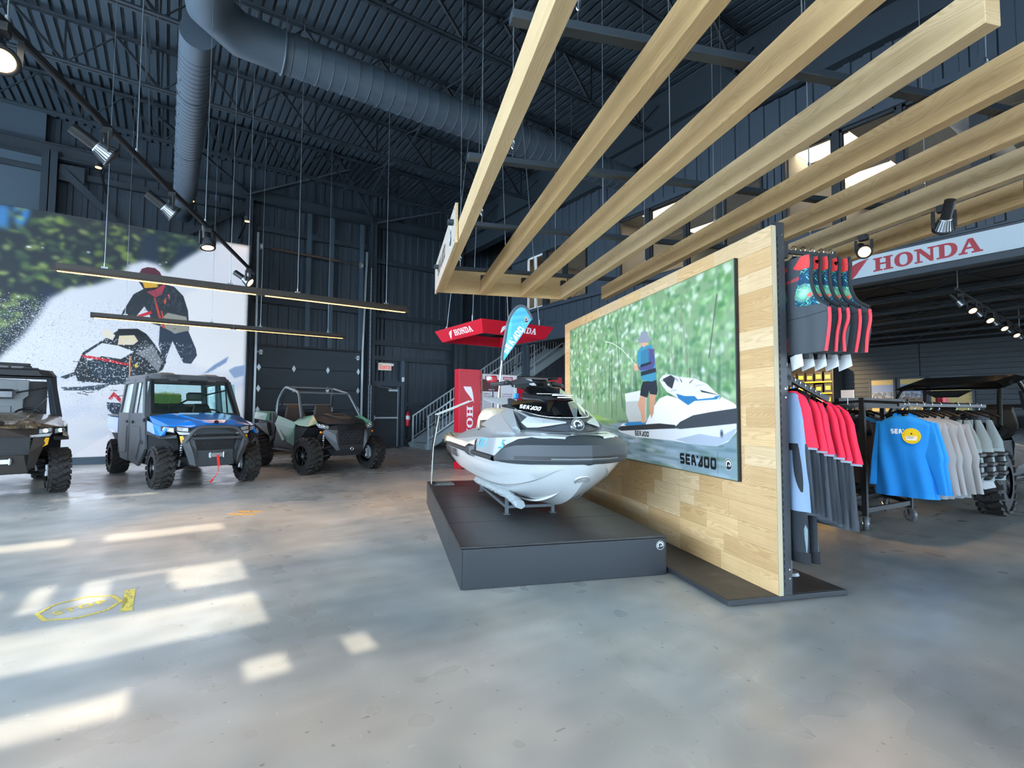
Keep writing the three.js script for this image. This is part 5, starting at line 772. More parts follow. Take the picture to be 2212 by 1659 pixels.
  part('seat_panel', [hull(mirrorPts([[0.2, 0.6, 0.1], [0.17, 0.72, 0.1], [0.24, 0.6, -0.6], [0.215, 0.72, -0.6], [0.2, 0.66, -1.3], [0.22, 0.55, -1.3], [0.24, 0.5, 0.1], [0.26, 0.45, -1.3]]))], mat(0x8d9496, 0.45), t);
  part('knee_panel', both(hull([[0.3, 0.64, 0.16], [0.42, 0.7, 0.2], [0.46, 0.66, 0.04], [0.46, 0.74, -0.14], [0.4, 0.74, -0.24], [0.44, 0.58, -0.28], [0.5, 0.57, 0.02], [0.28, 0.76, 0.1], [0.26, 0.62, -0.2]])), bronze, t); part('knee_vent', both(bx(0.01, 0.05, 0.1, 0.49, 0.62, -0.06)), M.black, t);
  part('footwell', [hull(mirrorPts([[0.55, 0.42, 0.1], [0.55, 0.42, -1.55], [0.2, 0.42, -1.58], [0.55, 0.445, 0.1], [0.55, 0.445, -1.55], [0.2, 0.46, -1.58], [0.2, 0.46, 0.1]]))], cream, t);
  part('gunwale', both(loft([[0.2, 0.55], [-0.2, 0.5], [-0.8, 0.495], [-1.3, 0.51], [-1.58, 0.53]].map(([z, y]) => [[0.61, 0.42, z], [0.605, y - 0.02, z], [0.585, y, z], [0.54, y, z], [0.5, 0.44, z]]), false, 0.4)), cream, t);
  part('traction_mat', [bx(0.8, 0.012, 0.3, 0, 0.468, -1.42), bx(0.16, 0.012, 0.7, 0.38, 0.452, -0.6), bx(0.16, 0.012, 0.7, -0.38, 0.452, -0.6)], mat(0x6a6055, 0.8), t);
  part('rear_handle', both(hull([[0.52, 0.44, -1.35], [0.57, 0.54, -1.45], [0.52, 0.56, -1.6], [0.3, 0.52, -1.62], [0.48, 0.44, -1.62], [0.34, 0.47, -1.6]])), cream, t); part('rear_pad', both(hull([[0.5, 0.5, -1.42], [0.53, 0.545, -1.48], [0.47, 0.545, -1.58], [0.44, 0.49, -1.5]])), bronze, t);
  part('rub_rail', both(tube([[0.575, 0.425, -1.6], [0.615, 0.425, -0.9], [0.628, 0.422, -0.2], [0.63, 0.42, 0.4], [0.624, 0.42, 0.96]], 0.026, false, 8, 30)), mat(0x2b2d2e, 0.5), t); part('rail_corner', both(rb(0.07, 0.08, 0.16, 0.575, 0.425, -1.54, 0.02)), M.rubber, t);
  part('side_pad', both(hull([[0.62, 0.37, -0.02], [0.66, 0.4, 0.0], [0.665, 0.47, 0.02], [0.62, 0.495, 0.0], [0.665, 0.4, 0.2], [0.665, 0.475, 0.18], [0.62, 0.37, 0.26], [0.62, 0.49, 0.25]])), mat(0x33373a, 0.5), t); part('pad_bolt', both([cylX(0.009, 0.006, 0.664, 0.455, 0.06, 8)][0]), M.black, t);
  part('trim_tab', both(hull([[0.45, 0.25, -1.62], [0.55, 0.26, -1.62], [0.5, 0.2, -1.76], [0.4, 0.18, -1.72], [0.42, 0.12, -1.62]])), M.black, t); part('jet_nozzle', [rod([0, 0.15, -1.55], [0, 0.15, -1.78], 0.1, 20, 0.08)], M.black, t);
  // lettering on the flanks and hood: quads lying on their panels
  const quad = (name, c4, tx) => { const g = new THREE.BufferGeometry(); g.setAttribute('position', new THREE.Float32BufferAttribute([...c4[0], ...c4[1], ...c4[2], ...c4[0], ...c4[2], ...c4[3]], 3)); g.setAttribute('uv', new THREE.Float32BufferAttribute([0, 0, 1, 0, 1, 1, 0, 0, 1, 1, 0, 1], 2)); g.computeVertexNormals(); part(name, g, mat(0xffffff, 0.35, { map: tx, transparent: true }), t); };
  const reg = canvasTex(1024, 160, (c, w, h) => { c.fillStyle = '#4db4ea'; c.font = 'bold 168px sans-serif'; c.textAlign = 'center'; const m = c.measureText('QC7635525').width; c.save(); c.translate(w / 2, 142); c.scale(1000 / m, 1.12); c.fillText('QC7635525', 0, 0); c.restore(); });
  quad('registration', [[-0.608, 0.472, 0.3], [-0.585, 0.508, 1.13], [-0.5535, 0.598, 1.10], [-0.581, 0.572, 0.3]], reg);
  const sdk = canvasTex(1024, 200, (c, w) => seadoo(c, 10, 188, w - 20, '#16191b')), sdw = canvasTex(1024, 200, (c, w) => seadoo(c, 10, 188, w - 20, '#dfe4e6'));
  quad('hull_lettering', [[-0.590, 0.292, -1.26], [-0.603, 0.288, -0.62], [-0.622, 0.392, -0.62], [-0.611, 0.396, -1.26]], sdk);
  quad('hood_lettering', [[-0.349, 0.872, 0.86], [-0.243, 0.845, 1.15], [-0.216, 0.885, 1.14], [-0.326, 0.912, 0.84]], sdw);
}
{
  const t = dthing('watercraft_stand', 'low grey steel stand under the watercraft', 'stand', 1.33, 0.308, 5.47), w = 0.23, l = 0.7, m = mat(0x4a5257, 0.5), q = 0.018;
  for (const x of [-w, w]) for (const z of [-l, l]) { part('leg', [bar([x, 0, z], [x, 0.145, z], 0.03, 0.03, [0, 0, 1])], m, t); part('foot', [bx(0.06, 0.006, 0.06, x, 0.003, z)], m, t); }
  for (const x of [-w, w]) part('rail', [bar([x, 0.07, -l], [x, 0.07, l], 0.026, 0.026)], m, t); for (const z of [-l, l]) part('cross_rail', [bar([-w, 0.07, z], [w, 0.07, z], 0.026, 0.026)], m, t);
  const p = dthing('padding_roll', 'roll of crinkled clear bubble wrap padding the stand under the hull', 'padding', 1.09, 0.46, 5.4, undefined, 0.1); const rows = []; for (let i = 0; i <= 40; i++) { const z = -0.62 + i * 0.037, r = []; for (let k = 0; k < 14; k++) { const a = k / 14 * 6.283, R = 0.045 + rnd(-0.006, 0.006); r.push([Math.cos(a) * R, 0.01 + Math.sin(a) * R * 0.85 - Math.max(0, z - 0.5) * 0.1, z]); } rows.push(r); }
  part('wrap', [loft(rows, true, 0.3, true), hull(rows[40].concat(rows[40].map(([x, y, z]) => [x * 0.9, y, z + 0.004])))], phys(0xaebabd, 0.3, { transmission: 0.35, thickness: 0.02 }), p);
}
// ---------------------------------------------------------------- buggies: shared pieces
function addWheel(t, x, y, z, R, w, rimR, out, spokes = 6, turn = 0) { // out: +1 outer face towards +x
  const P = (g) => g.rotateZ(out > 0 ? 0 : Math.PI).rotateY(turn).translate(x, y, z);
  const prof = []; for (let k = 0; k <= 12; k++) { const a = k / 12 * Math.PI; prof.push([rimR + (R - 0.022 - rimR) * Math.pow(Math.sin(a), 0.45), -Math.cos(a) * w / 2]); }
  const tire = part('wheel', [P(new THREE.LatheGeometry(prof.map(([r, q]) => new THREE.Vector2(r, q)), 40).rotateZ(Math.PI / 2))], mat(0x1c1e20, 0.7), t);
  const lug = [], N = 20;
  for (let i = 0; i < N; i++) for (const [o, q, lw, ll, tilt, rr] of [[0, 0.26, 0.34, 0.055, 0.5, 0], [0.5, -0.26, 0.34, 0.055, -0.5, 0], [0.3, 0.0, 0.2, 0.05, 0.3, 0.001], [0.25, 0.44, 0.2, 0.06, 0.1, -0.03], [0.75, -0.44, 0.2, 0.06, -0.1, -0.03]]) {
    const a = (i + o) / N * Math.PI * 2, g = new THREE.BoxGeometry(lw * w, 0.036, ll).rotateY(tilt).translate(q * w, R - 0.022 + rr, 0).rotateX(a); lug.push(P(g));
  }
  part('tread', lug, mat(0x2a2826, 0.75), tire);
  part('rim', [P(lathe([[rimR * 1.02, -w * 0.36], [rimR * 0.94, -w * 0.3], [rimR * 0.9, w * 0.1], [rimR * 0.95, w * 0.34], [rimR * 1.04, w * 0.42], [rimR * 1.04, w * 0.36]], 32).rotateZ(-Math.PI / 2)), P(cylX(rimR * 0.95, 0.02, w * 0.02, 0, 0, 32))], mat(0x16181a, 0.32, { metalness: 0.5, side: THREE.DoubleSide }), tire);
  const sp = []; for (let k = 0; k < spokes; k++) { const a = k / spokes * Math.PI * 2; sp.push(P(bar([w * 0.26, 0, 0], [w * 0.3, Math.cos(a) * rimR * 0.93, Math.sin(a) * rimR * 0.93], 0.035, 0.045, [1, 0, 0]))); }
  part('spoke', sp, mat(0x1b1d1f, 0.28, { metalness: 0.6 }), tire);
  const nuts = [P(cylX(0.04, 0.05, w * 0.28, 0, 0, 16))]; for (let k = 0; k < 4; k++) { const a = k * 1.571 + 0.4; nuts.push(P(cylX(0.011, 0.03, w * 0.3, Math.cos(a) * 0.062, Math.sin(a) * 0.062, 8))); } part('hub', nuts, M.chrome, tire);
  part('brake', [P(cylX(rimR * 0.7, 0.012, -w * 0.3, 0, 0, 24)), P(rb(0.05, 0.09, 0.07, -w * 0.32, rimR * 0.55, 0, 0.01))], M.alum, tire);
}
function axle(t, x, y, z, s, inner = 0.2, front = true, top = 0.85) { // arms and spring on side s
  const o = s * (x - 0.14), m = M.black;
  part('control_arm', [[0.02, -0.24], [0.02, 0.18]].flatMap(([dy, dz]) => [rod([s * inner, y + dy - 0.06 + 0.06, z + dz], [o, y - 0.06, z], 0.02, 8), rod([s * (inner + 0.08), y + 0.17, z + dz * 0.8], [o, y + 0.08, z], 0.017, 8)]), m, t);
  part('drive_shaft', [rod([s * inner, y + 0.02, z], [o, y, z], 0.022, 10), cylX(0.05, 0.1, s * (inner + 0.02), y + 0.02, z, 12), cylX(0.05, 0.1, o - s * 0.03, y, z, 12)], M.rubber, t); part('knuckle', [rb(0.07, 0.2, 0.1, o + s * 0.02, y, z, 0.02)], M.alum, t);
  const a = [s * (inner + 0.22), y + 0.0, z + (front ? 0.05 : -0.02)], b = [s * (inner + 0.12), top, z - (front ? 0.08 : -0.08)], L = (k) => a.map((v, i) => lerp(v, b[i], k));
  const sh = part('shock', [rod(L(0), L(0.5), 0.02, 12), rod(L(0.45), L(1), 0.03, 12)], M.alum, t); const co = []; for (let k = 0; k < 9; k++) co.push(orient(new THREE.TorusGeometry(0.043, 0.008, 6, 18).rotateX(Math.PI / 2), L(0.3 + k * 0.075), L(0.31 + k * 0.075))); part('spring', co, M.black, sh);
}
const mir = (p) => p.map(([x, y, z]) => [-x, y, z]);
const pair = (p) => sep([hull(p), hull(mir(p))]);
const tint = phys(0xe6fafa, 0.03, { transmission: 1, thickness: 0, ior: 1.45 });
const lens = phys(0xe8f0f4, 0.05, { transmission: 0.6, thickness: 0, clearcoat: 1 });
function seat(t, x, y, z, m, w = 0.46, head = true) {
  const b = part('seat', [hull([[x - w / 2, y, z + 0.3], [x + w / 2, y, z + 0.3], [x - w / 2, y + 0.14, z + 0.28], [x + w / 2, y + 0.14, z + 0.28], [x - w / 2, y, z - 0.25], [x + w / 2, y, z - 0.25], [x - w / 2 + 0.02, y + 0.1, z - 0.2], [x + w / 2 - 0.02, y + 0.1, z - 0.2]])], m, t);
  part('backrest', [hull([[x - w / 2, y + 0.1, z - 0.2], [x + w / 2, y + 0.1, z - 0.2], [x - w * 0.46, y + 0.5, z - 0.34], [x + w * 0.46, y + 0.5, z - 0.34], [x - w * 0.3, y + 0.78, z - 0.4], [x + w * 0.3, y + 0.78, z - 0.4], [x - w * 0.32, y + 0.72, z - 0.3], [x + w * 0.32, y + 0.72, z - 0.3], [x - w * 0.48, y + 0.5, z - 0.22], [x + w * 0.48, y + 0.5, z - 0.22], [x - w / 2, y + 0.1, z - 0.08], [x + w / 2, y + 0.1, z - 0.08]])], m, b);
  if (head) part('belt_slot', sep([-1, 1].map((s) => hull([[x + s * 0.05, y + 0.5, z - 0.23], [x + s * 0.12, y + 0.52, z - 0.23], [x + s * 0.13, y + 0.6, z - 0.26], [x + s * 0.06, y + 0.57, z - 0.25], [x + s * 0.08, y + 0.55, z - 0.27]]))), mat(0x050505, 0.8), b);
}
function steering(t, x, y, z, r = 0.17) { const q = [new THREE.TorusGeometry(r, 0.016, 8, 32), bar([-r, 0, 0], [r, 0, 0], 0.03, 0.02, [0, 0, 1]), bar([0, 0, 0], [0, -r, 0], 0.03, 0.02, [0, 0, 1]), cylZ(0.05, 0.03, 0, 0, 0, 16)].map((g) => g.rotateX(-0.9).translate(x, y, z)); part('steering_wheel', q, M.black, t); part('steering_column', [rod([x, y, z], [x, y - 0.15, z + 0.25], 0.025)], M.black, t); }
const grilleMesh = (x0, x1, y0, y1, z) => { const g = []; const n = 5; for (let i = 0; i <= n; i++) { const y = lerp(y0, y1, i / n); for (let k = 0; k < 6; k++) { const xa = lerp(x0, x1, (k + (i % 2) * 0.5) / 6.5), w = (x1 - x0) / 6.5; g.push(bar([xa + w * 0.1, y, z], [xa + w * 0.5, y + 0.02, z], 0.012, 0.012, [0, 0, 1]), bar([xa + w * 0.5, y + 0.02, z], [xa + w * 0.9, y, z], 0.012, 0.012, [0, 0, 1])); } } return g; };
const capG = mat(0x44484b, 0.5), capD = mat(0x26292c, 0.55);

// ---------------------------------------------------------------- work-type buggy with or without a cab
function workBuggy(t, paint, o) {
  const zf = o.wb / 2, zr = -o.wb / 2, R = 0.345, X = 0.665, roofEnd = o.cab ? -1.02 : -0.12, bedA = o.cab ? -1.1 : -0.35, bedB = zr - 0.55;
  for (const s of [-1, 1]) { addWheel(t, s * X, R, zf, R, 0.25, 0.18, s); addWheel(t, s * X, R, zr, R, 0.27, 0.18, s); axle(t, X, R, zf, s, 0.2, true, 0.86); axle(t, X, R, zr, s, 0.2, false, 0.8); }
  const F = zf; // front axle
  part('chassis', [hull(mirrorPts([[0.3, 0.33, zr - 0.4], [0.3, 0.33, F + 0.2], [0.42, 0.5, F + 0.3], [0.42, 0.5, zr - 0.5]])), bx(1.36, 0.1, o.cab ? 2.0 : 1.3, 0, 0.38, o.cab ? -0.15 : 0.1)], M.plastic, t);
  part('wheel_liner', pair([[0.36, 0.5, F - 0.5], [0.72, 0.45, F - 0.55], [0.72, 0.95, F - 0.55], [0.36, 1.0, F - 0.3], [0.36, 0.6, F - 0.2], [0.72, 0.95, F - 0.42]]), M.rubber, t);
  part('inner_nose', [hull(mirrorPts([[0.34, 0.5, F - 0.3], [0.34, 0.96, F - 0.3], [0.34, 0.5, F + 0.32], [0.3, 0.96, F + 0.36]]))], M.rubber, t);
  // painted hood and fenders
  part('hood', [hull(mirrorPts([[0.36, 1.0, F + 0.42], [0.30, 1.03, F + 0.44], [0.62, 1.02, F + 0.24], [0.74, 1.0, F - 0.05], [0.72, 1.17, F - 0.55], [0.40, 1.215, F - 0.55], [0.34, 1.1, F + 0.3], [0.72, 1.1, F - 0.3], [0.6, 0.96, F + 0.2], [0.34, 0.98, F + 0.35], [0.7, 1.0, F - 0.5]]))], paint, t);
  part('hood_panel', [hull(mirrorPts([[0.2, 1.11, F + 0.28], [0.12, 1.06, F + 0.43], [0.3, 1.225, F - 0.5], [0.34, 1.2, F - 0.3], [0.24, 1.06, F + 0.3], [0.3, 1.1, F - 0.5]]))], paint, t);
  part('fender', pair([[0.755, 0.9, F - 0.48], [0.76, 1.1, F - 0.5], [0.765, 1.05, F - 0.1], [0.76, 0.88, F + 0.02], [0.74, 0.86, F + 0.25], [0.66, 0.98, F + 0.3], [0.6, 0.98, F], [0.64, 0.9, F - 0.4], [0.68, 0.88, F + 0.26]]), paint, t);
  part('fender_flare', pair([[0.765, 0.86, F - 0.5], [0.77, 0.92, F - 0.48], [0.77, 0.87, F + 0.05], [0.75, 0.82, F + 0.28], [0.56, 0.83, F + 0.42], [0.56, 0.88, F + 0.4], [0.66, 0.8, F], [0.75, 0.86, F + 0.2]]), capD, t);
  // lamps
  for (const [xa, xb, z1, z2] of [[0.58, 0.71, 0.3, 0.2], [0.4, 0.54, 0.38, 0.33]]) { part('headlamp_bezel', pair([[xa - 0.02, 0.9, F + z1 + 0.01], [xb + 0.02, 0.94, F + z2 + 0.01], [xb + 0.02, 1.02, F + z2 - 0.0], [xa - 0.02, 1.0, F + z1 - 0.0], [xa, 0.95, F + z1 - 0.1]]), M.black, t); part('headlamp', pair([[xa, 0.92, F + z1 + 0.022], [xb, 0.95, F + z2 + 0.022], [xb, 1.005, F + z2 + 0.01], [xa, 0.985, F + z1 + 0.012], [xa, 0.96, F + z1 - 0.05]]), lens, t); part('reflector', sep([-1, 1].map((s) => orient(new THREE.CylinderGeometry(0.03, 0.02, 0.02, 16), [s * (xa + xb) / 2, 0.962, F + (z1 + z2) / 2], [s * (xa + xb) / 2, 0.962, F + (z1 + z2) / 2 + 0.02]))), M.chrome, t); }
  part('light_bar', pair([[0.3, 0.87, F + 0.44], [0.52, 0.88, F + 0.4], [0.55, 0.93, F + 0.36], [0.5, 0.92, F + 0.4], [0.3, 0.9, F + 0.45], [0.4, 0.88, F + 0.3]]), mat(0xb4b8ba, 0.35), t);
  // fascia
  part('grille', [bx(0.62, 0.34, 0.02, 0, 0.78, F + 0.38), ...grilleMesh(-0.29, 0.29, 0.63, 0.9, F + 0.4)], M.black, t);
  part('fascia', [hull(mirrorPts([[0.3, 0.88, F + 0.46], [0.42, 0.9, F + 0.36], [0.42, 0.98, F + 0.32], [0.0, 1.0, F + 0.42], [0, 0.9, F + 0.47]])), ...pair([[0.28, 0.42, F + 0.46], [0.36, 0.42, F + 0.4], [0.47, 0.78, F + 0.42], [0.46, 0.86, F + 0.4], [0.34, 0.88, F + 0.44], [0.3, 0.66, F + 0.5], [0.3, 0.6, F + 0.36], [0.4, 0.8, F + 0.3]]), hull(mirrorPts([[0.3, 0.36, F + 0.4], [0.24, 0.62, F + 0.5], [0.3, 0.62, F + 0.44], [0.24, 0.36, F + 0.38], [0.3, 0.46, F + 0.3]]))], o.cab ? capG : mat(0x3a3531, 0.5), t);
  part('reflector_strip', pair([[0.43, 0.72, F + 0.43], [0.5, 0.76, F + 0.41], [0.515, 0.86, F + 0.39], [0.47, 0.86, F + 0.41], [0.45, 0.78, F + 0.38]]), mat(0xf2b31a, 0.4), t);
  part('tow_plate', [rb(0.24, 0.07, 0.03, 0, 0.54, F + 0.5, 0.006), ...[-1, 1].map((s) => cyl(0.012, 0.012, 0.09, s * 0.1, 0.54, F + 0.52))], M.alum, t);
  if (o.cab) {
    part('guard', [pipe([[-0.46, 0.76, F + 0.5], [-0.3, 1.0, F + 0.5], [0.3, 1.0, F + 0.5], [0.46, 0.76, F + 0.5]], 0.03, 0.12), rod([-0.36, 0.82, F + 0.53], [0.36, 0.82, F + 0.53], 0.024), ...pair([[0.3, 0.38, F + 0.5], [0.38, 0.4, F + 0.46], [0.5, 0.74, F + 0.5], [0.5, 0.8, F + 0.48], [0.4, 0.82, F + 0.5], [0.42, 0.8, F + 0.52], [0.36, 0.6, F + 0.54], [0.34, 0.6, F + 0.46]])], capG, t);
    part('winch_strap', [bar([0, 0.54, F + 0.55], [0.02, 0.36, F + 0.56], 0.035, 0.02, [0, 0, 1]), tube([[0.02, 0.37, F + 0.56], [0.0, 0.25, F + 0.56], [-0.05, 0.17, F + 0.57], [-0.09, 0.13, F + 0.58]], 0.006), bar([-0.07, 0.15, F + 0.575], [-0.11, 0.1, F + 0.58], 0.03, 0.008, [0, 0, 1])], mat(0xe02a26, 0.5), t);
  }
  const em = part('badge', [orient(new THREE.CylinderGeometry(0.035, 0.035, 0.01, 24), [0, 1.075, F + 0.435], [0, 1.082, F + 0.445])], mat(0x2a2020, 0.3), t);
  // dash, seats, wheel
  part('dash', [hull(mirrorPts([[0.66, 1.0, F - 0.6], [0.66, 1.17, F - 0.62], [0.66, 0.9, F - 0.85], [0.66, 1.15, F - 0.8]]))], M.plastic, t); steering(t, 0.36, 1.18, F - 0.92); const sm = mat(0x2f2b27, 0.7);
  for (const x of [-0.42, 0.0, 0.42]) seat(t, x, 0.62, o.cab ? 0.12 : -0.02, sm, 0.4, false); if (o.cab) for (const x of [-0.42, 0, 0.42]) seat(t, x, 0.62, -0.66, sm, 0.4, false);
  const fz = F - 0.62, tz = F - 1.06, pm = o.cab ? capG : capD; // pillars: foot z and head z
  part('pillar', sep([-1, 1].flatMap((s) => [bar([s * 0.705, 1.14, fz], [s * 0.63, 1.85, tz], 0.07, 0.08), bar([s * 0.73, 0.45, roofEnd + 0.02], [s * 0.72, 1.15, roofEnd], 0.05, 0.08), bar([s * 0.72, 1.15, roofEnd], [s * 0.65, 1.85, roofEnd + 0.08], 0.06, 0.07), ...(o.cab ? [bar([s * 0.735, 0.4, -0.16], [s * 0.725, 1.16, -0.16], 0.05, 0.05), bar([s * 0.725, 1.16, -0.16], [s * 0.66, 1.85, -0.16], 0.05, 0.05)] : [])])), pm, t);
  part('roof', [hull(mirrorPts([[0.66, 1.83, tz + 0.08], [0.69, 1.84, tz - 0.1], [0.7, 1.84, roofEnd + 0.05], [0.6, 1.83, roofEnd - 0.04], [0.58, 1.92, tz + 0.1], [0.64, 1.91, tz - 0.1], [0.64, 1.93, roofEnd + 0.1], [0.5, 1.83, tz + 0.14], [0.45, 1.915, tz + 0.14], [0.4, 1.94, tz - 0.15], [0.4, 1.95, roofEnd + 0.2]]))], pm, t);
  part('roof_rib', sep([-0.36, 0.36].map((x) => hull([[x - 0.13, 1.92, tz + 0.08], [x + 0.13, 1.92, tz + 0.08], [x - 0.09, 1.955, tz - 0.02], [x + 0.09, 1.955, tz - 0.02], [x - 0.09, 1.965, roofEnd + 0.2], [x + 0.09, 1.965, roofEnd + 0.2], [x - 0.12, 1.93, roofEnd + 0.1], [x + 0.12, 1.93, roofEnd + 0.1]]))), pm, t);
  part('cross_tube', sep([rod([-0.64, 1.8, tz + 0.06], [0.64, 1.8, tz + 0.06], 0.025), rod([-0.66, 1.82, roofEnd + 0.06], [0.66, 1.82, roofEnd + 0.06], 0.025)]), M.black, t);
  part('mirror_pod', [hull([[-0.13, 1.44, tz + 0.2], [0.13, 1.44, tz + 0.2], [-0.15, 1.57, tz + 0.2], [0.15, 1.57, tz + 0.2], [-0.1, 1.6, tz + 0.18], [0.1, 1.6, tz + 0.18], [-0.12, 1.45, tz + 0.12], [0.12, 1.58, tz + 0.12]].map(([x, y, z]) => [x + 0.05, y, z])), rod([0.18, 1.54, tz + 0.16], [0.62, 1.66, tz + 0.1], 0.014), rod([-0.08, 1.45, tz + 0.16], [-0.45, 1.25, fz - 0.1], 0.016)], M.black, t); part('mirror_glass', [bx(0.2, 0.09, 0.004, 0.05, 1.515, tz + 0.202)], mat(0x10151a, 0.1), t);
  if (o.cab) {
    const lean = (g) => { const p = g.attributes.position; for (let i = 0; i < p.count; i++) { const y = p.getY(i); if (y > 1.18) p.setX(i, p.getX(i) * (1 - (y - 1.18) * 0.14)); } g.computeVertexNormals(); return g; };
    for (const s of [-1, 1]) {
      const d = part('door', [lean(prism([[0.96, 0.62], [0.86, 1.18], [0.5, 1.83], [-0.12, 1.85], [-0.12, 0.36], [0.52, 0.3], [0.72, 0.42]], 0.05, 'zy', s * 0.745, 0.012, [[[0.72, 1.22], [0.4, 1.76], [-0.05, 1.77], [-0.05, 1.22]]])), prism([[0.7, 0.78], [0.62, 0.98], [0.1, 0.98], [0.02, 0.5], [0.45, 0.42]], 0.02, 'zy', s * 0.772, 0.008)], capG, t); part('door_glass', [lean(bx(0.006, 0.56, 0.78, s * 0.745, 1.49, 0.34))], tint, d); part('door_handle', [rb(0.03, 0.05, 0.13, s * 0.78, 1.06, 0.08, 0.01)], M.black, d); part('hinge', [rb(0.03, 0.06, 0.06, s * 0.775, 0.72, 0.8, 0.01), rb(0.03, 0.06, 0.06, s * 0.775, 1.1, 0.86, 0.01)], M.black, d); part('window_bar', [lean(bx(0.02, 0.56, 0.03, s * 0.745, 1.49, 0.26))], M.black, d);
      const q = part('door', [lean(prism([[-0.18, 0.34], [-0.18, 1.85], [-0.9, 1.83], [-1.02, 1.18], [-1.0, 0.66], [-0.78, 0.36]], 0.05, 'zy', s * 0.745, 0.012, [[[-0.26, 1.22], [-0.26, 1.77], [-0.86, 1.76], [-0.94, 1.22]]])), prism([[-0.3, 0.5], [-0.3, 0.98], [-0.86, 0.98], [-0.9, 0.72], [-0.7, 0.46]], 0.02, 'zy', s * 0.772, 0.008)], capG, t); part('door_glass', [lean(bx(0.006, 0.56, 0.68, s * 0.745, 1.49, -0.58))], tint, q); part('door_handle', [rb(0.03, 0.05, 0.13, s * 0.78, 1.06, -0.32, 0.01)], M.black, q);
    }
    const ws = (z0, z1, y0, y1, w0, w1) => loft([[[-w0, y0, z0], [w0, y0, z0]], [[-w1, y1, z1], [w1, y1, z1]]]);
    part('windscreen', [ws(fz + 0.02, tz + 0.08, 1.2, 1.8, 0.68, 0.6)], tint, t); part('rear_window', [ws(roofEnd, roofEnd + 0.06, 1.2, 1.8, 0.68, 0.62)], tint, t);
    part('windscreen_seal', [bar([-0.7, 1.19, fz + 0.02], [0.7, 1.19, fz + 0.02], 0.03, 0.05, [0, 1, 0]), bar([-0.64, 1.79, tz + 0.09], [0.64, 1.79, tz + 0.09], 0.02, 0.08), ...[-1, 1].map((s) => bar([s * 0.66, 1.2, fz + 0.03], [s * 0.595, 1.8, tz + 0.09], 0.05, 0.02))], M.black, t);
    part('roof_clamp', sep([-0.3, 0.34].map((x) => hull([[x - 0.09, 1.86, tz + 0.16], [x + 0.09, 1.86, tz + 0.16], [x - 0.1, 1.92, tz + 0.13], [x + 0.1, 1.92, tz + 0.13], [x - 0.06, 1.8, tz + 0.17], [x + 0.06, 1.8, tz + 0.17], [x - 0.08, 1.9, tz], [x + 0.08, 1.9, tz]]))), capG, t); part('dome_lamp', [hull(mirrorPts([[0.12, 1.8, tz + 0.12], [0.16, 1.77, tz + 0.1], [0.1, 1.74, tz + 0.06], [0.12, 1.8, tz]]).map(([x, y, z]) => [x + 0.1, y, z]))], M.black, t);
    part('antenna', [rod([-0.55, 1.1, bedA - 0.2], [-0.57, 2.35, bedA - 0.22], 0.012, 8)], mat(0xc8793a, 0.5), t);
  } else {
    part('rear_screen', [bx(1.2, 0.6, 0.02, 0, 1.45, roofEnd - 0.05)], M.black, t);
    part('cargo_backboard', [prism([[-0.62, 1.1], [-0.62, 1.4], [-0.36, 1.42], [-0.3, 1.5], [-0.3, 1.72], [-0.24, 1.78], [0.36, 1.76], [0.36, 1.5], [0.3, 1.44], [0.3, 1.1]], 0.04, 'xy', roofEnd + 0.1, 0.012), ...[[-0.42, 1.25], [0.06, 1.22]].map(([x, y]) => rb(0.2, 0.22, 0.03, x, y, roofEnd + 0.12, 0.02)), rb(0.4, 0.08, 0.03, 0.03, 1.56, roofEnd + 0.12, 0.015), ...[-0.2, 0.16, 0.29].map((x) => cylZ(0.03, 0.05, x, 1.68, roofEnd + 0.11, 16))], mat(0x777c7d, 0.45), t);
    part('belt', [bar([0.6, 1.5, roofEnd + 0.15], [0.28, 1.05, roofEnd + 0.35], 0.05, 0.006, [1, 0, 0])], M.plasticGrey, t);
    part('windscreen', [loft([[[0.6, 1.18, fz], [0.66, 1.18, fz]], [[0.56, 1.8, tz + 0.06], [0.6, 1.8, tz + 0.06]]])], M.chrome, t);
    part('roof_rack', [rb(1.1, 0.05, 0.8, -0.18, 2.02, tz - 0.5, 0.01), ...[-0.6, -0.35, -0.1, 0.12].map((x) => bar([x, 1.93, tz - 0.1], [x, 2.02, tz - 0.1], 0.03, 0.03, [0, 0, 1])), rb(0.1, 0.09, 0.06, 0.34, 1.96, tz - 0.15, 0.01)], M.black, t); part('rear_lamp', [bx(0.09, 0.025, 0.02, -0.3, 1.985, tz - 0.09)], mat(0xd8606a, 0.3), t);
    part('door_net', pair([[0.74, 0.42, F - 0.6], [0.75, 1.05, F - 0.62], [0.74, 0.42, -0.3], [0.75, 1.0, -0.3], [0.72, 0.5, 0]]), M.rubber, t);
  }
  // cargo bed
  part('bed', [bx(1.3, 0.05, bedA - bedB, 0, 0.86, (bedA + bedB) / 2), bx(1.4, 0.36, 0.05, 0, 1.0, bedA), bx(1.4, 0.34, 0.05, 0, 1.0, bedB)], M.plastic, t);
  part('bed_side', pair([[0.66, 0.8, bedA], [0.76, 0.84, bedA], [0.76, 1.12, bedA], [0.66, 1.14, bedA], [0.66, 0.8, bedB], [0.75, 0.88, bedB], [0.75, 1.13, bedB], [0.66, 1.14, bedB]]), o.cab ? paint : paint, t); part('bed_rail', sep([-1, 1].map((s) => bar([s * 0.71, 1.15, bedA], [s * 0.71, 1.16, bedB], 0.1, 0.03))), M.black, t); part('rear_liner', pair([[0.4, 0.55, zr - 0.45], [0.7, 0.8, zr - 0.45], [0.7, 0.82, zr + 0.42], [0.4, 0.5, zr + 0.45], [0.72, 0.5, zr + 0.46]]), M.rubber, t);
}
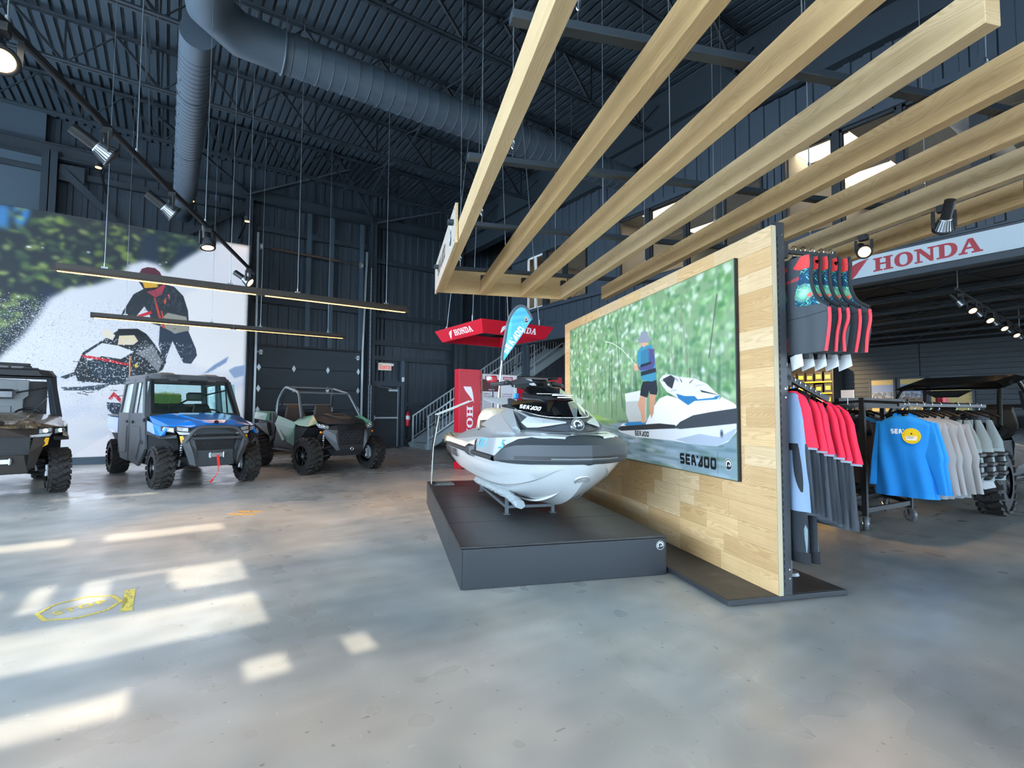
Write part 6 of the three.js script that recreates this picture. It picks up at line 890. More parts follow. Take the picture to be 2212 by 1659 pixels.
{
  const t = thing('utility_buggy', 'blue cab buggy with four doors and grey bull bar before the snow picture', 'buggy', [0.23, 0, -11.66], 14 * Math.PI / 180);
  workBuggy(t, phys(0x1173c8, 0.32, { clearcoat: 0.6, clearcoatRoughness: 0.08 }), { wb: 3.0, cab: true });
  const h = thing('hay_bale', 'small green hay bale in the bed of the blue buggy', 'hay', [-0.2, 0.99, -13.0], 14 * Math.PI / 180); const hm = mat(0x8f9a55, 0.9); part('bale', [rb(0.85, 0.62, 0.44, 0, 0.31, 0, 0.04, 3)], hm, h); const st = []; for (let i = 0; i < 420; i++) { const f = Math.floor(rnd(0, 3)), x = rnd(-0.42, 0.42), y = rnd(0.02, 0.62), p = f === 0 ? [x, 0.63, rnd(-0.22, 0.22)] : [x, y, f === 1 ? 0.225 : -0.225]; st.push(bar(p, [p[0] + rnd(-0.08, 0.08), p[1] + rnd(-0.03, 0.05), p[2] + rnd(-0.02, 0.03)], 0.006, 0.004)); } const so = part('straw', st, mat(0xb2b877, 0.9), h); so.userData.kind = 'stuff'; part('twine', [-0.2, 0.2].map((x) => bx(0.008, 0.64, 0.46, x, 0.31, 0)), mat(0xc9b25a, 0.8), h);
  const c = thing('utility_buggy', 'camouflage buggy with open cab and roof rack at the left edge', 'buggy', [-2.25, 0, -11.41], 13 * Math.PI / 180);
  const camo = dataTex(512, 512, (x, y) => { const a = fbm(x, y, 8, 4, 0), b = fbm(x, y, 14, 3, 2), d = Math.abs(fbm(x, y, 10, 4, 1) - 0.5); if (d < 0.02) return [38, 30, 24]; if (a > 0.6) return [150, 132, 106]; if (b > 0.58) return [92, 84, 66]; if (a < 0.42) return [52, 44, 34]; return [112, 96, 74]; }); camo.repeat.set(2.2, 2.2);
  workBuggy(c, phys(0xffffff, 0.35, { map: camo, clearcoat: 0.6 }), { wb: 2.1, cab: false });
}
// ---------------------------------------------------------------- sport buggies
function sportBuggy(t, paint, o) {
  const F = 1.15, Z = -1.15, R = o.R ?? 0.37, X = 0.72, cage = o.cage, seatM = mat(0x3b332b, 0.6);
  for (const s of [-1, 1]) { addWheel(t, s * X, R, F, R, 0.27, 0.2, s, o.spokes ?? 8, 0.12); addWheel(t, s * X, R, Z, R, 0.29, 0.2, s, o.spokes ?? 8); axle(t, X, R, F, s, 0.2, true, 0.95); axle(t, X, R, Z, s, 0.2, false, 0.9); }
  part('chassis', [hull(mirrorPts([[0.3, 0.36, F + 0.2], [0.3, 0.36, Z - 0.2], [0.6, 0.4, 0.6], [0.6, 0.4, -0.6], [0.4, 0.5, F + 0.2], [0.4, 0.52, Z - 0.3]]))], M.plastic, t);
  part('sill', sep([-1, 1].flatMap((s) => [rod([s * 0.7, 0.42, 0.68], [s * 0.7, 0.42, -0.55], 0.025), rod([s * 0.7, 0.42, 0.3], [s * 0.66, 0.66, 0.1], 0.02), rod([s * 0.7, 0.42, 0.3], [s * 0.66, 0.6, 0.55], 0.02)])), M.black, t);
  part('door', pair([[0.74, 0.53, 0.6], [0.785, 0.9, 0.66], [0.75, 1.02, 0.68], [0.73, 1.05, 0.1], [0.71, 1.16, -0.3], [0.775, 0.98, -0.3], [0.765, 0.8, -0.16], [0.75, 0.6, 0.3], [0.66, 1.0, 0.6], [0.64, 0.6, 0.5], [0.64, 1.0, -0.2]]), paint, t);
  part('door_lower', pair([[0.735, 0.46, 0.62], [0.75, 0.56, 0.5], [0.745, 0.7, -0.02], [0.72, 0.9, -0.36], [0.72, 0.5, -0.45], [0.7, 0.44, 0.3], [0.66, 0.5, 0]]), capD, t);
  part('door_stripe', sep([-1, 1].map((s) => prism([[0.2, 0.66], [-0.05, 0.86], [-0.16, 0.84], [0.1, 0.62]], 0.01, 'zy', s * 0.772, 0.002))), mat(0x9fb0a4, 0.4), t);
  part('front_fender', pair([[0.6, 1.14, 0.6], [0.79, 1.02, 0.62], [0.8, 0.97, 0.9], [0.76, 0.95, 1.22], [0.62, 1.02, 1.36], [0.54, 1.18, 1.0], [0.6, 1.15, 0.75], [0.74, 1.06, 0.7], [0.5, 0.98, 1.2], [0.7, 0.95, 0.8]]), paint, t);
  part('fender_liner', pair([[0.4, 0.5, 0.62], [0.76, 0.5, 0.62], [0.76, 0.94, 0.66], [0.7, 0.92, 1.1], [0.4, 0.95, 1.2], [0.4, 0.6, 0.7]]), M.rubber, t);
  part('hood', [hull(mirrorPts([[0.12, 1.02, 1.52], [0.4, 1.0, 1.42], [0.56, 1.08, 1.1], [0.54, 1.15, 0.7], [0.2, 1.19, 0.72], [0.16, 1.1, 1.3], [0, 1.0, 1.55], [0.4, 0.95, 1.3]]))], o.hood ?? capD, t);
  part('hood_scoop', [hull(mirrorPts([[0.2, 1.18, 0.74], [0.26, 1.2, 0.85], [0.18, 1.13, 1.25], [0.2, 1.21, 0.8], [0.12, 1.1, 1.3]]))], mat(0x5a5148, 0.5), t); part('scoop_mesh', [bx(0.3, 0.01, 0.1, 0, 1.19, 0.98)].map((g) => g.rotateX(0.0)), M.black, t);
  part('headlamp', pair([[0.42, 0.96, 1.43], [0.62, 1.03, 1.3], [0.64, 1.0, 1.31], [0.6, 0.93, 1.38], [0.44, 0.91, 1.46], [0.5, 0.98, 1.2]]), lens, t); part('headlamp_reflector', sep([-1, 1].flatMap((s) => [[0.57, 0.98, 1.35], [0.5, 0.955, 1.41]].map(([x, y, z]) => new THREE.SphereGeometry(0.028, 12, 8).translate(s * x, y, z + 0.01)))), M.chrome, t);
  part('nose', [hull(mirrorPts([[0.42, 0.9, 1.45], [0.6, 0.9, 1.36], [0.28, 0.86, 1.6], [0.3, 0.98, 1.5], [0.1, 1.0, 1.55], [0.1, 0.9, 1.62], [0.4, 0.86, 1.3]]))], M.black, t);
  part('tusk', pair([[0.3, 0.88, 1.58], [0.5, 0.9, 1.46], [0.56, 0.84, 1.42], [0.36, 0.78, 1.6], [0.33, 0.62, 1.62], [0.26, 0.48, 1.6], [0.3, 0.46, 1.55], [0.42, 0.62, 1.5], [0.34, 0.7, 1.45]]), o.tusk ?? capG, t);
  part('grille', [rb(0.58, 0.34, 0.03, 0, 0.73, 1.54, 0.01), ...grilleMesh(-0.28, 0.28, 0.6, 0.86, 1.565)], M.black, t);
  part('skid_plate', [hull(mirrorPts([[0.27, 0.58, 1.6], [0.3, 0.48, 1.58], [0.3, 0.36, 1.4], [0.2, 0.36, 1.5], [0.25, 0.56, 1.5]]))], capD, t); part('hook', [new THREE.TorusGeometry(0.03, 0.012, 6, 14).translate(0, 0.5, 1.61)], M.chrome, t);
  part('marker_lamp', sep([-1, 1].map((s) => new THREE.SphereGeometry(0.025, 10, 8).translate(s * 0.58, 0.84, 1.42))), mat(0xf08a1c, 0.3), t);
  part('rear_quarter', pair([[0.7, 1.25, -0.5], [0.72, 1.18, -0.4], [0.72, 0.7, -0.45], [0.74, 0.55, -0.62], [0.72, 0.9, -0.8], [0.72, 1.2, -0.72], [0.6, 1.2, -0.6], [0.62, 0.7, -0.6]]), capD, t); part('intake_mesh', sep([-1, 1].map((s) => prism([[-0.48, 1.1], [-0.5, 1.22], [-0.66, 1.18], [-0.64, 0.98], [-0.5, 0.95]], 0.01, 'zy', s * 0.728, 0.002))), M.black, t);
  part('rear_fender', pair([[0.78, 1.0, -0.72], [0.8, 0.88, -0.66], [0.78, 0.7, -0.56], [0.66, 0.7, -0.6], [0.8, 0.98, -1.1], [0.76, 0.96, -1.5], [0.62, 1.0, -1.5], [0.62, 1.02, -0.75]]), capD, t);
  part('bed_side', pair([[0.64, 1.02, -0.7], [0.8, 1.05, -0.75], [0.78, 1.2, -0.72], [0.64, 1.25, -0.7], [0.64, 1.02, -1.5], [0.76, 1.08, -1.55], [0.74, 1.24, -1.5], [0.66, 1.26, -1.5], [0.81, 1.12, -1.1]]), o.bed ?? paint, t); part('bed', [bx(1.3, 0.06, 0.85, 0, 1.0, -1.1), bx(1.3, 0.25, 0.04, 0, 1.12, -1.5), bx(1.3, 0.25, 0.04, 0, 1.12, -0.7)], M.plastic, t);
  for (const x of [-0.33, 0.33]) seat(t, x, 0.62, -0.02, seatM, 0.48); part('dash', [hull(mirrorPts([[0.6, 1.0, 0.75], [0.6, 1.14, 0.7], [0.6, 0.9, 0.5], [0.55, 1.12, 0.52]]))], M.plastic, t); steering(t, 0.33, 1.15, 0.45);
  part('belt', pair([[0.58, 1.35, -0.4], [0.62, 1.35, -0.4], [0.56, 1.62, -0.35], [0.6, 1.62, -0.35], [0.6, 1.5, -0.38]]), M.black, t);
  if (o.cage) part('roll_cage', [-1, 1].flatMap((s) => [pipe([[s * 0.68, 1.12, 0.78], [s * 0.58, 1.66, 0.4], [s * 0.56, 1.8, -0.32], [s * 0.64, 1.5, -0.5], [s * 0.68, 0.95, -0.5]], 0.028, 0.12, 12)]).concat([rod([-0.58, 1.655, 0.4], [0.58, 1.655, 0.4], 0.022), rod([-0.56, 1.79, -0.3], [0.56, 1.79, -0.3], 0.024), rod([-0.65, 1.4, -0.5], [0.65, 1.4, -0.5], 0.024)]), o.cage, t);
}
{
  const t = thing('sport_buggy', 'green open two-seat buggy with bare roll cage before the garage door', 'buggy', [2.8, 0, -12.0], 13 * Math.PI / 180);
  sportBuggy(t, phys(0x4c7a62, 0.38, { clearcoat: 0.4, clearcoatRoughness: 0.1 }), { cage: mat(0x6f7478, 0.32, { metalness: 0.5 }) });
  const b = thing('sport_buggy', 'black glossy sport buggy with roof at the right edge of the picture', 'buggy', [9.99, 0, -2.52], -95 * Math.PI / 180);
  sportBuggy(b, phys(0x101214, 0.15, { clearcoat: 1, clearcoatRoughness: 0.04 }), { R: 0.42, cage: mat(0x3d3a36, 0.3, { metalness: 0.5 }), hood: phys(0x15171a, 0.12, { clearcoat: 1 }), tusk: M.black, spokes: 10 });
  part('roof', [hull(mirrorPts([[0.66, 1.64, 0.5], [0.6, 1.7, 0.4], [0.64, 1.82, -0.5], [0.55, 1.86, -0.3], [0.5, 1.74, 0.35], [0.2, 1.7, 0.55], [0.4, 1.66, 0.56]]))], phys(0x141312, 0.2, { clearcoat: 1 }), b); part('visor', [hull(mirrorPts([[0.3, 1.62, 0.52], [0.1, 1.52, 0.5], [0.14, 1.52, 0.45], [0.3, 1.62, 0.4]]))], M.black, b); part('speaker_pod', sep([-0.45, 0.45].map((x) => lathe([[0.12, 0], [0.1, 0.14], [0, 0.15]], 20).translate(x, 1.14, 0.72))), M.plasticGrey, b); part('fender_trim', pair([[0.5, 1.05, 1.35], [0.75, 1.0, 1.0], [0.78, 1.02, 0.7], [0.7, 1.1, 0.7], [0.5, 1.08, 1.3], [0.6, 1.0, 1.2]]), M.chrome, b);
  part('fuel_can', [rb(0.12, 0.3, 0.2, -0.5, 1.45, -0.75, 0.03), cyl(0.03, 0.03, 0.06, -0.5, 1.63, -0.75)], M.red, b, 'red fuel can strapped behind the seats');
}
// ---------------------------------------------------------------- garments: closed, softly padded shells with folds
// rows: [y, left, right] from top to bottom; front faces +z
function cloth(rows, thick, folds = 0.01, n = 22, seed0 = 1, uvBox) {
  const fr = [], R = []; for (let i = 0; i < rows.length - 1; i++) { const k = Math.max(1, Math.round(Math.abs(rows[i][0] - rows[i + 1][0]) / 0.035)); for (let j = 0; j < k; j++) { const t = j / k; R.push(rows[i].map((v, q) => lerp(v, rows[i + 1][q], t))); } } R.push(rows[rows.length - 1]);
  R.forEach(([y, a, b], i) => { const r = []; const H = i / (R.length - 1); for (const side of [1, -1]) for (let k = 0; k <= n; k++) { const s = side > 0 ? k / n : 1 - k / n, x = lerp(a, b, s), e = Math.pow(Math.max(0, 1 - Math.pow(Math.abs(2 * s - 1), 3)), 0.6), w = Math.min(1, (b - a) / 0.3); const f = folds * (0.25 + 0.75 * H) * (Math.sin(x * 23 + seed0 * 3.1 + Math.sin(y * 5 + seed0) * 1.6) + 0.6 * Math.sin(x * 41 + y * 7 + seed0 * 5.7)); r.push([x, y, side * thick * 0.5 * e * w + f * Math.min(1, e * 1.5)]); } fr.push(r); });
  const g = loft(fr, true, 1.2, true), cap = (r) => { const p = [], m = r.length; for (let k = 0; k < n; k++) p.push(...r[k], ...r[k + 1], ...r[m - 1 - k], ...r[k + 1], ...r[m - 2 - k], ...r[m - 1 - k]); const q = new THREE.BufferGeometry(); q.setAttribute('position', new THREE.Float32BufferAttribute(p, 3)); q.computeVertexNormals(); return boxUV(q); };
  const out = join([g, cap(fr[fr.length - 1]), cap(fr[0])]);
  if (uvBox) { const [x0, x1, y0, y1] = uvBox, p = out.attributes.position, u = out.attributes.uv; for (let i = 0; i < p.count; i++) u.setXY(i, (p.getX(i) - x0) / (x1 - x0), (p.getY(i) - y0) / (y1 - y0)); }
  return out;
}
const fab = (c, o = {}) => phys(c, 0.8, { sheen: 0.25, sheenRoughness: 0.6, side: THREE.DoubleSide, ...o });
const hangM = phys(0x0b0c0d, 0.2, { clearcoat: 0.6 });
function hanger(label, p, turn, w, tip, group) { // origin at the top of the hook's inside
  const h = thing('hanger', label, 'hanger', p, turn, group); const pts = []; for (let k = 0; k <= 10; k++) { const a = -0.6 + k / 10 * 4.1; pts.push([0.022 * Math.cos(a), -0.016 + 0.022 * Math.sin(a), 0]); } pts.push([0.004, -0.055, 0], [0, -0.085, 0]);
  part('hook', [tube(pts, 0.003, false, 6, 30)], M.chrome, h); part('arm', [tube([[-w, -0.145, 0], [-w * 0.6, -0.115, 0], [0, -0.085, 0], [w * 0.6, -0.115, 0], [w, -0.145, 0]], 0.013, false, 8, 24).scale(1, 1, 0.8)], hangM, h); part('size_clip', [rb(0.016, 0.016, 0.016, 0, -0.075, 0, 0.003)], mat(tip, 0.5), h); return h;
}
const T90 = -Math.PI / 2;
{ // neoprene vests on the top arm
  const a = dthing('upper_arm', 'black display arm at the top of the post carrying neoprene vests', 'arm', 2.69, 2.44, 3.0); part('bar', [rb(0.44, 0.028, 0.02, 0.23, 0, 0, 0.003)], M.black, a); part('plate', [rb(0.05, 0.12, 0.03, 0.02, 0.01, 0, 0.004)], M.black, a); part('lip', [rb(0.02, 0.05, 0.024, 0.45, 0.008, 0, 0.003)], M.black, a);
  const tx = canvasTex(512, 640, (c, w, h) => { // x -.32 .32, y 1.66 2.40
    const X = (x) => (x + 0.32) / 0.64 * w, Y = (y) => (2.4 - y) / 0.74 * h, path = (p, f) => { c.fillStyle = f; c.beginPath(); p.forEach(([x, y], i) => c[i ? 'lineTo' : 'moveTo'](X(x), Y(y))); c.closePath(); c.fill(); };
    c.fillStyle = '#43484d'; c.fillRect(0, 0, w, h); for (const s of [1, -1]) {
      path([[s * 0.02, 2.31], [s * 0.09, 2.38], [s * 0.16, 2.38], [s * 0.15, 2.28], [s * 0.06, 2.29]], '#e0413f');
      c.save(); c.beginPath(); [[0.09, 2.285], [0.145, 2.29], [0.15, 2.17], [0.18, 2.08], [0.23, 2.02], [0.04, 2.035], [0.035, 2.1], [0.05, 2.18]].forEach(([x, y], i) => c[i ? 'lineTo' : 'moveTo'](X(s * x), Y(y))); c.closePath(); c.clip(); c.fillStyle = '#123f5c'; c.fillRect(0, 0, w, h);
      for (let k = 0; k < 160; k++) { c.strokeStyle = ['#2fb08c', '#5fd6a4', '#1f7f93', '#9be9b4', '#164f78'][k % 5]; c.lineWidth = rnd(1.5, 5); const x = X(s * rnd(0.02, 0.24)), y = Y(rnd(2.0, 2.3)); c.beginPath(); c.moveTo(x, y); c.quadraticCurveTo(x + rnd(-14, 14), y + rnd(-14, 14), x + rnd(-26, 26), y + rnd(-18, 18)); c.stroke(); }
      const cx = X(s * 0.105), cy = Y(2.12); for (let k = 0; k < 38; k++) { const A = k / 38 * 6.283; c.strokeStyle = '#9fe8b0'; c.lineWidth = 3; c.beginPath(); c.moveTo(cx, cy); c.lineTo(cx + Math.cos(A) * 62, cy + Math.sin(A) * 56); c.stroke(); } c.fillStyle = '#e8604c'; for (let k = 0; k < 10; k++) { c.beginPath(); c.ellipse(X(s * 0.145) + rnd(-12, 12), Y(2.1) + rnd(-10, 10), 9, 3, rnd(0, 3), 0, 7); c.fill(); } c.restore(); }
    c.strokeStyle = '#22262a'; c.lineWidth = 5; c.beginPath(); c.moveTo(0, Y(1.97)); c.quadraticCurveTo(w / 2, Y(1.93), w, Y(1.97)); c.stroke(); c.save(); c.translate(X(-0.075), Y(2.215)); c.rotate(-0.12); seadoo(c, 0, 10, 118, '#d8434a'); c.restore(); c.save(); c.translate(X(-0.03), Y(1.72)); c.rotate(-1.57); c.fillStyle = '#d8434a'; c.font = 'bold 20px sans-serif'; c.fillText('AIRFLOW', 0, 0); c.restore(); });
  const m = fab(0xffffff, { map: tx }), zip = mat(0xe23a45, 0.6), rows = [[2.385, -0.15, 0.15], [2.33, -0.155, 0.155], [2.24, -0.145, 0.145], [2.14, -0.16, 0.16], [2.06, -0.205, 0.205], [2.0, -0.29, 0.29], [1.96, -0.305, 0.305], [1.85, -0.3, 0.3], [1.7, -0.27, 0.27]];
  const ord = ['nearest the post', 'second from the post', 'third from the post', 'fourth from the post', 'outermost on the arm']; const tips = [0x111111, 0x59c9a6, 0x2b8fe0, 0xdddddd, 0xdddddd];
  ord.forEach((o, i) => {
    const u = 2.79 + i * 0.08, lab = 'grey neoprene vest with red shoulders and leaf print, ' + o, t = dthing('neoprene_vest', lab, 'vest', u, 0, 3.0 + (i % 2) * 0.015, 'neoprene vests on the upper arm', T90 + [0, 0.05, -0.04, 0.06, 0.02][i]);
    const b = part('vest_body', [cloth(rows, 0.06, 0.006, 22, i + 1, [-0.32, 0.32, 1.66, 2.40])], m, t);
    for (const s of [-1, 1]) part('zip', [tube([[s * 0.3, 1.985, 0.012], [s * 0.305, 1.92, 0.014], [s * (0.296 - (i % 3) * 0.012), 1.82, 0.018], [s * 0.268, 1.7, 0.014]], 0.011, false, 6, 20)], zip, b, 'bright red zip');
    part('armhole_binding', sep([-1, 1].map((s) => tube([[s * 0.152, 2.385, 0], [s * 0.158, 2.33, 0], [s * 0.148, 2.24, 0], [s * 0.163, 2.14, 0], [s * 0.208, 2.06, 0], [s * 0.292, 2.0, 0]], 0.012, false, 6, 24))), mat(0x24282c, 0.8), b);
    part('waist_strap', [bx(0.06, 0.04, 0.03, 0.1, 1.685, 0), bx(0.05, 0.05, 0.02, -0.1, 1.68, 0.01)], M.black, b); part('price_tag', [bar([0.02 + i * 0.02, 1.7, 0.02], [0.05 + i * 0.02, 1.6, 0.035], 0.11, 0.002, [0, 0, 1])], M.white, t);
    hanger('black hanger holding the leaf-print vest ' + o, D(u, 2.478, 3.0), DR + T90, 0.14, tips[i], 'hangers on the upper arm');
  });
}
{ // rash guards on the sloping lower arm
  const a = dthing('lower_arm', 'black sloping display arm with studs carrying rash guards', 'arm', 2.69, 1.55, 3.0); part('bar', [bar([0, 0, 0], [0.36, -0.165, 0], 0.03, 0.035)], M.black, a); part('stud', [0, 1, 2, 3, 4, 5].map((k) => new THREE.SphereGeometry(0.009, 8, 6).translate(0.04 + k * 0.06, 0.002 - k * 0.0275, 0)), M.chrome, a); part('plate', [rb(0.05, 0.14, 0.03, 0.02, 0.0, 0, 0.004)], M.black, a);
  const sp = dthing('thin_pole', 'thin silver pole standing behind the hanging vests', 'pole', 3.02, 0.05, 3.35); part('tube', [cyl(0.01, 0.01, 2.35, 0, 1.175, 0)], M.alum, sp); part('foot', [cyl(0.05, 0.06, 0.02, 0, 0.01, 0, 20)], M.alum, sp);
  const grey = fab(0x7f94ae), side = fab(0x33383e), red = fab(0xe2203f);
  const ord = ['nearest the post', 'second from the post', 'third from the post', 'fourth from the post', 'fifth from the post', 'outermost on the arm'];
  ord.forEach((o, i) => {
    const u = 2.76 + i * 0.042, top = 1.44 - i * 0.02, dk = i > 0, t = dthing('rash_guard', 'red-sleeved rash guard with ' + (dk ? 'dark' : 'blue grey') + ' body, ' + o, 'shirt', u, top, 3.02 - i * 0.025, 'rash guards on the lower arm', T90 + (i % 2) * 0.06);
    const b = part('body_front', [cloth([[0, -0.05, 0.05], [-0.03, -0.1, 0.1], [-0.2, -0.13, 0.13], [-0.4, -0.125, 0.125], [-0.82, -0.15, 0.15]], 0.06, 0.012, 20, i + 3)], dk ? side : grey, t); for (const s of [-1, 1]) part('side_panel', [cloth([[-0.36, s > 0 ? 0.1 : -0.15, s > 0 ? 0.15 : -0.1], [-0.82, s > 0 ? 0.12 : -0.185, s > 0 ? 0.185 : -0.12]], 0.05, 0.012, 8, i + 2 + s)], side, b);
    for (const s of [-1, 1]) { const q = (a2, b2) => s > 0 ? [a2, b2] : [-b2, -a2]; part('sleeve', [cloth([[0.005, ...q(0.02, 0.06)], [-0.04, ...q(0.05, 0.13)], [-0.12, ...q(0.09, 0.17)], [-0.24, ...q(0.105, 0.19)], [-0.38, ...q(0.12, 0.225)]].map((r) => r), 0.085, 0.008, 12, i + 4)], red, b); part('cuff', [cloth([[-0.36, ...q(0.125, 0.218)], [-0.395, ...q(0.13, 0.216)]], 0.06, 0.004, 8, 2)], fab(0x8b93a0), b); }
    part('collar', [new THREE.TorusGeometry(0.06, 0.012, 8, 24).rotateX(1.4).scale(1, 0.5, 0.5).translate(0, -0.005, 0)], red, b);
    hanger('black hanger holding the red-sleeved rash guard ' + o, D(u, 1.55 - (u - 2.69) * 0.458 + 0.022, 3.0), DR + T90, 0.16, [0x2b8fe0, 0x2b8fe0, 0xe8a02c, 0xdddddd, 0xe8a02c, 0xdddddd][i], 'hangers on the lower arm');
  });
  for (const [i, u, l] of [[0, 2.765, 'dark neoprene leggings with grey knee panel hanging below the rash guards, nearest'], [1, 2.84, 'dark neoprene leggings with grey knee panel hanging below the rash guards, behind']]) {
    const t = dthing('leggings', l, 'leggings', u, 0.3, 3.02, undefined, T90); const b = part('legs', [cloth([[0.75, -0.1, 0.1], [0.4, -0.11, 0.11], [0.03, -0.1, 0.12]], 0.08, 0.008, 16, i)], fab(0x20252b), t); part('knee_panel', [cloth([[0.42, 0.0, 0.09], [0.2, 0.02, 0.115], [0.04, 0.03, 0.118]], 0.1, 0.006, 10, i + 1)], fab(0x71838a), b); part('cuff', [cloth([[0.045, -0.11, 0.13], [-0.03, -0.115, 0.135]], 0.1, 0.003, 10, 1)], fab(0x15181c), b); part('waistband', [cloth([[0.78, -0.1, 0.1], [0.73, -0.1, 0.1]], 0.085, 0.002, 8, 1)], fab(0x15181c), b); part('clip_strap', [bar([0, 0.76, 0], [0.02, 1.05, 0.01], 0.02, 0.004, [0, 0, 1])], M.black, b);
  }
}
// ---------------------------------------------------------------- rolling clothes rack
{
  const t = thing('clothes_rack', 'black steel clothes rack on chrome castors', 'rack'), A = [6.38, -2.45], B = [7.38, -2.36], C = [7.86, -2.78], E = [6.86, -2.9], q = 0.16;
  const P = (p, y) => [p[0], y, p[1]];
  for (const p of [A, B, C, E]) { const o = part('post', [bar(P(p, q), P(p, 1.46), 0.05, 0.05, [1, 0, 0])], M.black, t); if (p === A) { const sl = []; for (let y = 0.3; y < 1.4; y += 0.05) sl.push(bx(0.004, 0.03, 0.012, p[0] - 0.024, y, p[1] + 0.012)); part('slot', sl, M.rubber, o); } }
  for (const [p, r] of [[A, B], [B, C], [C, E], [E, A]]) part('frame_bar', [bar(P(p, q + 0.06), P(r, q + 0.06), 0.03, 0.05)], M.black, t);
  part('header_board', [bar(P(A, 1.40), [7.36, 1.40, -2.36], 0.02, 0.11)], mat(0x1b1d1f, 0.5), t); part('header_board', [bar(P(E, 1.42), P(C, 1.42), 0.02, 0.1)], mat(0x1b1d1f, 0.5), t);
  part('rail', [bar([5.9, 1.372, -1.955], [7.55, 1.372, -1.69], 0.02, 0.03), bar([6.0, 1.372, -2.75], [7.8, 1.372, -2.75], 0.02, 0.03), bar([6.38, 1.42, -2.45], [6.38, 1.385, -1.88], 0.025, 0.03), bar([7.38, 1.42, -2.36], [7.38, 1.385, -1.72], 0.025, 0.03), bar([6.38, 1.42, -2.45], [6.38, 1.4, -2.75], 0.025, 0.03)], M.black, t);
  part('price_card', [rb(0.012, 0.09, 0.13, 6.3, 1.5, -2.56, 0.002), bar([6.3, 1.38, -2.56], [6.3, 1.46, -2.56], 0.006, 0.006, [1, 0, 0])], M.white, t);
  for (const [p, a] of [[A, 0.4], [B, 1.1], [C, 0.4], [E, 1.0]]) { const w = part('castor', [lathe([[0.03, -0.028], [0.066, -0.026], [0.08, -0.012], [0.08, 0.012], [0.066, 0.026], [0.03, 0.028]], 24).rotateX(Math.PI / 2).rotateY(a).translate(p[0], 0.08, p[1])], mat(0x5a5f62, 0.4), t); part('wheel_disc', [cylZ(0.052, 0.06, 0, 0, 0, 20).rotateY(a).translate(p[0], 0.08, p[1])], M.chrome, w); part('fork', [-1, 1].map((s) => bar([s * 0.0, -0.0, s * 0.038], [0.03, 0.075, s * 0.038], 0.008, 0.03, [1, 0, 0]).rotateY(a).translate(p[0], 0.085, p[1])).concat([rb(0.1, 0.008, 0.09, p[0], 0.164, p[1], 0.002)]), M.chrome, w); }
}
function longShirt(label, p, m, o = {}) { // faces -x; local x is world z
  const t = thing('long_sleeve_shirt', label, 'shirt', p, T90 + (o.turn ?? 0), o.group), k = o.seed ?? 1;
  const b = part('shirt_body', [cloth([[0.0, -0.075, 0.075], [-0.03, -0.15, 0.15], [-0.075, -0.215, 0.225], [-0.2, -0.215, 0.21], [-0.45, -0.225, 0.205], [-0.78, -0.25, 0.235]], 0.09, 0.015, 26, k, o.box)], o.front ?? m, t);
  part('sleeve', [cloth([[-0.055, -0.225, -0.15], [-0.25, -0.25, -0.17], [-0.5, -0.285, -0.2], [-0.69, -0.305, -0.235]], 0.075, 0.008, 12, k + 1)], m, b);
  part('sleeve', [cloth([[-0.05, 0.15, 0.235], [-0.2, 0.18, 0.27], [-0.38, 0.14, 0.31], [-0.46, 0.18, 0.30], [-0.6, 0.23, 0.315], [-0.73, 0.25, 0.33]], 0.085, 0.01, 12, k + 2)], m, b);
  part('collar', [cloth([[0.03, -0.085, -0.05], [-0.03, -0.075, -0.035]], 0.03, 0.002, 6, 1), cloth([[0.03, 0.05, 0.085], [-0.03, 0.035, 0.075]], 0.03, 0.002, 6, 1), cloth([[-0.015, -0.06, 0.06], [-0.055, -0.045, 0.045]], 0.02, 0.001, 8, 1)], m, b);
  hanger(('black hanger inside the ' + label.replace(' with white lettering and yellow tag', '')).split(' ').slice(0, 15).join(' ').replace(/,$/, ''), [p[0], 1.40, p[2]], T90, 0.17, o.tip ?? 0xe8b02c, 'hangers on the clothes rack'); return t;
}
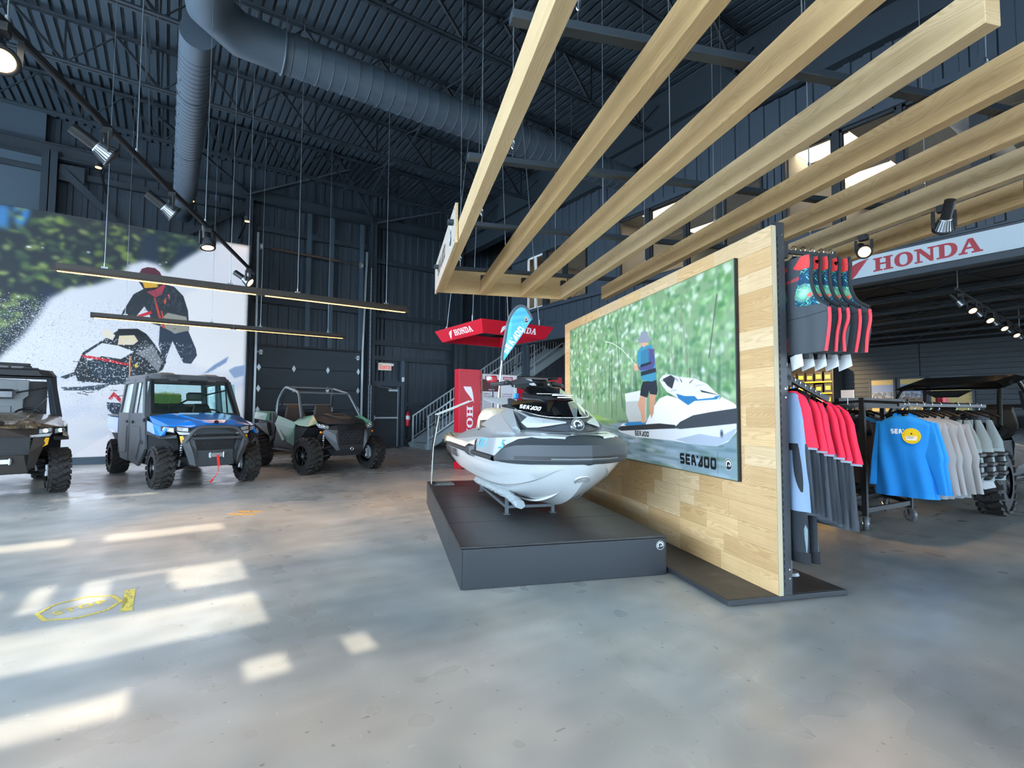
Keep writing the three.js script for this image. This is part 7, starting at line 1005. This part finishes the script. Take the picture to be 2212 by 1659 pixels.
{
  const blue = fab(0x0a86dc), g1 = fab(0x8a8f92), dk = fab(0x22252b), nv = fab(0x1b2636), teal = fab(0x1d6f96);
  const tx = canvasTex(1024, 1024, (c, w, h) => { c.fillStyle = '#0a86dc'; c.fillRect(0, 0, w, h); seadoo(c, w * 0.36, h * 0.235, w * 0.33, '#eef4f8'); c.fillStyle = '#e9f2f8'; });
  const s = longShirt('bright blue long sleeve shirt with white lettering and yellow tag, front of the rack', [5.97, 1.262, -1.945], blue, { front: fab(0xffffff, { map: tx }), box: [-0.32, 0.32, -0.8, 0.02], seed: 2 });
  const yt = canvasTex(256, 256, (c) => { c.fillStyle = '#f2d31c'; c.fillRect(0, 0, 256, 256); c.fillStyle = '#f4f4f0'; c.fillRect(50, 130, 150, 70); c.fillStyle = '#333'; c.fillRect(60, 140, 100, 7); c.fillRect(60, 155, 120, 4); c.fillRect(60, 170, 90, 4); c.beginPath(); c.arc(128, 90, 14, 0, 7); c.fill(); c.strokeStyle = '#a8930f'; c.lineWidth = 6; c.setLineDash([10, 8]); c.beginPath(); c.arc(128, 128, 108, 0, 7); c.stroke(); });
  part('yellow_tag', [new THREE.CylinderGeometry(0.075, 0.075, 0.003, 32).rotateX(Math.PI / 2).translate(0.085, -0.19, 0.062)], mat(0xf2d31c, 0.5), s, 'round yellow tag'); part('tag_print', new THREE.CircleGeometry(0.073, 32).translate(0.085, -0.19, 0.0645), mat(0xffffff, 0.5, { map: yt }), s);
  longShirt('second bright blue long sleeve shirt, just behind the tagged one', [6.07, 1.25, -1.94], blue, { seed: 5, turn: 0.04 });
  [['first grey long sleeve shirt behind the blue ones', 6.18, 1.25], ['second grey long sleeve shirt behind the blue ones', 6.31, 1.245], ['third grey long sleeve shirt behind the blue ones', 6.46, 1.24], ['last grey long sleeve shirt, next to the life vests', 6.62, 1.235]].forEach(([l, x, y], i) => longShirt(l, [x, y, -1.945 + (x - 5.97) * 0.16], g1, { seed: i + 7, turn: i % 2 ? -0.05 : 0.04, tip: [0x2b8fe0, 0xe8902c, 0x35b0a0, 0x2b8fe0][i], group: 'grey shirts on the rack' }));
  [['black long sleeve shirt left of the rack post', 6.75, dk, 3], ['navy long sleeve shirt left of the rack post, behind the black one', 6.9, nv, 4], ['teal edged long sleeve shirt left of the rack post, third in line', 7.05, teal, 5], ['dark navy shirt at the back of the left rail', 7.3, nv, 6]].forEach(([l, x, m, k], i) => longShirt(l, [x, 1.25 - (k === 4 ? 0.02 : 0), -2.75], m, { seed: k, tip: 0xd9a030 }));
  // life vests
  const vg = fab(0x7e8a8a), vr = fab(0xd2472f), vb = fab(0x23272a);
  [['grey and red life vest with black straps, nearest of three on the rack', 6.96], ['grey and red life vest with black straps, middle of three on the rack', 7.19], ['grey and red life vest with black straps, farthest of three on the rack', 7.42]].forEach(([l, x], i) => {
    const t = thing('life_vest', l, 'life vest', [x, 1.22, -1.945 + (x - 5.97) * 0.16], T90 + 0.05 * i, 'life vests on the rack'); const b = part('vest_body', [cloth([[-0.3, -0.19, 0.19], [-0.45, -0.2, 0.2], [-0.64, -0.19, 0.19]], 0.16, 0.012, 18, i)], vg, t);
    for (const s of [-1, 1]) { const q = (a, c) => s > 0 ? [a, c] : [-c, -a]; part('shoulder', [cloth([[0.0, ...q(0.05, 0.1)], [-0.1, ...q(0.055, 0.135)], [-0.22, ...q(0.04, 0.18)], [-0.32, ...q(0.01, 0.19)]], 0.11, 0.006, 10, i + s)], vg, b); part('red_panel', [cloth([[-0.12, ...q(0.03, 0.08)], [-0.22, ...q(0.0, 0.1)], [-0.3, ...q(0.0, 0.08)]], 0.125, 0.004, 8, 1)], vr, b); }
    part('foam_block', [-1, 1].map((s) => rb(0.17, 0.26, 0.2, s * 0.1, -0.5, 0, 0.04)), vb, b); part('strap', [-0.36, -0.46, -0.56].map((y) => rb(0.415, 0.05, 0.215, 0, y, 0, 0.02)), M.black, b); part('buckle', [-0.36, -0.46, -0.56].map((y) => rb(0.06, 0.045, 0.02, 0, y, 0.112, 0.006)), M.plasticGrey, b); part('paper_tag', [bar([0.04, -0.62, 0.1], [0.08, -0.73, 0.12], 0.1, 0.002, [0, 0, 1]), bar([0.1, -0.5, 0.112], [0.1, -0.6, 0.112], 0.06, 0.002, [0, 0, 1])], M.white, b);
    hanger('black hanger carrying the life vest, ' + ['nearest', 'middle', 'farthest'][i] + ' of three', [x, 1.40, -1.945 + (x - 5.97) * 0.16], T90, 0.17, 0x35b060, 'hangers with life vests');
  });
}
scene.traverse((o) => { if (o.isMesh) o.castShadow = o.receiveShadow = true; });
renderer.render(scene, camera);
